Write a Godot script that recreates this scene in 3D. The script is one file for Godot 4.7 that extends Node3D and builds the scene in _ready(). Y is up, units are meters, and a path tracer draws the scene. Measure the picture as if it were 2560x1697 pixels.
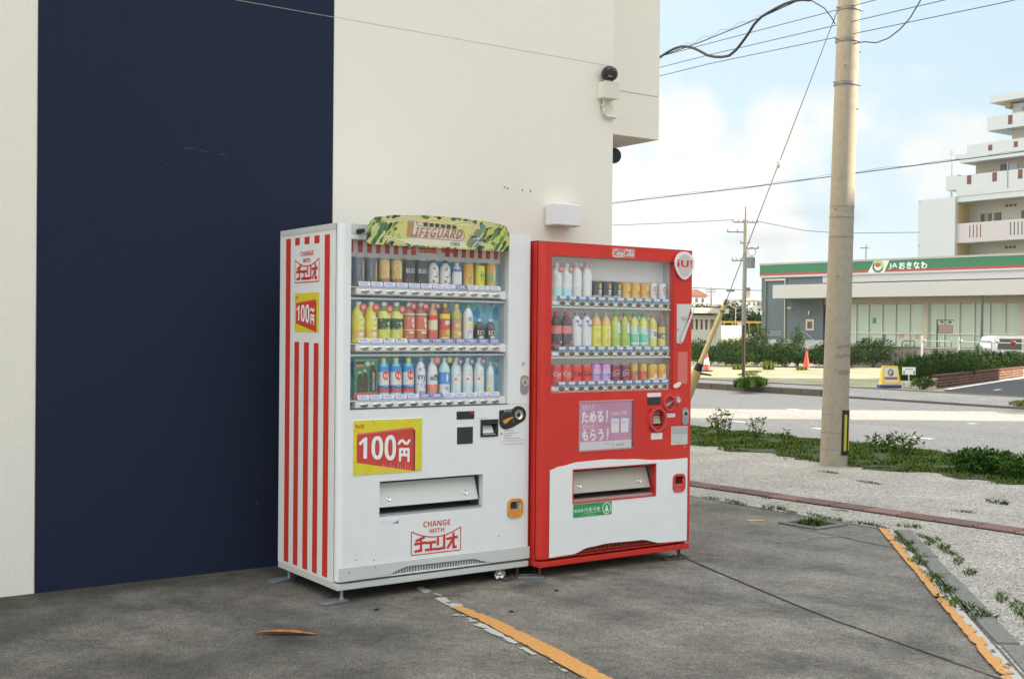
extends Node3D

# ---------------------------------------------------------------- mesh builder
class MB:
	var v := PackedVector3Array()
	var n := PackedVector3Array()
	var t := PackedVector2Array()
	var c := PackedColorArray()
	var col := Color(1, 1, 1)

	func tri(a: Vector3, b: Vector3, d: Vector3, na: Vector3, nb: Vector3, nd: Vector3, ua := Vector2(), ub := Vector2(), ud := Vector2()) -> void:
		if (b - a).cross(d - a).dot(na + nb + nd) > 0.0:
			v.append_array([a, d, b]); n.append_array([na, nd, nb]); t.append_array([ua, ud, ub])
		else:
			v.append_array([a, b, d]); n.append_array([na, nb, nd]); t.append_array([ua, ub, ud])
		c.append_array([col, col, col])

	func flat(a: Vector3, b: Vector3, d: Vector3, out := Vector3.UP) -> void:
		var k := (b - a).cross(d - a).normalized()
		if k.dot(out) < 0.0: k = -k
		tri(a, b, d, k, k, k)

	func quad(a: Vector3, b: Vector3, d: Vector3, e: Vector3, k: Vector3, u0 := Vector2(0, 1), u1 := Vector2(1, 0)) -> void:
		tri(a, b, d, k, k, k, Vector2(u0.x, u0.y), Vector2(u1.x, u0.y), Vector2(u1.x, u1.y))
		tri(a, d, e, k, k, k, Vector2(u0.x, u0.y), Vector2(u1.x, u1.y), Vector2(u0.x, u1.y))

	func nquad(p: Array, k: Array) -> void:
		tri(p[0], p[1], p[2], k[0], k[1], k[2])
		tri(p[0], p[2], p[3], k[0], k[2], k[3])

	func box(lo: Vector3, hi: Vector3) -> MB:
		quad(Vector3(lo.x, lo.y, hi.z), Vector3(hi.x, lo.y, hi.z), Vector3(hi.x, hi.y, hi.z), Vector3(lo.x, hi.y, hi.z), Vector3(0, 0, 1))
		quad(Vector3(lo.x, lo.y, lo.z), Vector3(hi.x, lo.y, lo.z), Vector3(hi.x, hi.y, lo.z), Vector3(lo.x, hi.y, lo.z), Vector3(0, 0, -1))
		quad(Vector3(lo.x, hi.y, lo.z), Vector3(hi.x, hi.y, lo.z), Vector3(hi.x, hi.y, hi.z), Vector3(lo.x, hi.y, hi.z), Vector3(0, 1, 0))
		quad(Vector3(lo.x, lo.y, lo.z), Vector3(hi.x, lo.y, lo.z), Vector3(hi.x, lo.y, hi.z), Vector3(lo.x, lo.y, hi.z), Vector3(0, -1, 0))
		quad(Vector3(hi.x, lo.y, lo.z), Vector3(hi.x, lo.y, hi.z), Vector3(hi.x, hi.y, hi.z), Vector3(hi.x, hi.y, lo.z), Vector3(1, 0, 0))
		quad(Vector3(lo.x, lo.y, lo.z), Vector3(lo.x, lo.y, hi.z), Vector3(lo.x, hi.y, hi.z), Vector3(lo.x, hi.y, lo.z), Vector3(-1, 0, 0))
		return self

	func rbox(lo: Vector3, hi: Vector3, r: float) -> MB:   # a box with rounded (chamfered, smooth shaded) edges
		var m := (lo + hi) / 2.0
		var h := (hi - lo) / 2.0
		r = minf(r, minf(h.x, minf(h.y, h.z)) * 0.98)
		var ax := [Vector3.RIGHT, Vector3.UP, Vector3.BACK]
		var P := func(s: Vector3, k: int) -> Vector3:
			var q := h - Vector3(r, r, r)
			q[k] = h[k]
			return m + q * s
		for k in 3:
			var i := (k + 1) % 3
			var j := (k + 2) % 3
			for s in [-1.0, 1.0]:
				var p := []
				for e in [[-1.0, -1.0], [1.0, -1.0], [1.0, 1.0], [-1.0, 1.0]]:
					var g := Vector3.ZERO
					g[k] = s; g[i] = e[0]; g[j] = e[1]
					p.append(P.call(g, k))
				var nn: Vector3 = ax[k] * s
				quad(p[0], p[1], p[2], p[3], nn)
				for s2 in [-1.0, 1.0]:
					var g0 := Vector3.ZERO
					g0[k] = s; g0[i] = s2; g0[j] = -1.0
					var g1 := g0
					g1[j] = 1.0
					nquad([P.call(g0, k), P.call(g1, k), P.call(g1, i), P.call(g0, i)], [nn, nn, ax[i] * s2, ax[i] * s2])
		for sx in [-1.0, 1.0]:
			for sy in [-1.0, 1.0]:
				for sz in [-1.0, 1.0]:
					var s3 := Vector3(sx, sy, sz)
					tri(P.call(s3, 0), P.call(s3, 1), P.call(s3, 2), Vector3(sx, 0, 0), Vector3(0, sy, 0), Vector3(0, 0, sz))
		return self

	func cyl(a: Vector3, b: Vector3, ra: float, rb: float, seg := 12, caps := true) -> MB:
		var ax := (b - a).normalized()
		var s := ax.cross(Vector3.UP if absf(ax.y) < 0.9 else Vector3.RIGHT).normalized()
		var w := ax.cross(s)
		for i in seg:
			var f0 := TAU * i / seg
			var f1 := TAU * (i + 1) / seg
			var n0 := s * cos(f0) + w * sin(f0)
			var n1 := s * cos(f1) + w * sin(f1)
			nquad([a + n0 * ra, a + n1 * ra, b + n1 * rb, b + n0 * rb], [n0, n1, n1, n0])
			if caps:
				if ra > 0.0: tri(a, a + n0 * ra, a + n1 * ra, -ax, -ax, -ax)
				if rb > 0.0: tri(b, b + n0 * rb, b + n1 * rb, ax, ax, ax)
		return self

	func tube(p: Array, r: float, seg := 6) -> MB:
		for i in p.size() - 1:
			cyl(p[i], p[i + 1], r, r, seg, i == 0 or i == p.size() - 2)
		return self

	# profile rows: [radius, height, Color]; squash flattens in z
	func lathe(o: Vector3, rows: Array, seg := 14, squash := 1.0) -> MB:
		var keep := col
		for k in rows.size() - 1:
			var r0: float = rows[k][0]
			var y0: float = rows[k][1]
			var r1: float = rows[k + 1][0]
			var y1: float = rows[k + 1][1]
			if rows[k].size() > 2: col = rows[k][2]
			var sl := Vector2(y1 - y0, r0 - r1).normalized()
			for i in seg:
				var f0 := TAU * i / seg
				var f1 := TAU * (i + 1) / seg
				var d0 := Vector3(cos(f0), 0, sin(f0) * squash)
				var d1 := Vector3(cos(f1), 0, sin(f1) * squash)
				var n0 := Vector3(cos(f0) * sl.x, sl.y, sin(f0) / squash * sl.x).normalized()
				var n1 := Vector3(cos(f1) * sl.x, sl.y, sin(f1) / squash * sl.x).normalized()
				var u := Vector3(0, 1, 0)
				if r0 > 0.0: tri(o + d0 * r0 + u * y0, o + d1 * r0 + u * y0, o + d1 * r1 + u * y1, n0, n1, n1)
				if r1 > 0.0: tri(o + d0 * r0 + u * y0, o + d1 * r1 + u * y1, o + d0 * r1 + u * y1, n0, n1, n0)
		col = keep
		return self

	# polygon (x, y) pulled along z from z0 to z1, then placed by xf
	func prism(poly: PackedVector2Array, z0: float, z1: float, xf := Transform3D(), sides := true) -> MB:
		var ix := Geometry2D.triangulate_polygon(poly)
		var up := (xf.basis.z).normalized()
		for i in range(0, ix.size(), 3):
			var q := [poly[ix[i]], poly[ix[i + 1]], poly[ix[i + 2]]]
			var f := []
			var g := []
			for e in q:
				f.append(xf * Vector3(e.x, e.y, z1)); g.append(xf * Vector3(e.x, e.y, z0))
			tri(f[0], f[1], f[2], up, up, up)
			if sides: tri(g[0], g[1], g[2], -up, -up, -up)
		if sides:
			var cw := Geometry2D.is_polygon_clockwise(poly)
			for i in poly.size():
				var a := poly[i]
				var b := poly[(i + 1) % poly.size()]
				var o := Vector2(b.y - a.y, a.x - b.x).normalized()
				if cw: o = -o
				var k := (xf.basis * Vector3(o.x, o.y, 0)).normalized()
				quad(xf * Vector3(a.x, a.y, z0), xf * Vector3(b.x, b.y, z0), xf * Vector3(b.x, b.y, z1), xf * Vector3(a.x, a.y, z1), k)
		return self

	func mesh() -> ArrayMesh:
		var m := ArrayMesh.new()
		var a := []
		a.resize(Mesh.ARRAY_MAX)
		a[Mesh.ARRAY_VERTEX] = v; a[Mesh.ARRAY_NORMAL] = n; a[Mesh.ARRAY_TEX_UV] = t; a[Mesh.ARRAY_COLOR] = c
		m.add_surface_from_arrays(Mesh.PRIMITIVE_TRIANGLES, a)
		return m

# ---------------------------------------------------------------- flat print (posters, labels, screens)
class Print:
	var im: Image
	var w: float
	var h: float
	func _init(px: int, py: int, c: Color) -> void:
		im = Image.create(px, py, false, Image.FORMAT_RGB8)
		w = px; h = py
		im.fill(c)
	func poly(p: Array, c: Color) -> void:      # points in 0..1, y down
		var lo := 1e9
		var hi := -1e9
		for q in p:
			lo = minf(lo, q.y * h); hi = maxf(hi, q.y * h)
		for y in range(maxi(0, int(floor(lo))), mini(int(h), int(ceil(hi)) + 1)):
			var xs := []
			var yy := y + 0.5
			for i in p.size():
				var a := Vector2(p[i].x * w, p[i].y * h)
				var b := Vector2(p[(i + 1) % p.size()].x * w, p[(i + 1) % p.size()].y * h)
				if (a.y <= yy) != (b.y <= yy):
					xs.append(a.x + (yy - a.y) * (b.x - a.x) / (b.y - a.y))
			xs.sort()
			for k in range(0, xs.size() - 1, 2):
				var x0 := maxi(0, int(round(xs[k])))
				var x1 := mini(int(w), int(round(xs[k + 1])))
				if x1 > x0: im.fill_rect(Rect2i(x0, y, x1 - x0, 1), c)
	func rect(x0: float, y0: float, x1: float, y1: float, c: Color) -> void:
		im.fill_rect(Rect2i(int(x0 * w), int(y0 * h), maxi(1, int((x1 - x0) * w)), maxi(1, int((y1 - y0) * h))), c)
	func disc(x: float, y: float, rx: float, ry: float, c: Color) -> void:
		var p := []
		for i in 28: p.append(Vector2(x + cos(TAU * i / 28) * rx, y + sin(TAU * i / 28) * ry))
		poly(p, c)
	func line(p: Array, wd: float, c: Color) -> void:   # wd as a share of the width
		for i in p.size():
			disc(p[i].x, p[i].y, wd / 2, wd / 2 * w / h, c)
			if i + 1 < p.size():
				var a := Vector2(p[i].x * w, p[i].y * h)
				var b := Vector2(p[i + 1].x * w, p[i + 1].y * h)
				if a.distance_to(b) < 0.01: continue
				var o := (b - a).orthogonal().normalized() * wd * w / 2
				var s := Vector2(1.0 / w, 1.0 / h)
				poly([(a + o) * s, (b + o) * s, (b - o) * s, (a - o) * s], c)
	func glyphs(which: Array, rc: Rect2, wd: float, c: Color, slant := 0.0) -> void:
		var cw := rc.size.x / which.size()
		for k in which.size():
			for s in which[k]:
				var q := []
				for e in s: q.append(Vector2(rc.position.x + cw * k + e[0] * cw * 0.92 + slant * (0.5 - e[1]), rc.position.y + e[1] * rc.size.y))
				line(q, wd, c)
	func text(tris: Array, rc: Rect2, c: Color, xf = null) -> void:   # triangles in 0..1, y down
		for q in tris:
			var p := []
			for e in q:
				var z := Vector2(rc.position.x + e.x * rc.size.x, rc.position.y + e.y * rc.size.y)
				p.append(xf.call(z) if xf != null else z)
			poly(p, c)

var rng := RandomNumberGenerator.new()
var used := {}
var mats := {}
var K := {}                     # stroke glyphs

func S(r: float, g: float, b: float) -> Color:       # linear base colour -> the sRGB that albedo_color expects
	return Color(r, g, b).linear_to_srgb()

func mat(key: String, c: Color, rough := 0.6, metal := 0.0) -> StandardMaterial3D:
	if mats.has(key): return mats[key]
	var m := StandardMaterial3D.new()
	m.resource_name = key
	m.albedo_color = c.linear_to_srgb()
	m.roughness = rough
	m.metallic = metal
	mats[key] = m
	return m

func vmat(key: String, rough := 0.6, metal := 0.0) -> StandardMaterial3D:
	var m := mat(key, Color(1, 1, 1), rough, metal)
	m.vertex_color_use_as_albedo = true
	return m

func noise_tex(freq: float, ramp: Array, type := FastNoiseLite.TYPE_SIMPLEX_SMOOTH, oct := 3, sz := 512, sd := 1, normal := 0.0) -> NoiseTexture2D:
	var f := FastNoiseLite.new()
	f.noise_type = type
	f.frequency = freq
	f.fractal_octaves = oct
	f.seed = sd
	if oct < 2: f.fractal_type = FastNoiseLite.FRACTAL_NONE
	var t := NoiseTexture2D.new()
	t.width = sz; t.height = sz
	t.seamless = true
	t.noise = f
	if normal > 0.0:
		t.as_normal_map = true
		t.bump_strength = normal
	else:
		var g := Gradient.new()
		g.offsets = PackedFloat32Array(); g.colors = PackedColorArray()
		for r in ramp: g.add_point(r[0], r[1].linear_to_srgb())
		t.color_ramp = g
	return t

func grain(m: StandardMaterial3D, tex: Texture2D, size: float, normal: Texture2D = null, strength := 1.0) -> StandardMaterial3D:
	m.albedo_texture = tex
	m.uv1_triplanar = true
	m.uv1_world_triplanar = true
	m.uv1_scale = Vector3.ONE / size
	if normal:
		m.normal_enabled = true
		m.normal_texture = normal
		m.normal_scale = strength
	return m

# mineral grain: independent grits with some dark pits and pale chips
func grit(sz: int, sd: int, mean: float, dev: float, pits: float, chips: float, lump := 0.10) -> ImageTexture:
	var r := RandomNumberGenerator.new()
	r.seed = sd
	var f := FastNoiseLite.new()
	f.seed = sd; f.frequency = 0.06; f.fractal_octaves = 3
	var data := PackedByteArray()
	data.resize(sz * sz * 3)
	for i in sz * sz:
		var v := mean + dev * (r.randf() + r.randf() + r.randf() - 1.5) * 1.15 + lump * f.get_noise_2d(i % sz, i / sz)
		var q := r.randf()
		if q < pits: v *= 0.35
		elif q > 1.0 - chips: v = minf(1.0, v * 1.5)
		v = clampf(v, 0.03, 1.0)
		var c := Color(v, v * .985, v * .955).linear_to_srgb()
		data[i * 3] = int(c.r * 255); data[i * 3 + 1] = int(c.g * 255); data[i * 3 + 2] = int(c.b * 255)
	return ImageTexture.create_from_image(Image.create_from_data(sz, sz, false, Image.FORMAT_RGB8, data))

func numbered(n: String, where: Node) -> String:
	var key := str(where.get_instance_id()) + n
	used[key] = used.get(key, -1) + 1
	return n if used[key] == 0 else "%s_%03d" % [n, used[key]]

func tag(o: Node3D, label: String, category: String, group := "", kind := "") -> Node3D:
	o.set_meta("label", label); o.set_meta("category", category)
	if group: o.set_meta("group", group)
	if kind: o.set_meta("kind", kind)
	return o

func thing(called: String, label: String, category: String, at := Vector3.ZERO, turn := 0.0, group := "") -> Node3D:
	var o := Node3D.new()
	o.name = numbered(called, self)
	add_child(o, true)
	o.position = at; o.rotation.y = turn
	return tag(o, label, category, group)

func part(b, called: String, m: Material, where: Node3D) -> MeshInstance3D:
	var o := MeshInstance3D.new()
	o.name = numbered(called, where)
	o.mesh = b.mesh() if b is MB else b
	o.material_override = m
	where.add_child(o, true)
	return o

func lone(b, called: String, m: Material, label: String, category: String, group := "", kind := "") -> MeshInstance3D:
	var o := part(b, called, m, self)
	tag(o, label, category, group, kind)
	return o

func bx(x0: float, y0: float, z0: float, x1: float, y1: float, z1: float) -> MB:
	return MB.new().box(Vector3(x0, y0, z0), Vector3(x1, y1, z1))

func rb(x0: float, y0: float, z0: float, x1: float, y1: float, z1: float, r: float) -> MB:
	return MB.new().rbox(Vector3(x0, y0, z0), Vector3(x1, y1, z1), r)

func text_tris(s: String, bold := true, serif := false) -> Array:     # [triangles in 0..1 (y down), aspect]
	var f := SystemFont.new()
	f.font_names = PackedStringArray(["Droid Serif" if serif else "Droid Sans"])
	f.font_weight = 700 if bold else 400
	var t := TextMesh.new()
	t.font = f; t.text = s; t.font_size = 64; t.depth = 0.01; t.curve_step = 3.0
	var a := t.get_mesh_arrays()
	var vs: PackedVector3Array = a[Mesh.ARRAY_VERTEX]
	var ns: PackedVector3Array = a[Mesh.ARRAY_NORMAL]
	var ix: PackedInt32Array = a[Mesh.ARRAY_INDEX]
	var lo := Vector2(1e9, 1e9)
	var hi := -lo
	for q in vs:
		lo = lo.min(Vector2(q.x, q.y)); hi = hi.max(Vector2(q.x, q.y))
	var out := []
	for i in range(0, ix.size(), 3):
		if ns[ix[i]].z > 0.9 and vs[ix[i]].z > 0.0:
			var p := []
			for k in 3:
				var q := vs[ix[i + k]]
				p.append(Vector2((q.x - lo.x) / (hi.x - lo.x), (hi.y - q.y) / (hi.y - lo.y)))
			out.append(p)
	return [out, (hi.x - lo.x) / (hi.y - lo.y)]

# lettering as a flat mesh in the rectangle x0..x1, y0..y1 of the plane z
func letters(s: String, x0: float, y0: float, x1: float, y1: float, z: float, bold := true, mb: MB = null) -> MB:
	var b := mb if mb else MB.new()
	for q in text_tris(s, bold)[0]:
		var p := []
		for e in q: p.append(Vector3(lerpf(x0, x1, e.x), lerpf(y1, y0, e.y), z))
		b.tri(p[0], p[1], p[2], Vector3.BACK, Vector3.BACK, Vector3.BACK)
	return b

# stroke glyphs as flat strips: every stroke a hair in front of the one before
func strokes(which: Array, x0: float, y0: float, x1: float, y1: float, z: float, wd: float, mb: MB = null, square := true) -> MB:
	var b := mb if mb else MB.new()
	var cw := (x1 - x0) / which.size()
	var zz := z
	for k in which.size():
		for s in which[k]:
			for i in s.size() - 1:
				zz += 0.00006
				var a := Vector3(x0 + cw * (k + s[i][0] * 0.9), y1 - s[i][1] * (y1 - y0), zz)
				var d := Vector3(x0 + cw * (k + s[i + 1][0] * 0.9), y1 - s[i + 1][1] * (y1 - y0), zz)
				var f := (d - a).normalized() * wd / 2
				var o := Vector3(-f.y, f.x, 0)
				var e := f if square else f * 0.7
				b.quad(a - e + o, d + e + o, d + e - o, a - e - o, Vector3.BACK)
	return b

func tex_mat(p: Print, key: String, rough := 0.4) -> StandardMaterial3D:
	var m := StandardMaterial3D.new()
	m.resource_name = key
	m.albedo_texture = ImageTexture.create_from_image(p.im)
	m.roughness = rough
	m.texture_repeat = false
	return m

func sheet(x0: float, y0: float, x1: float, y1: float, z: float) -> MB:    # one printed face
	var b := MB.new()
	b.quad(Vector3(x0, y0, z), Vector3(x1, y0, z), Vector3(x1, y1, z), Vector3(x0, y1, z), Vector3.BACK)
	return b

# a board with rectangular openings; the openings get walls too
func holed(x0: float, y0: float, x1: float, y1: float, z0: float, z1: float, holes: Array) -> MB:
	var b := MB.new()
	var xs := [x0, x1]
	var ys := [y0, y1]
	for r in holes:
		xs.append_array([r[0], r[2]]); ys.append_array([r[1], r[3]])
	xs.sort(); ys.sort()
	for i in xs.size() - 1:
		for j in ys.size() - 1:
			if xs[i + 1] - xs[i] < 1e-5 or ys[j + 1] - ys[j] < 1e-5: continue
			var m := Vector2((xs[i] + xs[i + 1]) / 2, (ys[j] + ys[j + 1]) / 2)
			var open := false
			for r in holes:
				if m.x > r[0] and m.x < r[2] and m.y > r[1] and m.y < r[3]: open = true
			if open: continue
			b.quad(Vector3(xs[i], ys[j], z1), Vector3(xs[i + 1], ys[j], z1), Vector3(xs[i + 1], ys[j + 1], z1), Vector3(xs[i], ys[j + 1], z1), Vector3.BACK)
			b.quad(Vector3(xs[i], ys[j], z0), Vector3(xs[i + 1], ys[j], z0), Vector3(xs[i + 1], ys[j + 1], z0), Vector3(xs[i], ys[j + 1], z0), Vector3.FORWARD)
	var edge := holes.duplicate()
	edge.append([x0, y0, x1, y1, 1])
	for r in edge:
		var s := 1.0 if r.size() > 4 else -1.0
		b.quad(Vector3(r[0], r[1], z0), Vector3(r[0], r[1], z1), Vector3(r[0], r[3], z1), Vector3(r[0], r[3], z0), Vector3.LEFT * s)
		b.quad(Vector3(r[2], r[1], z0), Vector3(r[2], r[1], z1), Vector3(r[2], r[3], z1), Vector3(r[2], r[3], z0), Vector3.RIGHT * s)
		b.quad(Vector3(r[0], r[1], z0), Vector3(r[2], r[1], z0), Vector3(r[2], r[1], z1), Vector3(r[0], r[1], z1), Vector3.DOWN * s)
		b.quad(Vector3(r[0], r[3], z0), Vector3(r[2], r[3], z0), Vector3(r[2], r[3], z1), Vector3(r[0], r[3], z1), Vector3.UP * s)
	return b

func curve_at(p: Array, x: float) -> float:     # smooth line through [x, y] points
	for i in p.size() - 1:
		if x <= p[i + 1][0]:
			var f: float = clampf((x - p[i][0]) / (p[i + 1][0] - p[i][0]), 0, 1)
			return lerpf(p[i][1], p[i + 1][1], f * f * (3 - 2 * f))
	return p[-1][1]

# a thin sheet between two curves, with openings left free
func curved(x0: float, x1: float, n: int, top: Array, bot: Array, holes: Array, z: float, thick := 0.004) -> MB:
	var b := MB.new()
	var xs := []
	for i in n + 1: xs.append(lerpf(x0, x1, float(i) / n))
	for r in holes: xs.append_array([r[0], r[2]])
	xs.sort()
	for i in xs.size() - 1:
		var a: float = xs[i]
		var d: float = xs[i + 1]
		if d - a < 1e-5: continue
		var spans := [[curve_at(bot, a), curve_at(bot, d), curve_at(top, a), curve_at(top, d)]]
		for r in holes:
			if (a + d) / 2 > r[0] and (a + d) / 2 < r[2]:
				var s = spans.pop_back()
				if r[1] > s[0]: spans.append([s[0], s[1], r[1], r[1]])
				spans.append([r[3], r[3], s[2], s[3]])
		for s in spans:
			b.quad(Vector3(a, s[0], z), Vector3(d, s[1], z), Vector3(d, s[3], z), Vector3(a, s[2], z), Vector3.BACK)
			b.quad(Vector3(a, s[2], z), Vector3(d, s[3], z), Vector3(d, s[3], z - thick), Vector3(a, s[2], z - thick), Vector3.UP)
			b.quad(Vector3(a, s[0], z), Vector3(d, s[1], z), Vector3(d, s[1], z - thick), Vector3(a, s[0], z - thick), Vector3.DOWN)
	return b

func rrect(x0: float, y0: float, x1: float, y1: float, r: float, n := 5) -> PackedVector2Array:
	var p := PackedVector2Array()
	for k in 4:
		var c := [Vector2(x1 - r, y1 - r), Vector2(x0 + r, y1 - r), Vector2(x0 + r, y0 + r), Vector2(x1 - r, y0 + r)][k] as Vector2
		for i in n + 1:
			var f := PI / 2 * (k + float(i) / n)
			p.append(c + Vector2(cos(f), sin(f)) * r)
	return p

func ring(cx: float, cy: float, rx: float, ry: float, ix: float, iy: float, z0: float, z1: float, mb: MB = null, seg := 28) -> MB:   # oval collar
	var b := mb if mb else MB.new()
	for i in seg:
		var f := TAU * i / seg
		var g := TAU * (i + 1) / seg
		var o0 := Vector3(cos(f) * rx, sin(f) * ry, 0)
		var o1 := Vector3(cos(g) * rx, sin(g) * ry, 0)
		var i0 := Vector3(cos(f) * ix, sin(f) * iy, 0)
		var i1 := Vector3(cos(g) * ix, sin(g) * iy, 0)
		var c := Vector3(cx, cy, 0)
		var up := Vector3.BACK
		b.quad(c + i0 + up * z1, c + o0 * 0.97 + up * z1, c + o1 * 0.97 + up * z1, c + i1 + up * z1, up)
		b.quad(c + o0 + up * z0, c + o0 * 0.97 + up * z1, c + o1 * 0.97 + up * z1, c + o1 + up * z0, o0.normalized())
		b.quad(c + i0 + up * z0, c + i0 + up * z1, c + i1 + up * z1, c + i1 + up * z0, -i0.normalized() if i0.length() > 0 else up)
	return b

# leaves spread through an ellipsoid with an uneven outline
func foliage(sd: int, count: int, half: Vector3, leaf: float, tones: Array, gaps := 0.25, flat_base := true) -> MB:
	var r := RandomNumberGenerator.new()
	r.seed = sd
	var f := FastNoiseLite.new()
	f.seed = sd
	f.frequency = 1.6 / maxf(half.x, half.y)
	var b := MB.new()
	var done := 0
	var tries := 0
	while done < count and tries < count * 12:
		tries += 1
		var d := Vector3(r.randf_range(-1, 1), r.randf_range(-1, 1), r.randf_range(-1, 1))
		var l := d.length()
		if l > 1.0 or l < 0.25: continue
		var p := d * half
		var k := f.get_noise_3dv(p * 1.3)
		if l > 0.78 + k * 0.55: continue
		if f.get_noise_3dv(p * 2.6 + Vector3(31, 7, 3)) < -0.5 + gaps: continue
		if flat_base and d.y < -0.96: continue
		done += 1
		p.y += half.y
		b.col = tones[r.randi() % tones.size()] * r.randf_range(0.75, 1.25)
		var a := Vector3(r.randf_range(-1, 1), r.randf_range(-0.4, 1), r.randf_range(-1, 1)).normalized()
		var s := a.cross(Vector3(r.randf_range(-1, 1), r.randf_range(-1, 1), r.randf_range(-1, 1))).normalized()
		var up := a.cross(s)
		if up.y < 0: up = -up
		var z := leaf * r.randf_range(0.6, 1.3)
		var nn := (up + d.normalized() * 0.5).normalized()
		b.tri(p, p + a * z + s * z * 0.35, p + a * z * 2.0, nn, nn, nn)
		b.tri(p, p + a * z * 2.0, p + a * z - s * z * 0.35, nn, nn, nn)
	return b

func blades(sd: int, count: int, rad: Vector2, hgt: float, tones: Array, wide := 0.012, lean := 0.5) -> MB:
	var r := RandomNumberGenerator.new()
	r.seed = sd
	var b := MB.new()
	for i in count:
		var q := sqrt(r.randf())
		var an := r.randf() * TAU
		var p := Vector3(cos(an) * q * rad.x, 0, sin(an) * q * rad.y)
		var hh := hgt * r.randf_range(0.4, 1.0) * (1.1 - 0.5 * q)
		var d := Vector3(r.randf_range(-1, 1), 0, r.randf_range(-1, 1)) * lean * hh
		var s := Vector3(cos(an * 7.0), 0, sin(an * 7.0)) * wide * 0.5
		b.col = tones[r.randi() % tones.size()] * r.randf_range(0.7, 1.3)
		var mid := p + d * 0.35 + Vector3(0, hh * 0.6, 0)
		var tip := p + d + Vector3(0, hh, 0)
		var nn := Vector3(s.z, 0.012, -s.x).normalized()
		b.tri(p - s, p + s, mid + s * 0.8, nn, nn, nn)
		b.tri(p - s, mid + s * 0.8, mid - s * 0.8, nn, nn, nn)
		b.tri(mid - s * 0.8, mid + s * 0.8, tip, nn, nn, nn)
	return b

const ZW := 1.029          # front plane of the white machine
const ZR := 1.107          # front plane of the red machine
const RX := 1.165          # its left edge
var ORD := ["first", "second", "third", "fourth", "fifth", "sixth", "seventh", "eighth", "ninth", "tenth", "eleventh", "twelfth"]

func sky_picture() -> Image:
	var w := 1536
	var h := 768
	var f := FastNoiseLite.new()
	f.noise_type = FastNoiseLite.TYPE_SIMPLEX_SMOOTH
	f.seed = 11; f.frequency = 1.0; f.fractal_octaves = 5; f.fractal_gain = 0.55
	var g := FastNoiseLite.new()
	g.seed = 5; g.frequency = 2.2; g.fractal_octaves = 4
	var sun := Vector3(0.82, 0.53, 0.57).normalized()
	# heaped clouds: azimuth from north, height, half width, half height (degrees), strength
	var heaps := [[46.5, 11.6, 2.3, 1.5, 0.9], [47.5, 7.6, 4.2, 2.9, 1.0], [52.0, 8.0, 4.0, 2.6, 0.9], [41.5, 4.5, 6.5, 2.4, 0.7], [51.0, 4.0, 9.0, 3.0, 1.0], [57.5, 6.2, 4.0, 2.2, 0.55], [55.0, 15.6, 3.0, 1.0, 0.6],
		[75.0, 9.0, 9.0, 4.0, 1.0], [95.0, 6.0, 14.0, 4.0, 0.9], [20.0, 6.0, 12.0, 4.0, 0.9], [-15.0, 8.0, 15.0, 5.0, 0.9], [-60.0, 7.0, 20.0, 5.0, 0.9], [140.0, 8.0, 20.0, 5.0, 0.9], [-150.0, 8.0, 25.0, 5.0, 0.9], [-105.0, 6.0, 18.0, 4.0, 0.9]]
	var data := PackedFloat32Array()
	data.resize(w * h * 3)
	for y in h:
		var el := PI / 2 - PI * (y + 0.5) / h
		for x in w:
			var az := TAU * ((x + 0.5) / w - 0.5)          # 0 looks along -z, positive towards +x
			var d := Vector3(sin(az) * cos(el), sin(el), -cos(az) * cos(el))
			var c := Vector3(0.2, 0.2, 0.18)
			if el > -0.06:
				var e := maxf(0.0, el)
				var up := clampf(e / 1.1, 0, 1)
				c = Vector3(SKY_LOW.x, SKY_LOW.y, SKY_LOW.z).lerp(Vector3(SKY_TOP.x, SKY_TOP.y, SKY_TOP.z), pow(up, 0.55))
				var haze := exp(-e / 0.075)
				c = c.lerp(SKY_CLOUD * 0.97, haze * 0.85)
				var p := d * 2.1
				p.y *= 2.2
				var k := f.get_noise_3dv(p)
				var cover := smoothstep(0.0, 0.34, k + 0.16) * smoothstep(0.2, 0.5, e) * 0.9
				var azd := rad_to_deg(az)
				var eld := rad_to_deg(el)
				if eld < 26.0:
					var wob := g.get_noise_3dv(d * 6.0) * 0.75
					var fine := f.get_noise_3dv(d * 9.0) * 0.35
					for q in heaps:
						var dx: float = wrapf(azd - q[0], -180, 180) / q[2]
						var dy: float = (eld - q[1]) / (q[3] * (1.0 if eld > q[1] else 1.6))
						var l := sqrt(dx * dx + dy * dy) + wob + fine
						cover = maxf(cover, q[4] * (1.0 - smoothstep(0.55, 1.15, l)))
					var grey := smoothstep(0.1, 0.5, g.get_noise_3dv(Vector3(d.x * 2.0, d.y * 9.0, d.z * 2.0) + Vector3(4, 4, 4))) * exp(-pow((eld - 5.0) / 2.6, 2.0)) * 0.5
					c = c.lerp(SKY_CLOUD, cover)
					c *= 1.0 - grey * Vector3(0.40, 0.34, 0.30).x
				else:
					c = c.lerp(SKY_CLOUD * (1.0 + 2.9 * up), cover)  # unseen clouds overhead are brightened to throw more light on the wall
				var a := acos(clampf(d.dot(sun), -1, 1))
				c += Vector3(1.0, 0.93, 0.80) * (1.8 * exp(-a / 0.25) + 0.5 * exp(-a / 0.7))
			else:
				c = Vector3(0.16, 0.155, 0.145)
			var i := (y * w + x) * 3
			data[i] = c.x; data[i + 1] = c.y; data[i + 2] = c.z
	return Image.create_from_data(w, h, false, Image.FORMAT_RGBF, data.to_byte_array())

const SKY_TOP := Vector3(0.15, 0.235, 0.32)
const SKY_LOW := Vector3(0.245, 0.315, 0.345)
const SKY_CLOUD := Vector3(0.335, 0.334, 0.326)

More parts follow.
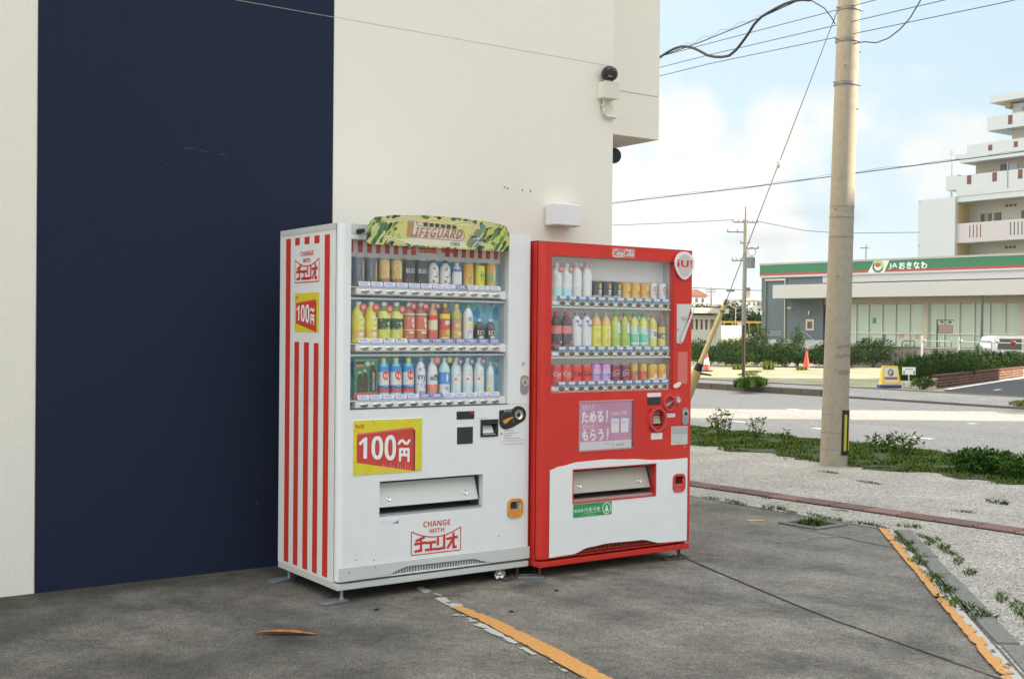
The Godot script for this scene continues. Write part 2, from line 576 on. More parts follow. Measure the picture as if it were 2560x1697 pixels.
func _ready() -> void:
	# ---- camera, sky, sun, exposure
	var cam := Camera3D.new()
	cam.name = "camera"
	cam.position = Vector3(-2.601, 1.339, 6.202)
	cam.rotation = Vector3(deg_to_rad(-0.412), deg_to_rad(-35.022), deg_to_rad(0.548))
	cam.fov = 32.127
	cam.near = 0.1; cam.far = 900.0
	add_child(cam)
	cam.current = true
	var env := Environment.new()
	env.background_mode = Environment.BG_SKY
	var sky := Sky.new()
	var pano := PanoramaSkyMaterial.new()
	pano.panorama = ImageTexture.create_from_image(sky_picture())
	sky.sky_material = pano
	env.sky = sky
	env.tonemap_mode = Environment.TONE_MAPPER_LINEAR
	env.tonemap_exposure = 2.7
	env.sdfgi_enabled = true; env.ssao_enabled = true; env.ssil_enabled = true
	env.fog_enabled = true
	env.fog_density = 0.0003
	env.fog_light_color = Color(0.86, 0.90, 0.93)
	var we := WorldEnvironment.new()
	we.name = "world_environment"
	we.environment = env
	add_child(we)
	var sun := DirectionalLight3D.new()
	sun.name = "sun"
	sun.light_energy = 1.6
	sun.light_color = Color(1.0, 0.93, 0.82)
	sun.light_angular_distance = 0.5
	sun.shadow_enabled = true
	sun.look_at_from_position(Vector3.ZERO, -Vector3(0.82, 0.53, 0.57))
	add_child(sun)
	rng.seed = 7
	glyph_table()
	materials()
	ground()
	building()
	white_machine()
	red_machine()
	street_pole()
	wires()
	verge()
	small_things()
	far_lot()
	store()
	apartment()
	far_background()
	off_frame()

func glyph_table() -> void:
	K["o"] = [[[.12, .3], [.62, .3]], [[.35, .08], [.35, .8], [.3, .88], [.18, .85], [.14, .74], [.22, .62], [.45, .5], [.68, .47], [.84, .58], [.86, .74], [.72, .88], [.55, .9]], [[.7, .14], [.88, .3]]]
	K["ki"] = [[[.2, .25], [.75, .18]], [[.16, .43], [.82, .35]], [[.42, .08], [.62, .5], [.72, .62], [.45, .58]], [[.25, .62], [.22, .76], [.34, .88], [.55, .92], [.72, .88]]]
	K["na"] = [[[.1, .28], [.5, .25]], [[.33, .08], [.28, .35], [.12, .6]], [[.6, .2], [.82, .32]], [[.64, .42], [.64, .75], [.55, .9], [.36, .88], [.34, .74], [.5, .68], [.7, .74], [.88, .88]]]
	K["wa"] = [[[.28, .08], [.28, .92]], [[.08, .3], [.42, .26], [.12, .72]], [[.12, .7], [.42, .42], [.65, .38], [.85, .5], [.85, .7], [.7, .86], [.52, .9]]]
	K["ta"] = [[[.1, .25], [.55, .22]], [[.35, .06], [.14, .92]], [[.55, .45], [.9, .43]], [[.52, .72], [.6, .86], [.92, .86]]]
	K["me"] = [[[.22, .2], [.45, .8]], [[.62, .1], [.5, .55], [.25, .85], [.12, .7], [.22, .45], [.55, .3], [.82, .42], [.88, .65], [.72, .86], [.55, .9]]]
	K["ru"] = [[[.2, .14], [.72, .12], [.2, .56], [.5, .44], [.8, .5], [.86, .7], [.7, .88], [.42, .9], [.35, .78], [.46, .7], [.58, .8]]]
	K["mo"] = [[[.42, .06], [.36, .7], [.48, .9], [.75, .88], [.84, .68], [.78, .55]], [[.16, .32], [.68, .3]], [[.14, .54], [.64, .52]]]
	K["ra"] = [[[.35, .08], [.62, .18]], [[.26, .28], [.2, .64], [.5, .46], [.78, .5], [.84, .7], [.66, .88], [.36, .92]]]
	K["u"] = [[[.35, .08], [.64, .16]], [[.22, .4], [.55, .32], [.78, .44], [.76, .66], [.6, .86], [.4, .94]]]
	K["!"] = [[[.4, .05], [.36, .66]], [[.34, .88], [.34, .9]]]
	K["yen"] = [[[.12, .1], [.12, .95]], [[.12, .1], [.88, .1], [.88, .95]], [[.5, .1], [.5, .52]], [[.12, .52], [.88, .52]]]
	K["tilde"] = [[[.05, .6], [.2, .38], [.38, .36], [.6, .6], [.78, .62], [.95, .38]]]
	# heavy block katakana of the drinks maker
	K["chi"] = [[[.12, .22], [.85, .04]], [[.0, .44], [1.0, .40]], [[.58, .12], [.58, .92]], [[.62, .9], [.04, .94]]]
	K["e"] = [[[.1, .44], [.92, .42]], [[.5, .44], [.5, .9]], [[.0, .92], [1.0, .92]]]
	K["ri"] = [[[.12, .22], [.12, .6]], [[.78, .1], [.78, .9]], [[.82, .9], [.1, .94]]]
	K["oo"] = [[[.0, .3], [1.0, .24]], [[.66, .0], [.66, .94]], [[.62, .34], [.08, .9]], [[.66, .92], [.9, .92]]]
	K["su"] = [[[.15, .18], [.78, .18], [.6, .5], [.12, .9]], [[.52, .55], [.85, .88]]]
	K["tta"] = [[[.35, .08], [.12, .5]], [[.3, .22], [.82, .22], [.6, .6], [.25, .92]], [[.3, .45], [.68, .62]]]
	K["n"] = [[[.12, .2], [.35, .32]], [[.12, .85], [.5, .72], [.85, .3]]]
	K["pu"] = [[[.12, .2], [.75, .2], [.6, .6], [.25, .9]], [[.85, .06], [.95, .12], [.85, .16], [.85, .06]]]
	K["do"] = [[[.35, .1], [.35, .9]], [[.35, .4], [.75, .55]], [[.7, .1], [.76, .22]], [[.86, .08], [.92, .2]]]
	K["rri"] = [[[.25, .15], [.25, .55]], [[.72, .1], [.72, .55], [.4, .92]]]
	K["ku"] = [[[.4, .08], [.15, .45]], [[.38, .22], [.82, .22], [.65, .6], [.28, .92]]]
	K["tea"] = [[[.08, .2], [.92, .2]], [[.32, .06], [.32, .3]], [[.68, .06], [.68, .3]], [[.5, .32], [.1, .58]], [[.5, .32], [.9, .58]], [[.2, .66], [.8, .66]], [[.5, .5], [.5, .96]], [[.35, .74], [.22, .9]], [[.65, .74], [.78, .9]]]
	K["muj"] = [[[.15, .14], [.85, .14]], [[.22, .27], [.78, .27]], [[.06, .42], [.94, .42]], [[.5, .02], [.5, .42]], [[.45, .5], [.15, .75]], [[.3, .58], [.75, .58], [.2, .96]], [[.4, .7], [.88, .96]]]

func materials() -> void:
	var plaster := noise_tex(0.06, [[0.0, Color(.90, .90, .895)], [1.0, Color(1, 1, 1)]], FastNoiseLite.TYPE_SIMPLEX_SMOOTH, 4, 512, 3)
	var plaster_n := noise_tex(0.09, [], FastNoiseLite.TYPE_SIMPLEX_SMOOTH, 3, 512, 4, 3.0)
	grain(mat("cream_plaster", Color(.885, .835, .735), 0.9), plaster, 0.55, plaster_n, 0.28)
	grain(mat("navy_plaster", Color(.020, .028, .056), 0.7), noise_tex(0.06, [[0.0, Color(.72, .72, .74)], [1.0, Color(1, 1, 1)]], FastNoiseLite.TYPE_SIMPLEX_SMOOTH, 4, 512, 3), 0.55, plaster_n, 0.8)
	var speck := noise_tex(0.16, [[0.0, Color(.16, .16, .15)], [0.32, Color(.42, .42, .41)], [0.5, Color(.66, .65, .63)], [0.68, Color(.86, .85, .82)], [1.0, Color(1, 1, 1)]], FastNoiseLite.TYPE_SIMPLEX, 4, 1024, 21)
	var speck_n := noise_tex(0.2, [], FastNoiseLite.TYPE_SIMPLEX, 3, 512, 22, 4.0)
	grain(vmat("concrete_lot", 0.93), grit(512, 21, .62, .34, .05, .04), 2.2, speck_n, 0.5)
	var gravel := noise_tex(0.22, [[0.0, Color(.10, .095, .085)], [0.34, Color(.34, .33, .31)], [0.46, Color(.74, .72, .68)], [0.62, Color(.92, .90, .86)], [1.0, Color(1, 1, 1)]], FastNoiseLite.TYPE_SIMPLEX, 3, 1024, 31)
	grain(vmat("aggregate_path", 0.95), grit(512, 31, .66, .42, .09, .06), 3.6, speck_n, 0.6)
	grain(vmat("asphalt", 0.88), grit(512, 35, .66, .26, .03, .03), 6.0, speck_n, 0.4)
	grain(vmat("dirt", 0.95), speck, 2.1, speck_n, 0.6)
	grain(mat("concrete_pole", Color(.385, .35, .285), 0.9), noise_tex(0.03, [[0.0, Color(.78, .76, .72)], [0.5, Color(.90, .89, .87)], [1.0, Color(1, 1, 1)]], FastNoiseLite.TYPE_SIMPLEX_SMOOTH, 5, 512, 41), 1.2, speck_n, 0.3)
	mats["concrete_pole"].uv1_scale = Vector3(1.1, 0.7, 1.1)
	grain(mat("old_concrete", Color(.30, .28, .24), 0.95), noise_tex(0.012, [[0.0, Color(.35, .34, .32)], [0.5, Color(.8, .79, .77)], [1.0, Color(1, 1, 1)]], FastNoiseLite.TYPE_SIMPLEX_SMOOTH, 5, 512, 43), 1.6, speck_n, 0.5)
	grain(mat("kerb_stone", Color(.24, .225, .20), 0.95), speck, 0.9, speck_n, 0.5)
	grain(mat("dark_kerb", Color(.135, .115, .088), 0.95), speck, 0.9, speck_n, 0.5)
	var enamel := noise_tex(0.02, [[0.0, Color(.955, .955, .95)], [1.0, Color(1, 1, 1)]], FastNoiseLite.TYPE_SIMPLEX_SMOOTH, 4, 256, 51)
	grain(mat("white_enamel", Color(.83, .84, .83), 0.35), enamel, 0.7)
	grain(mat("grey_white", Color(.62, .63, .60), 0.4), enamel, 0.7)
	grain(mat("red_enamel", Color(.66, .030, .020), 0.34), noise_tex(0.02, [[0.0, Color(.90, .90, .90)], [1.0, Color(1, 1, 1)]], FastNoiseLite.TYPE_SIMPLEX_SMOOTH, 4, 256, 52), 0.7)
	mats["navy_plaster"].metallic_specular = 0.25
	mat("red_print", Color(.60, .035, .022), 0.5)
	mat("red_plastic", Color(.62, .06, .06), 0.3)
	mat("pink_plastic", Color(.66, .16, .14), 0.45)
	mat("white_plastic", Color(.80, .80, .77), 0.35)
	mat("black_plastic", Color(.018, .018, .02), 0.3)
	mat("seal", Color(.02, .02, .022), 0.7)
	mat("inside_grey", Color(.56, .56, .55), 0.6)
	mat("inside_white", Color(.80, .80, .79), 0.55)
	grain(mat("steel", Color(.62, .61, .58), 0.38, 0.85), noise_tex(0.015, [[0.0, Color(.72, .71, .68)], [1.0, Color(1, 1, 1)]], FastNoiseLite.TYPE_SIMPLEX_SMOOTH, 4, 256, 53), 0.4)
	mat("chrome", Color(.75, .75, .74), 0.16, 1.0)
	mat("dull_steel", Color(.40, .41, .40), 0.5, 0.7)
	mat("galvanised", Color(.20, .225, .245), 0.6, 0.4)
	grain(mat("rust", Color(.16, .075, .035), 0.9), speck, 0.3)
	mat("orange_plastic", Color(.72, .30, .04), 0.35)
	var g := mat("window_glass", Color(1, 1, 1), 0.03)
	g.albedo_color = Color(0.95, 0.98, 0.98, 0.012)
	g.metallic_specular = 0.32
	g.transparency = BaseMaterial3D.TRANSPARENCY_ALPHA
	vmat("printed", 0.38)
	vmat("matt_printed", 0.7)
	vmat("shiny_printed", 0.22)
	var lf := vmat("leaves", 0.62)
	lf.backlight_enabled = true
	lf.backlight = S(.05, .09, .015)
	lf.roughness = 0.85
	lf.metallic_specular = 0.15
	vmat("painted", 0.75)
	mat("cable", Color(.015, .017, .02), 0.5)
	mat("wire_blue", Color(.05, .06, .07), 0.5)

# ---------------------------------------------------------------- ground
func grid_sheet(xs: Array, zs: Array, y: float, shade: Callable, xl = null) -> ArrayMesh:
	var v := PackedVector3Array()
	var n := PackedVector3Array()
	var c := PackedColorArray()
	var ix := PackedInt32Array()
	for z in zs:
		for x in xs:
			var q: Vector3 = xl.call(x, z) if xl != null else Vector3(x, y, z)
			v.append(q); n.append(Vector3.UP); c.append(shade.call(q.x, q.z))
	var w := xs.size()
	for j in zs.size() - 1:
		for i in w - 1:
			var a := j * w + i
			ix.append_array([a, a + 1, a + w + 1, a, a + w + 1, a + w])
	var m := ArrayMesh.new()
	var s := []
	s.resize(Mesh.ARRAY_MAX)
	s[Mesh.ARRAY_VERTEX] = v; s[Mesh.ARRAY_NORMAL] = n; s[Mesh.ARRAY_COLOR] = c; s[Mesh.ARRAY_INDEX] = ix
	m.add_surface_from_arrays(Mesh.PRIMITIVE_TRIANGLES, s)
	return m

func span(a: float, b: float, step: float) -> Array:
	var out := []
	var n := int(ceil((b - a) / step))
	for i in n: out.append(a + (b - a) * i / n)
	return out

# a painted strip with worn, uneven edges along a path of [x, z, half width]
func worn_strip(path: Array, y: float, sd: int, wear: float, step := 0.02, from := -1.0, to := 1.0) -> MB:
	var f := FastNoiseLite.new()
	f.seed = sd; f.frequency = 9.0; f.fractal_octaves = 4
	var b := MB.new()
	var pts := []
	for i in path.size() - 1:
		var a := Vector3(path[i][0], 0, path[i][1])
		var d := Vector3(path[i + 1][0], 0, path[i + 1][1])
		var n := maxi(1, int(a.distance_to(d) / step))
		for k in n: pts.append([a.lerp(d, float(k) / n), lerpf(path[i][2], path[i + 1][2], float(k) / n), (d - a).normalized()])
	var prev := []
	for q in pts:
		var s := Vector3(-q[2].z, 0, q[2].x)
		var e0: float = q[1] * from * (1.0 + wear * f.get_noise_3d(q[0].x, 5, q[0].z))
		var e1: float = q[1] * to * (1.0 + wear * f.get_noise_3d(q[0].x, 9, q[0].z))
		var now := [q[0] + s * e0 + Vector3(0, y, 0), q[0] + s * e1 + Vector3(0, y, 0)]
		if prev: b.quad(prev[0], prev[1], now[1], now[0], Vector3.UP)
		prev = now
	return b

# old paint: small flakes kept where the noise says so, fewer towards the edges
func chipped(path: Array, y: float, sd: int, limit: float, edge: float) -> MB:
	var f := FastNoiseLite.new()
	f.seed = sd; f.frequency = 8.0; f.fractal_octaves = 5; f.fractal_gain = 0.55
	var b := MB.new()
	var step := 0.0045
	for i in path.size() - 1:
		var a := Vector3(path[i][0], 0, path[i][1])
		var d := Vector3(path[i + 1][0], 0, path[i + 1][1])
		var n := maxi(1, int(a.distance_to(d) / step))
		var dir := (d - a).normalized()
		var s := Vector3(-dir.z, 0, dir.x)
		for k in n:
			var m := a.lerp(d, (k + 0.5) / n)
			var w := lerpf(path[i][2], path[i + 1][2], (k + 0.5) / n)
			var cells := maxi(2, int(2.0 * w / 0.0045))
			var run := -1
			for j in cells + 1:
				var t := (j + 0.5) / cells * 2.0 - 1.0
				var q := m + s * (t * w)
				var keep := j < cells and f.get_noise_2d(q.x, q.z) > limit + edge * pow(absf(t), 4.0)
				if keep and run < 0: run = j
				if not keep and run >= 0:
					var t0 := float(run) / cells * 2.0 - 1.0
					var t1 := float(j) / cells * 2.0 - 1.0
					var h := dir * (a.distance_to(d) / n * 0.5)
					var up := Vector3(0, y, 0)
					b.quad(m + s * (t0 * w) - h + up, m + s * (t1 * w) - h + up, m + s * (t1 * w) + h + up, m + s * (t0 * w) + h + up, Vector3.UP)
					run = -1
	return b

func ground() -> void:
	var f := FastNoiseLite.new()
	f.seed = 3; f.frequency = 0.9; f.fractal_octaves = 5; f.fractal_gain = 0.58
	var f2 := FastNoiseLite.new()
	f2.seed = 8; f2.frequency = 2.4; f2.fractal_octaves = 4
	var f3 := FastNoiseLite.new()
	f3.seed = 9; f3.frequency = 7.0; f3.fractal_octaves = 3
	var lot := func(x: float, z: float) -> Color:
		var c := Color(.258, .246, .222)
		var k := 1.0 + 0.50 * f.get_noise_2d(x, z) + 0.32 * f2.get_noise_2d(x, z)
		# run-off streaks away from the machines
		var u := x * 0.96 - z * 0.28
		var w := x * 0.28 + z * 0.96
		k += 0.30 * f2.get_noise_2d(u * 1.1, w * 0.22 + 40.0) * smoothstep(0.2, 1.4, z)
		k += 0.26 * f3.get_noise_2d(x * 1.6, z * 1.6)
		var tint := Color(1, 1, 1)
		# mossy dirt along the foot of the wall
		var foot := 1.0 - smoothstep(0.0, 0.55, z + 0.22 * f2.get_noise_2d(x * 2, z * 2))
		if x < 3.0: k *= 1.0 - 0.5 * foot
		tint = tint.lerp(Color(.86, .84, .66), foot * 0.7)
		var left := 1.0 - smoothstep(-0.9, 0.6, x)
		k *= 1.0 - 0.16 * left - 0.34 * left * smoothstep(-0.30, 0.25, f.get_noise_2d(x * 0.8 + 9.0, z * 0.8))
		# sand washed out under the front edge of the machines
		var sand := exp(-pow((z - 0.72) / 0.42, 2.0)) * smoothstep(0.05, 0.3, x) * (1.0 - smoothstep(2.15, 2.5, x))
		var s := clampf(sand * (0.75 + 0.9 * f2.get_noise_2d(x * 1.7, z * 2.6)), 0, 1)
		tint = tint.lerp(Color(1.28, 1.12, .82), s)
		k += 0.12 * s
		# contact shadow under the machines, put into the ground colour
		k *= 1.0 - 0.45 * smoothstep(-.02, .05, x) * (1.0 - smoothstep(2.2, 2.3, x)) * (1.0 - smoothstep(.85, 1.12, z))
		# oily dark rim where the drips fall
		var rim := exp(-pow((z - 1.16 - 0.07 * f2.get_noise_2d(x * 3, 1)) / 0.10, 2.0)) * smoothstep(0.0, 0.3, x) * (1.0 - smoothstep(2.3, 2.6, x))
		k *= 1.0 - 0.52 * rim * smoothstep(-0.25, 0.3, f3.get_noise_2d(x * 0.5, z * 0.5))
		k = maxf(k, 0.25)
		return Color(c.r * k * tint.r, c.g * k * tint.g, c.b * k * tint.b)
	var xs := [-200.0, -60.0, -20.0, -9.0]
	xs.append_array(span(-4.0, 4.3, 0.028)); xs.append_array([4.3, 5.2])
	var zs := [-40.0, -12.0]
	zs.append_array(span(-3.0, 5.4, 0.028)); zs.append_array([5.4, 7.0, 12.0, 40.0, 200.0])
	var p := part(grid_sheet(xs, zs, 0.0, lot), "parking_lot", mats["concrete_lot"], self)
	tag(p, "stained grey concrete parking lot in front of the vending machines", "parking lot", "", "structure")
	# joints cut in the slab
	var joint := mat("joint", Color(.022, .021, .019), 0.95)
	part(worn_strip([[2.36, 0.9, .007], [2.231, 1.161, .008], [2.12, 1.50, .0075], [1.986, 1.939, .007], [1.88, 2.28, .0065], [1.796, 2.582, .006], [1.704, 3.043, .0055], [1.598, 3.541, .005], [1.4, 4.4, .005]], 0.004, 2, 0.7), "joint", joint, p)
	part(worn_strip([[3.66, 0.72, .005], [3.65, 0.839, .005], [3.644, 1.078, .0055], [3.6, 1.56, .0055]], 0.004, 4, 0.6), "joint", joint, p)
	# parking lines: orange paint over an older white line
	var orange := mat("orange_paint", Color(.58, .29, .075), 0.7)
	grain(orange, noise_tex(0.05, [[0.0, Color(.78, .76, .74)], [1.0, Color(1, 1, 1)]], FastNoiseLite.TYPE_SIMPLEX_SMOOTH, 4, 256, 61), 0.4)
	var chalk := mat("worn_white_paint", Color(.42, .41, .385), 0.85)
	part(chipped([[.45, 1.40, .030], [.425, 1.75, .042], [.345, 2.31, .050], [.278, 2.706, .047], [.14, 3.6, .047]], 0.008, 12, -.62, .5), "orange_line", orange, p)
	part(chipped([[.52, 0.92, .022], [.475, 1.30, .036], [.44, 1.52, .034], [.41, 1.72, .020]], 0.004, 15, -.22, .4), "white_line_remnant", chalk, p)
	part(chipped([[.375, 1.52, .030], [.345, 1.85, .026], [.31, 2.1, .016]], 0.0045, 19, -.18, .5), "white_line_remnant", chalk, p)
	part(chipped([[.30, 2.1, .014], [.235, 2.6, .020], [.09, 3.5, .020]], 0.0045, 23, .05, .5), "white_line_remnant", chalk, p)
	part(chipped([[3.60, .31, .050], [3.66, .325, .050], [3.72, .34, .045]], 0.004, 33, -.25, .4), "orange_dab", orange, p)
	# kerb line on the skew edge: orange band, worn white band
	var e0 := Vector2(4.10, 1.00)
	var ed := Vector2(-0.7071, 0.7071)
	var band := func(o: float, w: float, l0: float, l1: float) -> Array:
		var q := []
		var t := l0
		while t <= l1 + 0.001:
			var m := e0 + ed * t + Vector2(0.7071, 0.7071) * o
			q.append([m.x, m.y, w]); t += 0.25
		return q
	part(chipped(band.call(0.055, 0.022, 0.0, 6.0), 0.012, 44, -.46, .55), "orange_line", orange, p)
	part(chipped(band.call(0.078, 0.024, 0.0, 6.0), 0.011, 47, .14, .3), "orange_line", orange, p)
	part(chipped(band.call(0.084, 0.034, 0.0, 6.0), 0.007, 45, -.40, .3), "worn_white_band", chalk, p)

	# ---- aggregate sidewalk, to the right of the skew edge
	var path_col := func(x: float, z: float) -> Color:
		var k := 1.0 + 0.20 * f.get_noise_2d(x * 1.3, z * 1.3) + 0.12 * f2.get_noise_2d(x, z)
		return Color(.56, .535, .495) * k
	var us := span(0, 1, 0.03)
	us.append(1.0)
	var z2 := [-60.0, -30.0]
	z2.append_array(span(-14.0, 6.0, 0.09)); z2.append_array([6.0, 12.0, 30.0])
	var left_edge := func(u: float, z: float) -> Vector3:
		var l := (4.135 + 0.012 * f3.get_noise_2d(z, 2.0)) if z < 1.12 else 5.29 - z
		return Vector3(lerpf(l, 9.0, u), 0.004, z)
	var walk := part(grid_sheet(us, z2, 0.004, path_col, left_edge), "sidewalk", mats["aggregate_path"], self)
	tag(walk, "pale exposed aggregate sidewalk between the parking lot and the grassy verge", "sidewalk", "", "structure")
	# slab covers of the gutter beside the skew line, one by one
	var slab := grain(mat("slab", Color(.205, .205, .195), 0.92), noise_tex(0.05, [[0.0, Color(.6, .6, .6)], [1.0, Color(1, 1, 1)]], FastNoiseLite.TYPE_SIMPLEX, 4, 256, 71), 0.6)
	for i in 11:
		var t := 0.06 + i * 0.50
		var m := e0 + ed * (t + 0.24) + Vector2(0.7071, 0.7071) * (0.190 + 0.006 * sin(i * 2.3))
		var o := part(rb(-0.238, 0.0, -0.048, 0.238, 0.014 + 0.002 * sin(i * 1.7), 0.048, 0.004), "gutter_cover", slab, walk)
		o.position = Vector3(m.x, 0, m.y)
		o.rotation.y = deg_to_rad(45.0 + 1.5 * sin(i * 3.1))
	# ---- tactile paving: ribbed brown tiles
	var tp := Node3D.new()
	tp.name = "tactile_paving"
	add_child(tp)
	tag(tp, "strip of ribbed red brown guide tiles running along the sidewalk", "tactile paving", "", "structure")
	var tile_m := []
	for k in 4: tile_m.append(grain(vmat("guide_tile_%d" % k, .85), noise_tex(0.06, [[0.0, Color(.7, .7, .7)], [1.0, Color(1, 1, 1)]], FastNoiseLite.TYPE_SIMPLEX, 3, 256, 75), 0.3))
	for k in 4: mats["guide_tile_%d" % k].albedo_color = S(.9, .9, .9) * [1.0, 0.92, 1.08, 0.97][k]
	var tb := MB.new()
	tb.col = Color(.115, .062, .052)
	tb.box(Vector3(-0.105, 0.0, -0.146), Vector3(0.105, 0.012, 0.146))
	tb.col = Color(.30, .185, .16)
	for k in 4:
		var x0 := -0.080 + k * 0.053
		tb.prism(PackedVector2Array([Vector2(x0 - 0.014, 0.012), Vector2(x0 + 0.014, 0.012), Vector2(x0 + 0.009, 0.019), Vector2(x0 - 0.009, 0.019)]), -0.142, 0.142)
	var tm := tb.mesh()
	for i in 52:
		var o := part(tm, "guide_tile", tile_m[rng.randi() % 4], tp)
		o.position = Vector3(4.735 + .06 * (3.6 - i * .30) + 0.004 * sin(i * 1.9), 0.002 + 0.001 * sin(i * 2.7), 3.6 - i * 0.30)
		o.rotation.y = .06

	# ---- road, a step lower, with kerbs of single stones
	var rc := func(x: float, z: float) -> Color:
		var k := 1.0 + 0.10 * f.get_noise_2d(x * 0.4, z * 0.12) + 0.08 * f2.get_noise_2d(x * 2.0, z * 0.3)
		k -= 0.10 * exp(-pow((x - 11.0) / 0.25, 2.0)) + 0.08 * exp(-pow((x - 13.6) / 0.35, 2.0))
		return Color(.40, .385, .378) * k
	var rx := span(9.05, 19.7, 0.35)
	rx.append(19.7)
	var rz := [-300.0, -120.0, -60.0]
	rz.append_array(span(-30.0, 12.0, 0.6)); rz.append_array([12.0, 40.0, 200.0])
	var road := part(grid_sheet(rx, rz, -0.15, rc), "road", mats["asphalt"], self)
	tag(road, "grey asphalt street crossed by a band of low sunlight", "road", "", "structure")
	var paint := mat("road_paint", Color(.74, .73, .70), 0.7)
	for q in [[12.0, -4.12, -4.68], [11.97, -6.05, -6.42], [11.88, -7.6, -8.08], [12.1, -2.3, -2.86], [15.17, -5.53, -5.82], [11.8, -9.6, -10.1], [15.2, -7.4, -7.8], [15.2, -9.4, -9.8], [15.2, -3.6, -4.0]]:
		part(worn_strip([[q[0], q[1], .075], [q[0] + 0.02, q[2], .075]], -0.146, 81, 0.15, 0.1), "lane_dash", paint, road)
	for side in 2:
		var kx: float = [9.03, 19.62][side]
		for i in 60:
			var z := 3.0 - i * 0.61
			var low := side == 1 and z > -12.6 and z < -7.2       # dropped where the driveway meets the street
			var o := part(rb(-0.075, -0.24, -0.30, 0.075, -0.105 if low else 0.006, 0.30, 0.012), "kerb_stone", mats["kerb_stone"] if side == 0 else mats["dark_kerb"], road)
			o.position = Vector3(kx, 0.002 * sin(i * 1.3), z)
	# ---- far sidewalk, lot behind it, wide ground to the horizon
	var fc := func(x: float, z: float) -> Color:
		return Color(.42, .405, .385) * (1.0 + 0.2 * f.get_noise_2d(x, z))
	var fx := span(19.68, 21.2, 0.25)
	fx.append(21.2)
	var fz := [-300.0, -90.0]
	fz.append_array(span(-45.0, 10.0, 0.25)); fz.append_array([10.0, 60.0, 200.0])
	var drop := func(x: float, z: float) -> Vector3:
		var k := smoothstep(-13.0, -12.2, z) * (1.0 - smoothstep(-7.6, -6.9, z))
		return Vector3(x, -.115 * k * (1.0 - smoothstep(19.7, 20.9, x)), z)
	var far := part(grid_sheet(fx, fz, 0.0, fc, drop), "far_sidewalk", mats["asphalt"], self)
	tag(far, "grey sidewalk on the far side of the street", "sidewalk", "", "structure")
	part(bx(21.2, -0.05, -300, 21.28, 0.03, 200), "edging", mats["kerb_stone"], far)
	part(bx(19.62, -0.4, -300, 19.679, -0.003, -12.7), "edge_face", mats["dark_kerb"], far)
	part(bx(19.62, -0.4, -7.0, 19.679, -0.003, 200), "edge_face", mats["dark_kerb"], far)
	var dc := func(x: float, z: float) -> Color:
		var k := 1.0 + 0.25 * f.get_noise_2d(x * 0.6, z * 0.6)
		var c := Color(.50, .45, .34)
		var gr := smoothstep(0.02, 0.3, f2.get_noise_2d(x * 0.35, z * 0.35) + 0.05)
		return Color(c.r, c.g, c.b).lerp(Color(.22, .27, .08), gr * 0.75) * k
	var gx := span(21.28, 52.0, 0.4)
	gx.append_array([52.0, 70.0, 120.0, 400.0])
	var gz := [-400.0, -150.0]
	gz.append_array(span(-70.0, 0.0, 0.6)); gz.append_array([0.0, 40.0, 300.0])
	var dirt := part(grid_sheet(gx, gz, -0.01, dc), "dirt_lot", mats["dirt"], self)
	tag(dirt, "sunlit dirt lot with thin grass beyond the street", "ground", "", "structure")
	var base := part(grid_sheet([-500.0, -50.0, 50.0, 900.0], [-900.0, -100.0, 100.0, 500.0], -0.4, func(_x, _z): return Color(.24, .25, .17)), "ground", mats["dirt"], self)
	tag(base, "open ground reaching to the horizon", "ground", "", "structure")
	# driveway to the store, right of the brick edging
	var dw := MB.new()
	dw.col = Color(.060, .066, .068)
	var dv := [Vector3(21.3, .005, -10.2), Vector3(22.4, .005, -11.2), Vector3(33.0, .005, -15.4), Vector3(48, .005, -20.4), Vector3(48, .005, -13), Vector3(30, .005, -8.6), Vector3(21.3, .005, -6.4)]
	for i in range(1, 6): dw.flat(dv[0], dv[i], dv[i + 1])
	var drive := part(dw, "driveway", mats["asphalt"], self)
	tag(drive, "dark asphalt driveway with a white edge line, right of the brick edging", "driveway", "", "structure")
	part(worn_strip([[22.78, -11.36, .08], [32.41, -15.24, .09], [44, -19.2, .09]], 0.010, 91, 0.1, 0.4), "edge_line", paint, drive)
	part(worn_strip([[23.6, -10.6, .05], [24.6, -10.9, .05]], 0.010, 92, 0.1, 0.4), "edge_line", paint, drive)

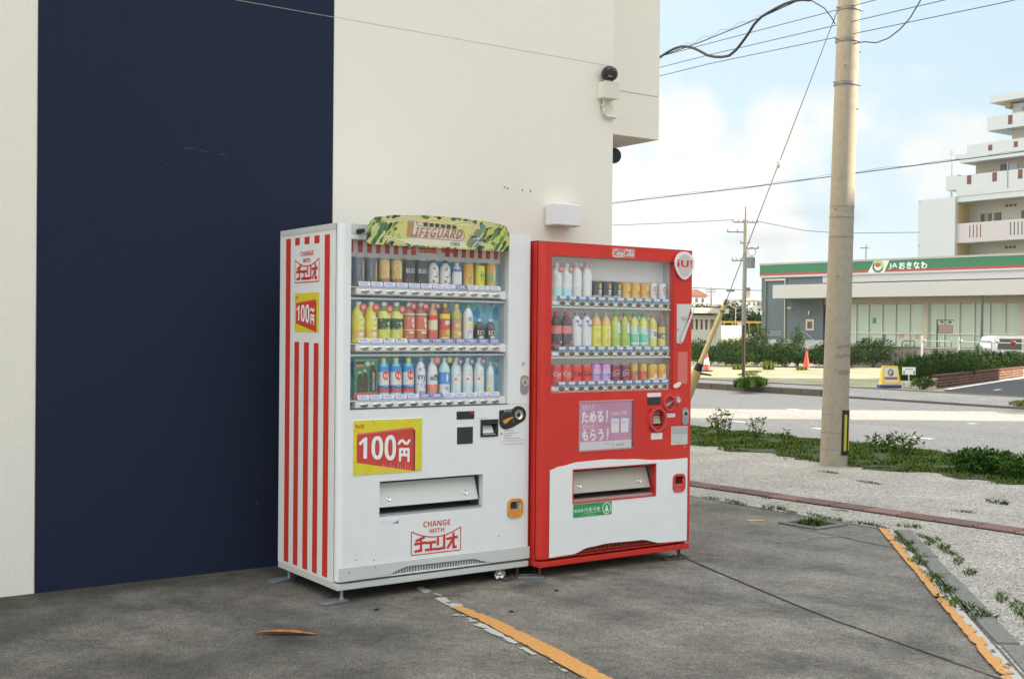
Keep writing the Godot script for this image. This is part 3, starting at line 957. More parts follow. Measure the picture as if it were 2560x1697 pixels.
# ---------------------------------------------------------------- the plastered building
func building() -> void:
	var b := thing("plastered_building", "cream plastered building with a tall navy panel behind the vending machines", "building")
	var gy := 3.146                       # horizontal joint round the building
	for q in [[-14.0, -1.172, "wall_panel", "cream_plaster"], [-1.168, 0.464, "navy_panel", "navy_plaster"], [0.468, 2.57, "wall_panel", "cream_plaster"]]:
		part(bx(q[0], -0.3, -0.25, q[1], gy - 0.002, 0.0), q[2], mats[q[3]], b)
		part(bx(q[0], gy + 0.002, -0.25, q[1], 8.5, 0.0), q[2], mats[q[3]], b)
	part(bx(-14.0, -0.3, -9.0, 2.563, 8.49, -0.002), "wall_core", mat("joint_shadow", Color(.62, .58, .50), 0.95), b)
	part(bx(2.5632, -0.3, -9.0, 2.5702, 8.48, -0.25), "side_wall", mats["cream_plaster"], b)
	# jettied upper volume, set back from the front wall
	part(bx(2.571, 2.818, -8.0, 3.52, gy - 0.0035, -0.59), "upper_volume", mats["cream_plaster"], b)
	part(bx(2.571, gy + 0.0035, -8.0, 3.52, 8.5, -0.59), "upper_volume", mats["cream_plaster"], b)
	part(bx(2.571, gy - 0.0036, -7.99, 3.512, gy + 0.0036, -0.596), "joint_backing", mats["joint_shadow"], b)
	# soffit panel with a shadow gap
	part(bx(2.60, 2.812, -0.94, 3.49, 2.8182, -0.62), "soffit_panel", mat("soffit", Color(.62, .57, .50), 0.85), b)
	part(bx(-14.0, 8.5, -9.0, 3.6, 8.7, 0.08), "roof", mats["old_concrete"], b)
	# little drill holes left in the wall
	for q in [[1.675, 2.257], [1.70, 2.252], [1.816, 2.248], [1.881, 2.247]]:
		part(MB.new().cyl(Vector3(q[0], q[1], -0.002), Vector3(q[0], q[1], 0.0015), .006, .006, 8), "drill_hole", mat("hole_grey", Color(.20, .17, .13), .9), b)
	# fine scrapes on the navy panel
	for q in [[-0.42, 2.30, 0.06, 0.01], [-0.33, 2.30, 0.05, -0.004], [-0.22, 2.288, 0.04, 0.0], [-0.52, 2.20, 0.006, 0.006], [0.005, 0.372, 0.028, -0.03]]:
		part(MB.new().cyl(Vector3(q[0], q[1], 0.0), Vector3(q[0] + q[2], q[1] + q[3], 0.0), .0016, .0008, 5), "scrape", mat("scrape", Color(.08, .10, .12), 0.9), b)
	# wall lamp
	var l := thing("wall_lamp", "small white box lamp on the cream wall above the red vending machine", "lamp", Vector3(2.09, 2.10, 0))
	part(rb(-0.10, -0.072, 0.012, 0.12, 0.072, 0.12, 0.008), "lamp_shade", mat("lamp_white", Color(.80, .79, .78), 0.4), l)
	part(bx(-0.085, -0.06, 0.0, 0.105, 0.06, 0.012), "back_plate", mats["grey_white"], l)
	part(bx(-0.07, -0.076, 0.03, 0.09, -0.0725, 0.105), "diffuser", mat("diffuser", Color(.7, .55, .42), 0.5), l)
	# security camera
	var s := thing("security_camera", "black dome security camera over a cream junction box near the wall corner", "camera", Vector3(2.49, 2.965, 0))
	part(rb(-0.062, -0.055, 0.0, 0.062, 0.055, 0.075, 0.006), "junction_box", mats["cream_plaster"], s)
	part(rb(-0.066, -0.058, 0.075, 0.066, 0.058, 0.085, 0.003), "box_lid", mat("cream_plastic", Color(.72, .68, .60), 0.5), s)
	part(MB.new().cyl(Vector3(0.0, 0.055, 0.045), Vector3(0.0, 0.075, 0.05), .022, .022, 12), "mount", mat("camera_grey", Color(.30, .31, .33), 0.5), s)
	part(MB.new().lathe(Vector3(0.0, 0.068, 0.055), [[0.028, 0.0], [0.046, 0.012], [0.056, 0.035], [0.055, 0.055], [0.046, 0.078], [0.028, 0.093], [0.0, 0.098]], 18), "dome", mat("dome_black", Color(.02, .018, .016), 0.18), s)
	var eye := part(MB.new().cyl(Vector3(-0.030, 0.112, 0.092), Vector3(-0.040, 0.108, 0.110), .030, .026, 14), "lens", mats["black_plastic"], s)
	part(bx(-0.056, 0.128, 0.104, -0.022, 0.134, 0.110), "lens_ring", mats["dull_steel"], eye)
	part(bx(-0.054, 0.080, 0.104, -0.022, 0.086, 0.110), "lens_ring", mats["dull_steel"], eye)
	var pipe := []
	for q in [[-0.02, -0.055], [-0.02, -0.14], [-0.014, -0.158], [0.004, -0.166], [0.085, -0.166]]: pipe.append(Vector3(q[0], q[1], 0.022))
	part(MB.new().tube(pipe, 0.011, 10), "conduit", mats["cream_plastic"], s)
	part(rb(-0.036, -0.105, 0.0, -0.004, -0.092, 0.036, 0.003), "conduit_clip", mats["cream_plastic"], s)
	# rolled navy awning under the jetty
	var a := thing("rolled_awning", "navy rolled awning tucked under the jettied corner of the building", "awning", Vector3(2.60, 2.745, -1.05))
	part(MB.new().cyl(Vector3(0, 0, 0), Vector3(0.86, 0, 0), .062, .062, 20), "roll", mat("awning_navy", Color(.018, .030, .060), 0.45), a)
	var cap := MB.new()
	for i in 5:
		var f0 := PI / 2 * i / 5
		var f1 := PI / 2 * (i + 1) / 5
		cap.cyl(Vector3(0.86 + 0.055 * sin(f0), 0, 0), Vector3(0.86 + 0.055 * sin(f1), 0, 0), .062 * cos(f0), .062 * cos(f1), 20, false)
	part(cap, "end_cap", mats["awning_navy"], a)
	for x in [0.70, 0.80]: part(MB.new().cyl(Vector3(x, 0, 0), Vector3(x + 0.010, 0, 0), .0645, .0645, 20), "rib", mats["awning_navy"], a)

# ---------------------------------------------------------------- prints shared by the machines
func price_panel(px: int, py: int, dusty := true) -> Print:
	var p := Print.new(px, py, S(.72, .62, .03))
	for i in 26:                                     # speed lines
		var a := i * 0.243 + 0.1
		var d := Vector2(cos(a), sin(a))
		var o := Vector2(-d.y, d.x) * (0.006 + 0.010 * absf(sin(i * 5.1)))
		var c := Vector2(0.55, 0.55)
		p.poly([c + d * 0.35, c + d * 1.2 + o, c + d * 1.2 - o], S(.62, .20, .03) if i % 2 else S(.80, .74, .10))
	p.poly([Vector2(.86, .18), Vector2(.90, .22), Vector2(.90, .99), Vector2(.86, .99)], S(.22, .02, .015))
	p.poly([Vector2(.05, .24), Vector2(.87, .16), Vector2(.88, .99), Vector2(.05, .77)], S(.62, .055, .045))
	p.poly([Vector2(.05, .24), Vector2(.87, .16), Vector2(.872, .19), Vector2(.05, .265)], S(.70, .16, .13))
	var sk := func(q: Vector2) -> Vector2:            # the board leans away to the left
		var g := lerpf(0.84, 1.22, q.x)
		return Vector2(0.05 + q.x * 0.82, 0.50 + q.x * 0.055 + (q.y - 0.5) * 0.52 * g)
	var n: Array = text_tris("100")[0]
	var sh := S(.25, .01, .01)
	for off in [[0.012, 0.014, sh], [0.0, 0.0, S(.86, .85, .83)]]:
		var at := func(q: Vector2) -> Vector2: return sk.call(q + Vector2(off[0], off[1]))
		for k in 3:
			pass
		p.text(n, Rect2(0.03, 0.06, 0.66, 0.86), off[2], at)
		var yen := []
		for s in K["yen"]:
			var q := []
			for e in s: q.append(at.call(Vector2(0.74 + e[0] * 0.20, 0.50 + e[1] * 0.42)))
			p.line(q, 0.036, off[2])
		var q2 := []
		for e in K["tilde"][0]: q2.append(at.call(Vector2(0.73 + e[0] * 0.21, 0.14 + e[1] * 0.36)))
		p.line(q2, 0.036, off[2])
	p.glyphs([K["chi"], K["e"], K["ri"], K["oo"]], Rect2(.03, .07, .12, .07), 0.012, S(.62, .12, .03))
	if dusty:
		for i in 14:
			var x := 0.36 + i * 0.036
			p.line([Vector2(x, 0.86 + 0.05 * sin(i * 2.1)), Vector2(x + 0.004, 0.95)], 0.007, S(.70, .36, .30))
	return p

func maker_logo(where: Node3D, cx: float, y0: float, y1: float, hw: float, z: float, bow: float) -> void:   # framed block letters with the bowed top
	var b := MB.new()
	var t := 0.0052
	var n := 14
	for i in n:
		var a := float(i) / n * 2 - 1
		var d := float(i + 1) / n * 2 - 1
		var ya := y1 - bow * (1 - a * a)
		var yd := y1 - bow * (1 - d * d)
		b.quad(Vector3(cx + a * hw, ya - t, z), Vector3(cx + d * hw, yd - t, z), Vector3(cx + d * hw, yd + t * 0.2, z), Vector3(cx + a * hw, ya + t * 0.2, z), Vector3.BACK)
	b.quad(Vector3(cx - hw, y0, z), Vector3(cx + hw, y0, z), Vector3(cx + hw, y0 + t, z), Vector3(cx - hw, y0 + t, z), Vector3.BACK)
	for s in [-1.0, 1.0]:
		b.quad(Vector3(cx + s * hw - t / 2, y0 + t, z), Vector3(cx + s * hw + t / 2, y0 + t, z), Vector3(cx + s * hw + t / 2, y1 - t, z), Vector3(cx + s * hw - t / 2, y1 - t, z), Vector3.BACK)
	part(b, "logo_frame", mats["red_print"], where)
	var h := y1 - y0
	part(strokes([K["chi"], K["e"], K["ri"], K["oo"]], cx - hw * 0.84, y0 + h * 0.13, cx + hw * 0.88, y0 + h * 0.72, z, h * 0.108), "logo_lettering", mats["red_print"], where)

func camo(px: int, py: int) -> Print:                 # header board: camouflage, flames and the chrome lettering
	var p := Print.new(px, py, S(.50, .54, .13))
	var r := RandomNumberGenerator.new()
	r.seed = 40
	for i in 330:
		var c: Color = [S(.50, .54, .12), S(.07, .15, .055), S(.035, .04, .02), S(.60, .60, .15), S(.11, .23, .085), S(.06, .13, .06), S(.56, .58, .30)][r.randi() % 7]
		var o := Vector2(r.randf(), r.randf())
		var l := r.randf_range(0.5, 1.25)
		var q := []
		for k in 10:
			var a := TAU * k / 10
			var j := r.randf_range(0.7, 1.3)
			q.append(o + Vector2(0.020, -0.17) * cos(a) * l * j + Vector2(0.010, 0.03) * sin(a) * l * j)
		p.poly(q, c)
	var fl := []
	for i in 40:
		var a := TAU * i / 40
		fl.append(Vector2(.49 + cos(a) * (.30 + .025 * sin(i * 2.4)), .50 + sin(a) * (.46 + .07 * sin(i * 3.3))))
	p.poly(fl, S(.66, .58, .20))
	for w in [[0.0, S(.72, .66, .50)], [0.035, S(.60, .36, .14)], [0.07, S(.72, .68, .40)]]:
		for top in [0.16, 0.86]:
			var q := []
			for i in 26:
				var x := .12 + .76 * i / 25.0
				q.append(Vector2(x, top + (w[0] if top < 0.5 else -w[0]) + 0.05 * sin(i * 0.9 + top * 5.0)))
			p.line(q, 0.008, w[1])
	p.poly([Vector2(.2, .80), Vector2(.45, .72), Vector2(.72, .80), Vector2(.68, .95), Vector2(.3, .95)], S(.74, .70, .55))
	var tx: Array = text_tris("LIFEGUARD")[0]
	var sl := func(q: Vector2) -> Vector2: return q + Vector2((0.6 - q.y) * 0.07, 0)
	p.poly([Vector2(.27, .20), Vector2(.335, .20), Vector2(.34, .33), Vector2(.66, .38), Vector2(.67, .62), Vector2(.64, .76), Vector2(.26, .72)], S(.30, .27, .30))
	p.poly([Vector2(.278, .22), Vector2(.325, .22), Vector2(.333, .36), Vector2(.655, .405), Vector2(.66, .60), Vector2(.635, .73), Vector2(.268, .69)], S(.70, .62, .58))
	p.text(tx, Rect2(.285, .39, .36, .30), S(.16, .09, .04), sl)
	p.text(tx, Rect2(.288, .40, .352, .26), S(.46, .27, .09), sl)
	p.text(tx, Rect2(.290, .56, .350, .11), S(.50, .16, .10), sl)
	p.poly([Vector2(.275, .23), Vector2(.315, .23), Vector2(.30, .68), Vector2(.262, .68)], S(.44, .26, .09))
	for i in 6: p.glyphs([K["tea"] if i % 2 else K["muj"]], Rect2(.375 + i * 0.040, .225 + i * 0.006, .040, .12), 0.0055, S(.05, .05, .04))
	p.text(text_tris("1986")[0], Rect2(.565, .79, .07, .12), S(.07, .07, .06))
	var tubep := [Vector2(.70, .62), Vector2(.76, .30), Vector2(.82, .40), Vector2(.77, .88), Vector2(.72, .95), Vector2(.68, .86)]
	p.poly(tubep, S(.22, .26, .16))
	for i in 5: p.line([Vector2(.70 + i * .018, .55 + i * .05), Vector2(.73 + i * .018, .50 + i * .06)], 0.012, S(.06, .08, .05) if i % 2 else S(.42, .45, .36))
	p.disc(.80, .24, .022, .10, S(.12, .26, .20))
	p.line([Vector2(.725, .95), Vector2(.80, .45)], 0.006, S(.75, .75, .70))
	return p

func tag_print(txt: String, dark: bool) -> Print:
	var bg := S(.16, .20, .42) if dark else S(.74, .74, .80)
	var fg := S(.84, .84, .86) if dark else S(.24, .26, .52)
	var p := Print.new(64, 36, bg)
	p.text(text_tris(txt)[0], Rect2(.10, .16, .46, .48), fg)
	p.glyphs([K["yen"]], Rect2(.60, .22, .18, .44), .035, fg)
	p.rect(0.0, 0.76, 1.0, 0.97, S(.34, .36, .60))
	return p

var price_mats := {}

func price_tag(where: Node3D, x: float, y: float, z: float, w: float, txt: String, dark: bool) -> void:
	var key := txt + str(dark)
	if not price_mats.has(key): price_mats[key] = tex_mat(tag_print(txt, dark), "price_" + key)
	var b := sheet(-w / 2, -0.014, w / 2, 0.014, 0.0)
	var o := part(b, "price_tag", price_mats[key], where)
	o.position = Vector3(x, y, z)
	o.rotation.x = -0.35

func lift(c: Color) -> Color: return Color(minf(.82, c.r * 1.75), minf(.82, c.g * 1.75), minf(.82, c.b * 1.75))

# a sample can or bottle: shape rows share their colours with the printed band
func drink(at: Vector3, spec: Dictionary, label: String, group: String) -> void:
	var w: float = spec.w
	var h: float = spec.h
	var c: Array = spec.c                          # [body, label, second, cap]
	for i in c.size(): c[i] = lift(c[i])
	for q in spec.get("bands", []): q[2] = lift(q[2])
	for q in spec.get("spots", []): q[4] = lift(q[4])
	var o := thing(spec.name, label, "bottle" if spec.name == "sample_bottle" else "poster card" if spec.name == "sample_card" else "can", at, 0.0, group)
	var b := MB.new()
	var m: Material = mats["printed"] if spec.get("dull", true) else mats["shiny_printed"]
	var r := w / 2
	if spec.name == "sample_can":
		b.lathe(Vector3.ZERO, [[r * .80, 0.0, c[1]], [r * .95, .004, c[1]], [r, h * .06, c[1]], [r, h * .30, c[1]], [r, h * .30, c[0]], [r, h * .62, c[0]], [r, h * .62, c[2]], [r, h * .90, c[2]], [r * .86, h * .955, c[2]]], 14)
		part(b, "can_body", m, o)
		part(MB.new().lathe(Vector3.ZERO, [[r * .86, h * .955], [r * .90, h * .975], [r * .90, h], [r * .80, h * .985], [0.0, h * .98]], 14), "lid", mats["steel"], o)
	elif spec.name == "sample_bottle":
		b.lathe(Vector3.ZERO, [[r * .78, 0.0, c[0]], [r * .97, .005, c[0]], [r, h * .08, c[0]], [r * .97, h * .12, c[0]], [r * .98, h * .12, c[1]], [r, h * .34, c[1]], [r, h * .34, c[2]], [r, h * .62, c[2]], [r * .96, h * .64, c[0]], [r * .96, h * .70, c[0]], [r * .80, h * .79, c[0]], [r * .46, h * .875, c[0]], [r * .36, h * .90, c[0]]], 14)
		part(b, "bottle_body", m, o)
		var cp := MB.new()
		cp.col = c[3]
		cp.lathe(Vector3.ZERO, [[r * .36, h * .90], [r * .42, h * .905], [r * .42, h * .985], [r * .36, h], [0.0, h]], 12)
		part(cp, "cap", m, o)
	else:                                         # a printed card with pictured bottles
		part(rb(-r, 0, -.003, r, h, .003, .002), "card", mat("card_" + str(c[0]), c[0], 0.5), o)
	for q in spec.get("bands", []):                # [y0, y1, Color] proud rings of the print
		var g := MB.new()
		g.col = q[2]
		g.lathe(Vector3.ZERO, [[r * 1.012, h * q[0]], [r * 1.012, h * q[1]]], 14)
		part(g, "printed_band", m, o)
	for q in spec.get("spots", []):                # [x, y, rx, ry, Color] shapes of the print on the front
		var g := MB.new()
		g.col = q[4]
		var ang: float = asin(clampf(q[0], -0.9, 0.9))
		var rows := 5
		for i in 12:
			var f0 := TAU * i / 12
			var f1 := TAU * (i + 1) / 12
			var P := func(ff: float, k: float) -> Vector3:
				var a: float = ang + cos(ff) * q[2] * k
				return Vector3(sin(a) * r * 1.022, h * q[1] + sin(ff) * q[3] * h * k, cos(a) * r * 1.022)
			var nn := Vector3(sin(ang), 0, cos(ang))
			g.tri(P.call(0.0, 0.0), P.call(f0, 1.0), P.call(f1, 1.0), nn, nn, nn)
		part(g, "print", m, o)
	if spec.has("word"):
		var g := letters(spec.word[0], -r * .82, h * spec.word[1], r * .82, h * spec.word[2], 0.0, true)
		for i in g.v.size():
			var a := asin(clampf(g.v[i].x / r, -0.95, 0.95))
			g.v[i] = Vector3(sin(a) * r * 1.03, g.v[i].y, cos(a) * r * 1.03)
			g.c[i] = spec.word[3]
		part(g, "print_lettering", m, o)
	# small print all over the label
	var d := MB.new()
	var rd := RandomNumberGenerator.new()
	rd.seed = hash(label)
	if spec.name != "sample_card":
		for i in 26:
			var a0 := rd.randf_range(-1.1, 1.2)
			var aw := rd.randf_range(.06, .26)
			var y0 := h * rd.randf_range(.12, .62 if spec.name == "sample_bottle" else .88)
			var yh := h * rd.randf_range(.008, .035)
			var base: Color = c[1] if y0 < h * .32 else c[2]
			var to: Color = [Color(.75, .75, .72), Color(.06, .06, .06), c[0], c[3] if c.size() > 3 else c[2]][rd.randi() % 4]
			d.col = base.lerp(to, rd.randf_range(.35, .8))
			var P := func(a: float, y: float) -> Vector3: return Vector3(sin(a) * r * 1.014, y, cos(a) * r * 1.014)
			d.nquad([P.call(a0, y0), P.call(a0 + aw, y0), P.call(a0 + aw, y0 + yh), P.call(a0, y0 + yh)], [Vector3(sin(a0), 0, cos(a0)), Vector3(sin(a0 + aw), 0, cos(a0 + aw)), Vector3(sin(a0 + aw), 0, cos(a0 + aw)), Vector3(sin(a0), 0, cos(a0))])
		part(d, "small_print", m, o)
	if spec.has("sticker"):                        # [x, y, radius, Color] round discount disc
		var q: Array = spec.sticker
		var g := MB.new()
		g.col = q[3]
		g.cyl(Vector3(q[0], q[1] * h, r * 1.05), Vector3(q[0], q[1] * h, r * 1.05 + .0015), q[2], q[2], 16)
		g.col = Color(.70, .40, .36)
		g.cyl(Vector3(q[0], q[1] * h, r * 1.05 + .0015), Vector3(q[0], q[1] * h, r * 1.05 + .002), q[2] * .55, q[2] * .55, 12)
		part(g, "sticker", mats["printed"], o)

func can(n: String, b: Color, lo: Color, hi: Color, extra := {}) -> Dictionary:
	var d := {"name": "sample_can", "w": .062, "h": .128, "c": [b, lo, hi], "look": n}
	d.merge(extra, true)
	return d

func bottle(n: String, b: Color, lo: Color, hi: Color, cap: Color, extra := {}) -> Dictionary:
	var d := {"name": "sample_bottle", "w": .067, "h": .2, "c": [b, lo, hi, cap], "look": n}
	d.merge(extra, true)
	return d

func buttons(where: Node3D, xs: Array, y: float, z: float, big: bool) -> void:
	var b := MB.new()
	var rx := .0235 if not big else .0225
	var ry := .0115 if not big else .0135
	for i in 4:                                    # a shallow dome
		var f0 := PI / 2 * i / 4
		var f1 := PI / 2 * (i + 1) / 4
		for k in 18:
			var a0 := TAU * k / 18
			var a1 := TAU * (k + 1) / 18
			var P := func(f: float, a: float) -> Vector3: return Vector3(cos(a) * rx * cos(f), sin(a) * ry * cos(f), .006 * sin(f))
			var N := func(f: float, a: float) -> Vector3: return Vector3(cos(a) * cos(f) / rx, sin(a) * cos(f) / ry, sin(f) / .006).normalized()
			b.nquad([P.call(f0, a0), P.call(f0, a1), P.call(f1, a1), P.call(f1, a0)], [N.call(f0, a0), N.call(f0, a1), N.call(f1, a1), N.call(f1, a0)])
	var m := b.mesh()
	var slit := rb(-rx * .88, -.0022, .003, rx * .88, .0022, .0072, .001).mesh()
	for x in xs:
		var o := part(m, "selection_button", mats["chrome"] if not big else mat("bronze_button", Color(.15, .125, .06), 0.22, 0.3), where)
		o.position = Vector3(x, y, z)
		if not big: part(slit, "button_slit", mat("slit", Color(.10, .09, .07), 0.5), o)
		else: part(ring(0, 0, rx * 1.25, ry * 1.3, rx, ry, -.004, .0025, null, 18), "button_collar", mats["white_plastic"], o)

func foot(where: Node3D, x: float, z: float, m: Material, plate: Material, rust: bool, yaw := 0.0) -> void:
	var b := MB.new().cyl(Vector3(0, .012, 0), Vector3(0, .07, 0), .0085, .0085, 10)
	b.cyl(Vector3(0, .012, 0), Vector3(0, .018, 0), .016, .013, 10)
	var o := part(b, "levelling_foot", m, where)
	o.position = Vector3(x, 0, z); o.rotation.y = yaw
	part(rb(-.125, .0, -.030, .022, .012, .030, .003), "foot_plate", plate, o)
	part(rb(-.122, .012, -.028, -.010, .017, -.018, .002), "plate_lip", plate, o)
	if rust: part(MB.new().cyl(Vector3(-.045, .012, 0), Vector3(-.045, .024, 0), .010, .009, 6), "anchor_bolt", mats["rust"], o)

func pillar(x0: float, x1: float, y0: float, y1: float, z0: float, r: float, left: bool) -> MB:   # upright door edge with one rounded corner
	var b := MB.new()
	var p := []
	var nn := []
	var n := 8
	for i in n + 1:
		var f := PI / 2 * i / n
		if left:
			p.append(Vector3(x0 + r - r * cos(f), 0, -r + r * sin(f))); nn.append(Vector3(-cos(f), 0, sin(f)))
		else:
			p.append(Vector3(x1 - r + r * cos(f), 0, -r + r * sin(f))); nn.append(Vector3(cos(f), 0, sin(f)))
	for i in n:
		b.nquad([p[i] + Vector3(0, y0, 0), p[i + 1] + Vector3(0, y0, 0), p[i + 1] + Vector3(0, y1, 0), p[i] + Vector3(0, y1, 0)], [nn[i], nn[i + 1], nn[i + 1], nn[i]])
	var xe := x1 if left else x0
	var xo := x0 if left else x1
	var so := Vector3.LEFT if left else Vector3.RIGHT
	b.quad(Vector3(p[n].x, y0, 0), Vector3(xe, y0, 0), Vector3(xe, y1, 0), Vector3(p[n].x, y1, 0), Vector3.BACK)
	b.quad(Vector3(xo, y0, z0), Vector3(xo, y0, -r), Vector3(xo, y1, -r), Vector3(xo, y1, z0), so)
	b.quad(Vector3(xe, y0, z0), Vector3(xe, y0, 0), Vector3(xe, y1, 0), Vector3(xe, y1, z0), -so)
	for y in [y0, y1]:
		b.quad(Vector3(xo, y, z0), Vector3(xe, y, z0), Vector3(xe, y, 0), Vector3(p[n].x, y, 0), Vector3.UP if y == y1 else Vector3.DOWN)
		for i in n: b.tri(p[i] + Vector3(0, y, 0), p[i + 1] + Vector3(0, y, 0), Vector3(xo, y, z0), Vector3.UP, Vector3.UP, Vector3.UP)
	return b

func cabinet(o: Node3D, w: float, top: float, m: Material, base: Material) -> void:
	part(bx(0.0, .095, -.708, .018, top, -.050), "side_panel", m, o)
	part(bx(w - .018, .095, -.708, w, top, -.050), "side_panel", m, o)
	part(bx(.018, .095, -.708, w - .018, top, -.690), "back_panel", m, o)
	part(bx(.018, top - .02, -.690, w - .018, top, -.050), "top_panel", m, o)
	part(bx(.018, .095, -.690, w - .018, .115, -.050), "floor_panel", m, o)
	part(rb(0.0, .062, -.708, w, .0945, -.004, .004), "base_rail", base, o)
	part(holed(.006, .10, w - .006, top - .004, -.0495, -.0405, [[.053, .105, w - .025, top - .05]]), "door_seal", mats["seal"], o)

func show_case(o: Node3D, x0: float, y0: float, x1: float, y1: float, back: Material, side: Material) -> void:
	part(bx(x0, y0, -.104, x1, y1, -.096), "backdrop", back, o)
	part(bx(x0 - .004, y0, -.096, x0, y1, -.0405), "case_side", side, o)
	part(bx(x1, y0, -.096, x1 + .004, y1, -.0405), "case_side", side, o)
	part(bx(x0, y1, -.096, x1, y1 + .004, -.0405), "case_top", side, o)
	part(bx(x0, y0 - .004, -.096, x1, y0, -.0405), "case_floor", side, o)

func chute(o: Node3D, r: Array, frame: Material, flap: Material, lip: Material) -> void:      # delivery opening with its hinged flap
	part(bx(r[0] - .01, r[1] - .01, -.135, r[2] + .01, r[3] + .01, -.130), "chute_back", mats["seal"], o)
	part(bx(r[0] + .0005, r[1] + .0005, -.130, r[2] - .0005, r[1] + .012, -.016), "chute_floor", lip, o)
	part(bx(r[0] - .01, r[1], -.130, r[0] - .001, r[3], -.024), "chute_cheek", frame, o)
	part(bx(r[2] + .001, r[1], -.130, r[2] + .01, r[3], -.024), "chute_cheek", frame, o)
	part(bx(r[0], r[3] + .001, -.130, r[2], r[3] + .01, -.024), "chute_roof", frame, o)
	var h: float = r[3] - r[1]
	var f := MeshInstance3D.new()
	f.name = "chute_flap"
	f.mesh = rb(r[0] + .012, -.125, -.004, r[2] - .012, 0.0, .0, .002).mesh()
	f.material_override = flap
	o.add_child(f, true)
	f.position = Vector3(0, r[3] - .016, -.066)
	f.rotation.x = -0.34
	for x in [r[0] + .075, r[2] - .085]:
		var b := part(MB.new().lathe(Vector3.ZERO, [[.013, 0.0], [.013, .003], [.010, .005], [.006, .004], [0.0, .004]], 16), "bolt", mats["chrome"], f)
		b.position = Vector3(x, -.085, 0.0)
		b.rotation.x = PI / 2
	part(bx(r[0], r[1] + h * .27, -.06, r[2], r[1] + h * .30, -.034), "chute_rail", mats["dull_steel"], o)

func return_cup(o: Node3D, x0: float, y0: float, x1: float, y1: float, m: Material) -> void:
	var b := MB.new()
	var cx := (x0 + x1) / 2
	var cy := (y0 + y1) / 2
	var out := rrect(x0, y0, x1, y1, .03, 6)
	var inn := rrect(x0 + .012, y0 + .012, x1 - .012, y1 - .012, .022, 6)
	for i in out.size():
		var k := (i + 1) % out.size()
		b.quad(Vector3(out[i].x, out[i].y, .006), Vector3(out[k].x, out[k].y, .006), Vector3(inn[k].x, inn[k].y, .008), Vector3(inn[i].x, inn[i].y, .008), Vector3.BACK)
		var nn := Vector3(out[i].x - cx, out[i].y - cy, 0).normalized()
		b.quad(Vector3(out[i].x, out[i].y, 0), Vector3(out[k].x, out[k].y, 0), Vector3(out[k].x, out[k].y, .006), Vector3(out[i].x, out[i].y, .006), nn)
		b.quad(Vector3(inn[i].x, inn[i].y, -.04), Vector3(inn[k].x, inn[k].y, -.04), Vector3(inn[k].x, inn[k].y, .008), Vector3(inn[i].x, inn[i].y, .008), -nn)
	var p := part(b, "coin_return", m, o)
	p.position.z = .0045
	part(MB.new().prism(inn, -.040, -.038), "cup_back", mat("cup_brown", Color(.10, .06, .04), 0.4), p)
	part(bx(x0 + .014, y0 + .014, -.037, x1 - .014, y0 + .040, .002), "cup_tray", m, p)
	part(bx(x0 + .02, y0 + .0402, -.03, x1 - .02, y0 + .046, -.002), "cup_flap", mats["steel"], p)

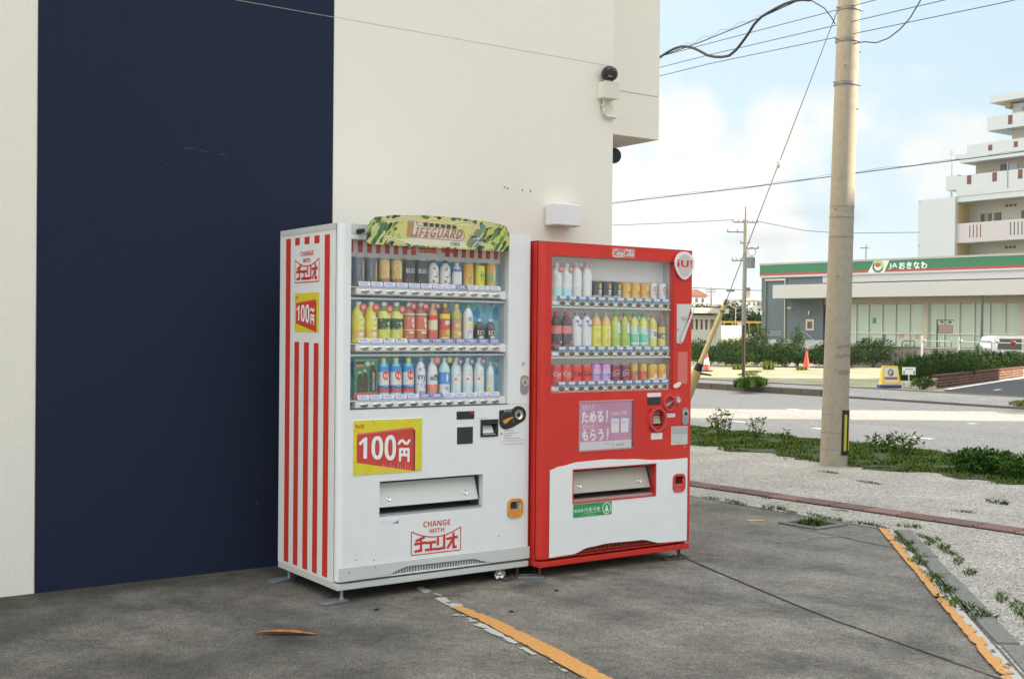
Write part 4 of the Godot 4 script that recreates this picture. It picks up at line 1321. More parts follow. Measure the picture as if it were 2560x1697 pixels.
func white_machine() -> void:
	var W := 1.153
	var TOP := 1.86
	var o := thing("vending_machine", "white drinks vending machine with red striped side and camouflage header board", "vending machine", Vector3(0, 0, ZW), 0.0, "vending machines by the wall")
	var wm: Material = mats["white_enamel"]
	cabinet(o, W, TOP, wm, mats["grey_white"])
	# ---- door: rounded edges, cap strip, lower panel with its openings
	var slot := [.227, .404, .846, .583]
	var cup := [1.020, .356, 1.086, .422]
	part(pillar(0.0, .059, .106, TOP, -.040, .030, true), "door_edge", wm, o)
	part(pillar(1.0, W, .948, TOP, -.040, .022, false), "door_edge", wm, o)
	part(pillar(1.125, W, .106, .9475, -.040, .022, false), "door_edge", wm, o)
	part(bx(.0592, 1.782, -.040, .9998, 1.806, 0.0), "door_head", wm, o)
	part(rb(.0592, 1.8065, -.040, .9998, TOP, .0015, .004), "cap_strip", mats["grey_white"], o)
	part(holed(.0592, .106, 1.1248, .9465, -.040, 0.0, [slot, cup, [.30, .112, .87, .150], [.831, .784, .933, .866]]), "lower_panel", wm, o)
	part(bx(.058, .9466, -.02, 1.0, .9494, .002), "panel_gap", mats["seal"], o)
	part(bx(1.1206, .20, -.001, 1.1220, .944, .0006), "panel_seam", mat("seam", Color(.45, .46, .45), .6), o)
	# skirt with the arched grille
	part(curved(.003, W - .003, 70, [[0, .1735], [2, .1735]], [[0, .107], [.24, .109], [.40, .146], [.76, .143], [.92, .110], [2, .108]], [], .006), "skirt", mats["grey_white"], o)
	var gr := part(bx(.24, .108, -.035, .92, .150, -.030), "grille_back", mats["seal"], o)
	for i in 38:
		var x := .285 + i * .0162
		part(rb(x, .108, -.024, x + .0075, .150, -.004, .002), "grille_bar", mats["grey_white"], gr)
	# ---- the striped side
	var side := Node3D.new()
	side.name = "striped_side"
	o.add_child(side, true)
	side.position = Vector3(-.0012, 0, 0)
	side.rotation.y = -PI / 2                  # local x runs from the front edge (0) towards the back (-) seen mirrored: x = z
	for q in [[-.631, -.574, .110, 1.813], [-.171, -.113, .110, 1.809], [-.519, -.464, 1.774, 1.812], [-.405, -.347, 1.774, 1.811], [-.288, -.230, 1.772, 1.811], [-.517, -.462, .110, 1.272], [-.402, -.344, .109, 1.271], [-.286, -.231, .109, 1.269]]:
		part(sheet(q[0], q[2], q[1], q[3], 0.0), "red_stripe", mats["red_print"], side)
	part(letters("CHANGE", -.453, 1.714, -.299, 1.739, 0.0, true), "lettering", mats["red_print"], side)
	part(letters("WITH", -.422, 1.680, -.337, 1.701, 0.0, true), "lettering", mats["red_print"], side)
	maker_logo(side, -.375, 1.577, 1.700, .143, 0.0, .037)
	part(sheet(-.516, 1.322, -.231, 1.524, 0.0), "price_sticker", tex_mat(price_panel(288, 208, false), "side_price", .5), side)
	part(bx(-.700, 1.832, -.001, -.045, TOP, .0012), "side_cap", mats["grey_white"], side)
	# ---- window: case, shelves, buttons, tags, pane
	var blue := Print.new(256, 220, S(.26, .52, .66))
	var r := RandomNumberGenerator.new()
	r.seed = 77
	for i in 420:
		var c: Color = [S(.14, .44, .66), S(.30, .62, .74), S(.08, .32, .58), S(.52, .76, .82), S(.16, .54, .60)][r.randi() % 5]
		blue.disc(r.randf(), r.randf(), r.randf_range(.006, .03), r.randf_range(.008, .05), c)
	blue.rect(0, 0, 1, .10, S(.50, .50, .48))
	show_case(o, .0595, .9500, .9990, 1.7815, tex_mat(blue, "splash_backdrop", .5), mats["inside_grey"])
	part(bx(.0600, 1.700, -.0950, .9985, 1.781, -.0850), "valance", mats["inside_white"], o)
	for i in 18:
		var x := .088 + i * .0512
		if i > 7 and i < 11: continue
		part(bx(x, 1.724, -.0848, x + .026, 1.781, -.0835), "valance_stripe", mats["red_print"], o)
	part(bx(.488, 1.737, -.0846, .600, 1.776, -.0820), "valance_plate", mat("plate_pink", Color(.80, .42, .34), .5), o)
	part(strokes([K["chi"], K["e"], K["ri"], K["oo"]], .496, 1.742, .592, 1.772, -.0816, .0052), "valance_lettering", mats["red_print"], o)
	for q in [[.455, 1.757], [.42, 1.757], [.640, 1.757], [.672, 1.757], [.700, 1.757]]:
		part(MB.new().cyl(Vector3(q[0], q[1], -.0845), Vector3(q[0], q[1], -.0805), .012, .012, 14), "valance_dot", mat("dot_red", Color(.80, .10, .05), .5), o)
	var bxs := []
	for i in 12: bxs.append(.144 + i * .0712)
	for k in 3:
		var y: float = [1.528, 1.247, .9655][k]
		part(rb(.095, y - .019, -.090, .984, y + .018, -.014, .008), "button_rail", mats["white_plastic"], o)
		part(rb(.960, y - .022, -.060, .9985, y + .018, -.0155, .003), "rail_bracket", mats["white_plastic"], o)
		buttons(o, bxs, y, -.0140, false)
		part(bx(.060, y + .0182, -.095, .9985, y + .0225, -.020), "shelf", mats["inside_white"], o)
		part(bx(.0600, y - .040, -.095, .9985, y - .030, -.030), "shelf_lip", mats["inside_grey"], o)
		for i in 12:
			var txt: String = [["100", "100", "100", "100", "100", "100", "110", "110", "110", "100", "110", "110"], ["100", "100", "100", "100", "100", "100", "110", "110", "150", "150", "120", "120"], ["100", "100", "100", "100", "100", "120", "120", "100", "100", "100", "100", "120"]][k][i]
			price_tag(o, .144 + i * .0712, y + .036, -.020, .066, txt, (k == 1 and i > 3) or (k == 2 and (i == 5 or i == 6)) or (k == 0 and i == 8))
	part(bx(.0596, .9502, -.012, .9986, 1.7810, -.0085), "window_pane", mats["window_glass"], o)
	# ---- header board, bowed at the top
	var head := MB.new()
	var nx := 40
	var xa := .112
	var xb := .960
	var topc := [[.112, 1.835], [.125, 1.866], [.164, 1.893], [.30, 1.910], [.447, 1.917], [.62, 1.917], [.782, 1.910], [.90, 1.900], [.938, 1.890], [.955, 1.872], [.960, 1.85]]
	var zc := func(y: float) -> float: return .052 + .010 * sin((y - 1.755) / .16 * PI)
	for i in nx:
		var x0 := lerpf(xa, xb, float(i) / nx)
		var x1 := lerpf(xa, xb, float(i + 1) / nx)
		for j in 5:
			var P := func(x: float, k: int) -> Vector3:
				var yb := 1.757 + (.012 if x < xa + .012 or x > xb - .012 else 0.0)
				var yt := curve_at(topc, x)
				var y := lerpf(yb, yt, k / 5.0)
				return Vector3(x, y, zc.call(y))
			var q := [P.call(x0, j), P.call(x1, j), P.call(x1, j + 1), P.call(x0, j + 1)]
			var uvs := []
			for e in q: uvs.append(Vector2((e.x - xa) / (xb - xa), 1.0 - (e.y - 1.757) / .160))
			head.tri(q[0], q[1], q[2], Vector3.BACK, Vector3.BACK, Vector3.BACK, uvs[0], uvs[1], uvs[2])
			head.tri(q[0], q[2], q[3], Vector3.BACK, Vector3.BACK, Vector3.BACK, uvs[0], uvs[2], uvs[3])
	var hb := part(head, "header_board", tex_mat(camo(1024, 200), "header_print", .35), o)
	for x in [.16, .90]: part(bx(x, 1.80, .0016, x + .03, 1.83, .048), "board_bracket", mats["dull_steel"], hb)
	part(MB.new().cyl(Vector3(.096, 1.82, .0), Vector3(.096, 1.82, .05), .013, .011, 12), "suction_cup", mats["seal"], hb)
	# ---- controls
	var pp := part(rb(.074, .620, -.002, .470, .894, .003, .002), "price_frame", mats["white_plastic"], o)
	part(sheet(.077, .623, .467, .891, .0036), "price_print", tex_mat(price_panel(560, 384), "front_price", .3), pp)
	chute(o, slot, mats["dull_steel"], mat("flap_steel", Color(.66, .66, .62), .42, .35), mats["dull_steel"])
	return_cup(o, 1.003, .338, 1.103, .440, mats["orange_plastic"])
	var d := part(rb(.676, .876, -.001, .787, .918, .003, .002), "display", mats["black_plastic"], o)
	part(letters("100", .755, .903, .782, .915, .0034), "display_digits", mat("led_red", Color(.65, .04, .03), .4), d)
	part(letters("o", .679, .880, .684, .886, .0034), "display_lamp", mats["led_red"], d)
	part(rb(.680, .747, -.001, .779, .836, .003, .003), "card_reader", mat("reader_grey", Color(.028, .030, .032), .55), o)
	var bs := part(bx(.828, .781, -.050, .935, .868, -.046), "note_slot", mats["black_plastic"], o)
	part(holed(.826, .779, .937, .870, -.03, .005, [[.838, .788, .925, .846]]), "slot_frame", mats["black_plastic"], bs)
	var sl := part(rb(.842, -.045, -.004, .921, 0.0, 0.0, .002), "slot_tongue", mats["white_plastic"], bs)
	sl.position = Vector3(0, .838, -.030); sl.rotation.x = -.45
	part(bx(.843, .789, -.012, .921, .794, .003), "slot_lip", mats["steel"], bs)
	# coin plate: a leaf shape with lever and slot
	var leaf := PackedVector2Array()
	for q in [[.945, .912], [.950, .917], [1.03, .920]]: leaf.append(Vector2(q[0], q[1]))
	for i in 13:
		var f := deg_to_rad(128 - i * 14.5)
		leaf.append(Vector2(1.069 + cos(f) * .050, .889 + sin(f) * .047))
	for q in [[1.085, .846], [1.03, .822], [.998, .814]]: leaf.append(Vector2(q[0], q[1]))
	for i in 6:
		var f := deg_to_rad(262 - i * 15)
		leaf.append(Vector2(.988 + cos(f) * .043, .856 + sin(f) * .043))
	var cpl := part(MB.new().prism(leaf, 0.0, .004), "coin_plate", mats["black_plastic"], o)
	part(ring(1.070, .889, .0275, .0275, .0235, .0235, .004, .009, null, 24), "coin_slot_ring", mat("brass", Color(.50, .45, .30), .3, .8), cpl)
	var bowl := MB.new().lathe(Vector3.ZERO, [[.0235, .004], [.018, .0005], [.008, -.001], [0.0, -.0015]], 20)
	var bw := part(bowl, "coin_bowl", mats["chrome"], cpl)
	bw.position = Vector3(1.070, .889, .0042); bw.rotation.x = PI / 2
	part(ring(.996, .868, .036, .036, .0335, .0335, .004, .0055, null, 28), "lever_dial", mat("dial_grey", Color(.10, .10, .10), .5), cpl)
	var lv := PackedVector2Array([Vector2(.966, .852), Vector2(.972, .845), Vector2(.984, .846), Vector2(1.010, .866), Vector2(1.035, .879), Vector2(1.010, .876), Vector2(.985, .868), Vector2(.970, .864)])
	part(MB.new().prism(lv, .004, .014), "return_lever", mats["orange_plastic"], cpl)
	part(strokes([[[[.1, .2], [.3, .5], [.3, .9]]]], 1.03, .842, 1.052, .872, .0045, .0025), "lever_mark", mat("mark_green", Color(.10, .45, .15), .5), cpl)
	part(letters("BCO-8B", .975, .9075, 1.022, .9155, .0045), "plate_lettering", mats["grey_white"], cpl)
	# small print under the coin plate
	var ink := mat("ink_grey", Color(.28, .28, .29), .7)
	var fine := MB.new()
	for q in [[.975, .803, .07], [.978, .790, .09], [.978, .780, .05], [.978, .772, .04], [.978, .762, .10], [.958, .744, .02], [.978, .731, .12]]:
		for i in int(q[2] / .008):
			fine.quad(Vector3(q[0] + i * .009, q[1], .0006), Vector3(q[0] + i * .009 + .006, q[1], .0006), Vector3(q[0] + i * .009 + .006, q[1] + .004, .0006), Vector3(q[0] + i * .009, q[1] + .004, .0006), Vector3.BACK)
	part(fine, "fine_print", ink, o)
	part(letters("0321081276", .985, .7455, 1.108, .7555, .0006, false), "serial_number", ink, o)
	part(letters("30", .952, .785, .968, .797, .0006), "red_mark", mats["red_print"], o)
	part(letters("1000", .800, .8745, .875, .8785, .0006, false), "note_lettering", ink, o)
	# labels and lettering on the lower door
	var st := part(bx(.226, .3675, 0.0, .337, .3865, .0008), "blue_white_label", mat("label_white", Color(.74, .76, .80), .5), o)
	part(MB.new().prism(PackedVector2Array([Vector2(.300, .368), Vector2(.3365, .368), Vector2(.3365, .386), Vector2(.33, .377)]), .0008, .0012), "label_corner", mat("label_blue", Color(.05, .12, .45), .5), st)
	part(letters("CHANGE", .482, .333, .644, .3625, .0008, true), "lettering", mats["red_print"], o)
	part(letters("WITH", .517, .3005, .608, .3225, .0008, true), "lettering", mats["red_print"], o)
	maker_logo(o, .560, .194, .319, .148, .0008, .038)
	# lock and key
	var lk := part(MB.new().prism(rrect(1.081, .998, 1.133, 1.102, .024, 6), 0.0, .006), "door_lock", mats["dull_steel"], o)
	part(ring(1.107, 1.062, .022, .022, .012, .012, .006, .011, null, 20), "lock_ring", mats["chrome"], lk)
	part(MB.new().cyl(Vector3(1.107, 1.062, .002), Vector3(1.107, 1.062, .009), .012, .012, 14), "lock_core", mat("brass2", Color(.40, .34, .20), .4, .7), lk)
	part(MB.new().cyl(Vector3(1.098, 1.167, 0.0), Vector3(1.098, 1.167, .006), .011, .009, 16), "key_hole", mats["chrome"], o)
	# specks of rust
	var sp := MB.new()
	for q in [[.10, .205], [.20, .195], [.205, .160], [.95, .245], [.06, .15]]:
		sp.cyl(Vector3(q[0], q[1], .0062 if q[1] < .17 else 0.0), Vector3(q[0], q[1], .0068 if q[1] < .17 else .0006), .0035, .003, 7)
	part(sp, "rust_speck", mats["rust"], o)
	foot(o, .045, -.045, mats["dull_steel"], mats["galvanised"], false, 0.25)
	foot(o, .040, -.65, mats["dull_steel"], mats["galvanised"], false, 0.3)
	foot(o, 1.105, -.045, mats["rust"], mat("dark_plate", Color(.07, .065, .06), .8), true, 0.2)
	foot(o, 1.105, -.65, mats["rust"], mats["dark_plate"], true)
	# ---- the samples
	var g := "sample drinks in the white vending machine"
	var red := Color(.62, .06, .05)
	var tip := Color(.60, .24, .20)
	var rows := [[], [], []]
	for i in 2: rows[0].append(can("dark grey coffee can with a gold stripe", Color(.085, .085, .10), Color(.10, .09, .085), Color(.10, .105, .12), {"w": .062, "h": .130, "sticker": [.030, .02, .012, Color(.62, .10, .08)], "spots": [[.35, .55, .16, .36, Color(.34, .25, .10)], [-.5, .6, .14, .3, Color(.13, .15, .19)]]}))
	for i in 2: rows[0].append(can("gold coffee can", Color(.42, .28, .085), Color(.20, .10, .05), Color(.46, .33, .12), {"w": .058, "sticker": [.030, .02, .012, Color(.62, .14, .10)], "spots": [[.2, .6, .22, .3, Color(.55, .43, .20)], [0.0, .2, .5, .12, Color(.24, .12, .07)]]}))
	for i in 2: rows[0].append(can("black coffee can lettered BLACK", Color(.035, .038, .034), Color(.06, .045, .035), Color(.04, .045, .04), {"w": .062, "h": .130, "sticker": [.030, .02, .012, Color(.62, .14, .12)], "word": ["BLACK", .52, .68, Color(.62, .62, .58)]}))
	for i in 2: rows[0].append(bottle("cream latte bottle with brown spots and grey cap", Color(.62, .58, .47), Color(.66, .60, .46), Color(.64, .60, .50), Color(.10, .10, .10), {"h": .132, "w": .060, "spots": [[-.3, .7, .25, .05, Color(.30, .18, .09)], [.4, .5, .2, .05, Color(.34, .22, .12)], [.3, .18, .3, .06, Color(.55, .18, .07)], [-.4, .25, .25, .05, Color(.22, .14, .08)], [0.0, .42, .4, .03, Color(.20, .17, .14)]]}))
	rows[0].append(bottle("white milk drink bottle with a blue shoulder band", Color(.66, .69, .74), Color(.72, .72, .74), Color(.68, .70, .76), Color(.78, .78, .78), {"h": .125, "w": .056, "bands": [[.66, .76, Color(.12, .15, .34)]], "spots": [[0.0, .14, .5, .05, Color(.36, .18, .14)]]}))
	rows[0].append(can("orange can with a brown picture", Color(.52, .30, .06), Color(.46, .34, .10), Color(.60, .26, .05), {"w": .057, "spots": [[.1, .36, .6, .14, Color(.28, .13, .06)], [.3, .34, .3, .12, Color(.62, .44, .22)]]}))
	rows[0].append(can("yellow can with green lettering strokes", Color(.62, .50, .03), Color(.58, .42, .04), Color(.60, .50, .05), {"w": .057, "spots": [[-.2, .5, .12, .22, Color(.10, .22, .06)], [.3, .45, .10, .26, Color(.14, .26, .06)], [0.0, .55, .5, .04, Color(.10, .22, .06)], [0.0, .94, .9, .05, Color(.08, .08, .06)]]}))
	rows[0].append(can("green and brown leaf patterned can", Color(.18, .26, .10), Color(.36, .26, .12), Color(.44, .24, .06), {"w": .057, "spots": [[.1, .6, .2, .3, Color(.40, .44, .24)], [.4, .4, .18, .2, Color(.40, .22, .10)], [.5, .9, .4, .08, Color(.66, .18, .08)]]}))
	for i in 2: rows[1].append(bottle("yellow tea bottle with white brushed lettering", Color(.52, .42, .05), Color(.50, .33, .04), Color(.56, .42, .04), Color(.74, .70, .62), {"sticker": [.010, .86, .021, red], "spots": [[-.05, .62, .32, .04, Color(.74, .72, .64)], [.1, .5, .22, .05, Color(.74, .72, .64)], [.05, .36, .30, .03, Color(.74, .72, .64)], [.05, .22, .40, .05, Color(.74, .72, .64)], [.05, .15, .1, .09, Color(.74, .72, .64)], [.5, .68, .25, .07, Color(.30, .08, .04)]]}))
	for i in 2: rows[1].append(bottle("dark green tea bottle with lime bands", Color(.14, .20, .035), Color(.40, .42, .08), Color(.020, .060, .022), Color(.56, .60, .54), {"w": .070, "sticker": [.014, .83, .021, red], "bands": [[.60, .78, Color(.50, .52, .14)]], "spots": [[.3, .48, .16, .05, Color(.50, .46, .14)], [.3, .36, .16, .05, Color(.50, .46, .14)], [-.1, .36, .10, .03, Color(.52, .20, .12)]]}))
	for i in 2: rows[1].append(bottle("brown barley tea bottle", Color(.30, .12, .05), Color(.36, .11, .04), Color(.40, .11, .05), Color(.70, .70, .70), {"sticker": [.008, .91, .019, red], "bands": [[.70, .73, Color(.62, .62, .60)], [.32, .34, Color(.60, .50, .42)]], "spots": [[.2, .56, .20, .07, Color(.70, .56, .48)], [.3, .44, .20, .06, Color(.70, .56, .48)], [0.0, .27, .5, .03, Color(.60, .46, .38)]]}))
	rows[1].append(bottle("slim bottle with red top and cream label", Color(.50, .26, .12), Color(.52, .14, .06), Color(.60, .52, .32), Color(.72, .70, .68), {"w": .052, "sticker": [.012, .93, .016, red], "bands": [[.58, .70, Color(.58, .05, .04)]], "spots": [[-.2, .2, .4, .12, Color(.60, .06, .05)]]}))
	rows[1].append(bottle("yellow and red peach tea bottle", Color(.20, .06, .03), Color(.62, .18, .05), Color(.64, .07, .06), Color(.66, .40, .08), {"w": .058, "bands": [[.62, .74, Color(.66, .60, .06)], [.08, .16, Color(.62, .50, .08)]], "spots": [[0.0, .52, .5, .06, Color(.72, .48, .44)], [.2, .28, .4, .08, Color(.66, .36, .12)]]}))
	rows[1].append(bottle("tan bottle with a green slanted swirl", Color(.36, .27, .11), Color(.42, .28, .12), Color(.34, .22, .12), Color(.52, .50, .20), {"w": .056, "bands": [[.64, .76, Color(.28, .34, .08)]], "spots": [[-.2, .45, .5, .06, Color(.52, .36, .18)], [.2, .25, .5, .05, Color(.60, .48, .16)]]}))
	rows[1].append(bottle("white bottle with a yellow and purple swirl", Color(.60, .66, .68), Color(.60, .62, .58), Color(.52, .50, .40), Color(.14, .26, .16), {"w": .058, "spots": [[-.1, .62, .4, .06, Color(.16, .28, .44)], [.2, .44, .6, .06, Color(.58, .50, .08)], [-.1, .30, .5, .05, Color(.40, .28, .38)]]}))
	for i in 2: rows[1].append(bottle("small black bottle lettered ICE COFFEE", Color(.08, .07, .07), Color(.055, .035, .025), Color(.045, .032, .028), Color(.70, .72, .74), {"w": .052, "h": .125, "word": ["ICE", .36, .54, Color(.70, .66, .62)], "spots": [[0.0, .26, .6, .06, Color(.62, .56, .52)]]}))
	rows[2].append({"name": "sample_card", "w": .132, "h": .195, "c": [Color(.05, .24, .11)], "look": "green poster card picturing three dark bottles"})
	rows[2].append(null)
	for i in 3: rows[2].append(bottle("blue soda bottle with a red rising disc", Color(.16, .38, .56), Color(.06, .10, .28), Color(.60, .66, .66), Color(.58, .58, .12), {"w": .060, "bands": [[.16, .25, Color(.58, .06, .05)], [.10, .16, Color(.28, .42, .54)], [.68, .80, Color(.05, .20, .42)]], "spots": [[0.0, .58, .62, .12, Color(.62, .06, .05)], [.15, .56, .18, .04, Color(.76, .66, .60)], [.1, .42, .35, .04, Color(.62, .56, .32)], [0.0, .33, .5, .03, Color(.14, .30, .38)]]}))
	rows[2].append(bottle("white bottle with purple spots lettered ny", Color(.66, .70, .74), Color(.70, .73, .76), Color(.68, .72, .76), Color(.20, .24, .34), {"w": .056, "word": ["ny", .42, .58, Color(.14, .22, .50)], "spots": [[-.5, .72, .18, .04, Color(.18, .15, .42)], [.3, .76, .12, .04, Color(.18, .15, .42)], [.4, .30, .16, .03, Color(.18, .15, .42)], [-.4, .15, .22, .05, Color(.18, .15, .42)], [.2, .14, .3, .05, Color(.22, .20, .48)], [-.2, .34, .12, .03, Color(.18, .15, .42)]]}))
	rows[2].append(bottle("white and coral vitamin water bottle", Color(.66, .56, .56), Color(.66, .17, .10), Color(.70, .68, .66), Color(.72, .70, .70), {"w": .056, "sticker": [.012, .93, .019, Color(.66, .20, .16)], "word": ["WATER", .44, .54, Color(.06, .06, .06)], "spots": [[.3, .56, .5, .03, Color(.08, .08, .08)]]}))
	rows[2].append(bottle("clear bottle with a royal blue label", Color(.36, .52, .58), Color(.46, .60, .64), Color(.06, .19, .44), Color(.56, .62, .62), {"w": .062, "sticker": [.014, .94, .016, Color(.52, .50, .06)], "spots": [[0.0, .5, .2, .10, Color(.46, .58, .64)], [0.0, .24, .4, .04, Color(.12, .22, .36)]]}))
	for i in 3: rows[2].append(bottle("pale water bottle with a red dot", Color(.40, .56, .60), Color(.38, .53, .58), Color(.54, .66, .68), Color(.56, .64, .66), {"w": .060, "sticker": [.008, .90, .017, Color(.14, .15, .28)], "spots": [[-.5, .46, .22, .03, Color(.60, .10, .09)], [0.1, .57, .45, .04, Color(.44, .40, .36)]]}))
	rows[2].append(bottle("clear slim bottle with an amber cap on blue", Color(.50, .58, .62), Color(.44, .50, .50), Color(.40, .42, .40), Color(.60, .34, .06), {"w": .046, "h": .172, "spots": [[-.6, .2, .3, .1, Color(.52, .38, .06)]]}))
	var rn := ["top", "middle", "bottom"]
	for k in 3:
		var y: float = [1.5508, 1.2698, .9883][k]
		for i in 12:
			var q = rows[k][i]
			if q == null: continue
			var x: float = .129 + i * .0720 + (.0356 if q.name == "sample_card" else 0.0)
			q.h *= 1.04 if k else 1.14
			drink(Vector3(x, y + .001, ZW - .056 + (.02 if q.name == "sample_card" else 0.0)), q, "%s, %s from left, %s shelf, white machine" % [q.look, ORD[i], rn[k]], g)
	# bottles pictured on the poster card are flat print
	var card := find_child("sample_card*", false, false) as Node3D
	var pr := Print.new(132, 196, S(.05, .25, .12))
	for i in 60: pr.disc(r.randf(), r.randf(), .05, .03, S(.06, .30, .15) if i % 2 else S(.10, .36, .22))
	for q in [[.24, .34, .13], [.46, .30, .12], [.78, .12, .15]]:
		pr.poly([Vector2(q[0] - .05, q[1]), Vector2(q[0] + .05, q[1]), Vector2(q[0] + q[2], q[1] + .17), Vector2(q[0] + q[2], .80), Vector2(q[0] - q[2], .80), Vector2(q[0] - q[2], q[1] + .17)], S(.07, .06, .045))
		pr.rect(q[0] - .06, q[1] - .06, q[0] + .06, q[1] + .01, S(.60, .48, .26))
		for i in 12: pr.disc(q[0] + r.randf_range(-.1, .1), lerpf(q[1] + .15, .78, r.randf()), .02, .014, S(.16, .13, .09))
	var tj: Array = text_tris("JUNGLEMAN")[0]
	pr.text(tj, Rect2(0, 0, 1, 1), S(.76, .74, .68), func(e: Vector2) -> Vector2: return Vector2(.86 - e.y * .10, .30 + e.x * .46))
	pr.rect(.08, .04, .44, .10, S(.03, .05, .03)); pr.rect(.08, .11, .42, .18, S(.62, .20, .14))
	pr.disc(.56, .09, .10, .06, S(.66, .56, .46))
	pr.rect(0, .82, 1, 1, S(.60, .17, .13))
	pr.rect(.45, .85, .95, .97, S(.50, .22, .15))
	part(sheet(-.066, .001, .066, .198, .0032), "card_print", tex_mat(pr, "poster_card", .5), card)

func red_machine() -> void:
	var W := 1.108
	var TOP := 1.823
	var o := thing("vending_machine", "red drinks vending machine with a white wave across its lower door", "vending machine", Vector3(RX, 0, ZR), 0.0, "vending machines by the wall")
	var rm: Material = mats["red_enamel"]
	cabinet(o, W, TOP, rm, rm)
	part(bx(.0, TOP + .0005, -.70, W - .01, TOP + .006, -.05), "top_seam", mats["seal"], o)
	var slot := [.222, .399, .823, .578]
	var win := [.064, 1.006, .958, 1.750]
	part(pillar(0.0, win[0], .108, TOP, -.040, .026, true), "door_edge", rm, o)
	part(pillar(win[2] + .0002, W, .955, TOP, -.040, .014, false), "door_edge", rm, o)
	part(bx(win[0] + .0002, win[3] + .0002, -.040, win[2], TOP, 0.0), "door_head", rm, o)
	part(holed(win[0] + .0002, .108, W - .030, .9548, -.040, 0.0, [slot, [.974, .420, 1.040, .496], [.20, .112, .90, .152], [.796, .797, .876, .882]]), "lower_panel", rm, o)
	part(pillar(W - .0298, W, .108, .9548, -.040, .014, false), "door_edge", rm, o)
	part(bx(win[0] + .0002, .9550, -.040, win[2] + .0001, win[1] - .0002, 0.0), "door_sill", rm, o)
	# lower white cover with the wave above and the arch below
	part(curved(.060, 1.076, 90, [[.060, .588], [.131, .605], [.263, .622], [.444, .6255], [.632, .617], [.826, .603], [.925, .599], [1.08, .600]], [[.06, .114], [.22, .117], [.34, .145], [.48, .154], [.72, .149], [.88, .118], [1.08, .113]], [[slot[0] - .004, slot[1] - .004, slot[2] + .004, slot[3] + .004], [.972, .418, 1.042, .498]], .004), "white_cover", mats["white_enamel"], o)
	part(holed(slot[0] - .006, slot[1] - .006, slot[2] + .006, slot[3] + .006, -.001, .006, [slot]), "chute_frame", mats["red_plastic"], o)
	chute(o, slot, mats["dull_steel"], mat("flap_tan", Color(.50, .475, .40), .42, .35), mat("chute_pink", Color(.45, .30, .28), .5))
	return_cup(o, .958, .404, 1.056, .512, mats["red_plastic"])
	var gr := part(bx(.20, .110, -.034, .90, .152, -.030), "grille_back", mats["seal"], o)
	for i in 34:
		var x := .235 + i * .0190
		part(rb(x, .110, -.024, x + .0085, .152, -.002, .002), "grille_bar", mat("dark_red", Color(.26, .02, .015), .5), gr)
	part(bx(.20, .124, -.003, .90, .129, -.001), "grille_rail", mats["dark_red"], gr)
	# ---- window
	show_case(o, win[0] + .0005, win[1] + .0005, win[2] - .0005, win[3] - .0005, mats["inside_white"], mats["inside_grey"])
	var bxs := []
	for i in 12: bxs.append(.153 + i * .0687)
	for k in 3:
		var y: float = [1.4935, 1.2165, 1.0245][k]
		part(rb(.085, y - .0135, -.090, .949, y + .0115, -.022, .008), "button_rail", mats["white_plastic"], o)
		part(rb(.070, y - .0260, -.095, .955, y - .0170, -.020, .003), "rail_edge", mats["inside_white"], o)
		buttons(o, bxs, y, -.0215, true)
		part(bx(win[0] + .001, y + .0120, -.095, win[2] - .001, y + .0160, -.026), "shelf", mats["inside_white"], o)
		for i in 12:
			var x: float = .153 + i * .0687
			var tg := part(bx(x - .034, y + .0162, -.0205, x + .034, y + .0400, -.0165), "blue_strip", mat("strip_blue", Color(.12, .24, .44), .5), o)
			part(bx(x - .021, y + .0240, -.0164, x + .021, y + .0390, -.0155), "price_card", mats["inside_white"], tg)
			part(letters(["110", "110", "130", "160", "130", "120"][(i + k) % 6], x - .013, y + .0280, x + .006, y + .0350, -.0152, false), "price_digits", mats["ink_grey"], tg)
	part(bx(win[0] + .0006, win[1] + .0006, -.012, win[2] - .0006, win[3] - .0006, -.0085), "window_pane", mats["window_glass"], o)
	# ---- script logo plate
	var lp := part(bx(.483, 1.757, 0.0, .653, 1.812, .0012), "logo_plate", mat("logo_red", Color(.62, .20, .19), .5), o)
	var arc := func(cx: float, cy: float, rx: float, ry: float, a0: float, a1: float) -> Array:
		var q := []
		for i in 13:
			var f := deg_to_rad(lerpf(a0, a1, i / 12.0))
			q.append([cx + cos(f) * rx - (cy + sin(f) * ry - .5) * .10, cy + sin(f) * ry])
		return q
	var script := [arc.call(.13, .52, .10, .38, -50, -300), [[.07, .9], [.2, .96], [.34, .90], [.48, .94]], arc.call(.235, .62, .030, .17, 0, 360), arc.call(.315, .62, .032, .18, -40, -310), arc.call(.385, .62, .030, .17, 0, 360), [[.42, .44], [.41, .80], [.46, .70]], [[.45, .56], [.49, .55]],
		arc.call(.575, .46, .085, .36, -50, -300), arc.call(.675, .62, .030, .17, 0, 360), [[.735, .80], [.765, .20], [.755, .10], [.74, .25], [.735, .76], [.77, .82]], arc.call(.83, .62, .032, .17, 0, 360), [[.872, .44], [.866, .80], [.92, .70]], [[.56, .10], [.66, .24], [.80, .14], [.90, .26]]]
	part(strokes([script], .486, 1.759, .674, 1.810, .0013, .0040, null, false), "script_lettering", mats["white_plastic"], lp)
	# ---- drop shaped sign on the corner
	var drop := PackedVector2Array()
	for i in 30:
		var f := TAU * i / 30
		var yy := sin(f)
		var k := 1.0 if yy > 0 else 1.0 - 0.22 * yy * yy
		drop.append(Vector2(cos(f) * .0775 * k, .010 + (yy * .066 if yy > 0 else yy * .098)))
	var dz := part(MB.new().prism(drop, 0.0, .006), "drop_sign", mat("sign_white", Color(.78, .77, .75), .3), o)
	dz.position = Vector3(1.024, 1.738, .012)
	var inner := PackedVector2Array()
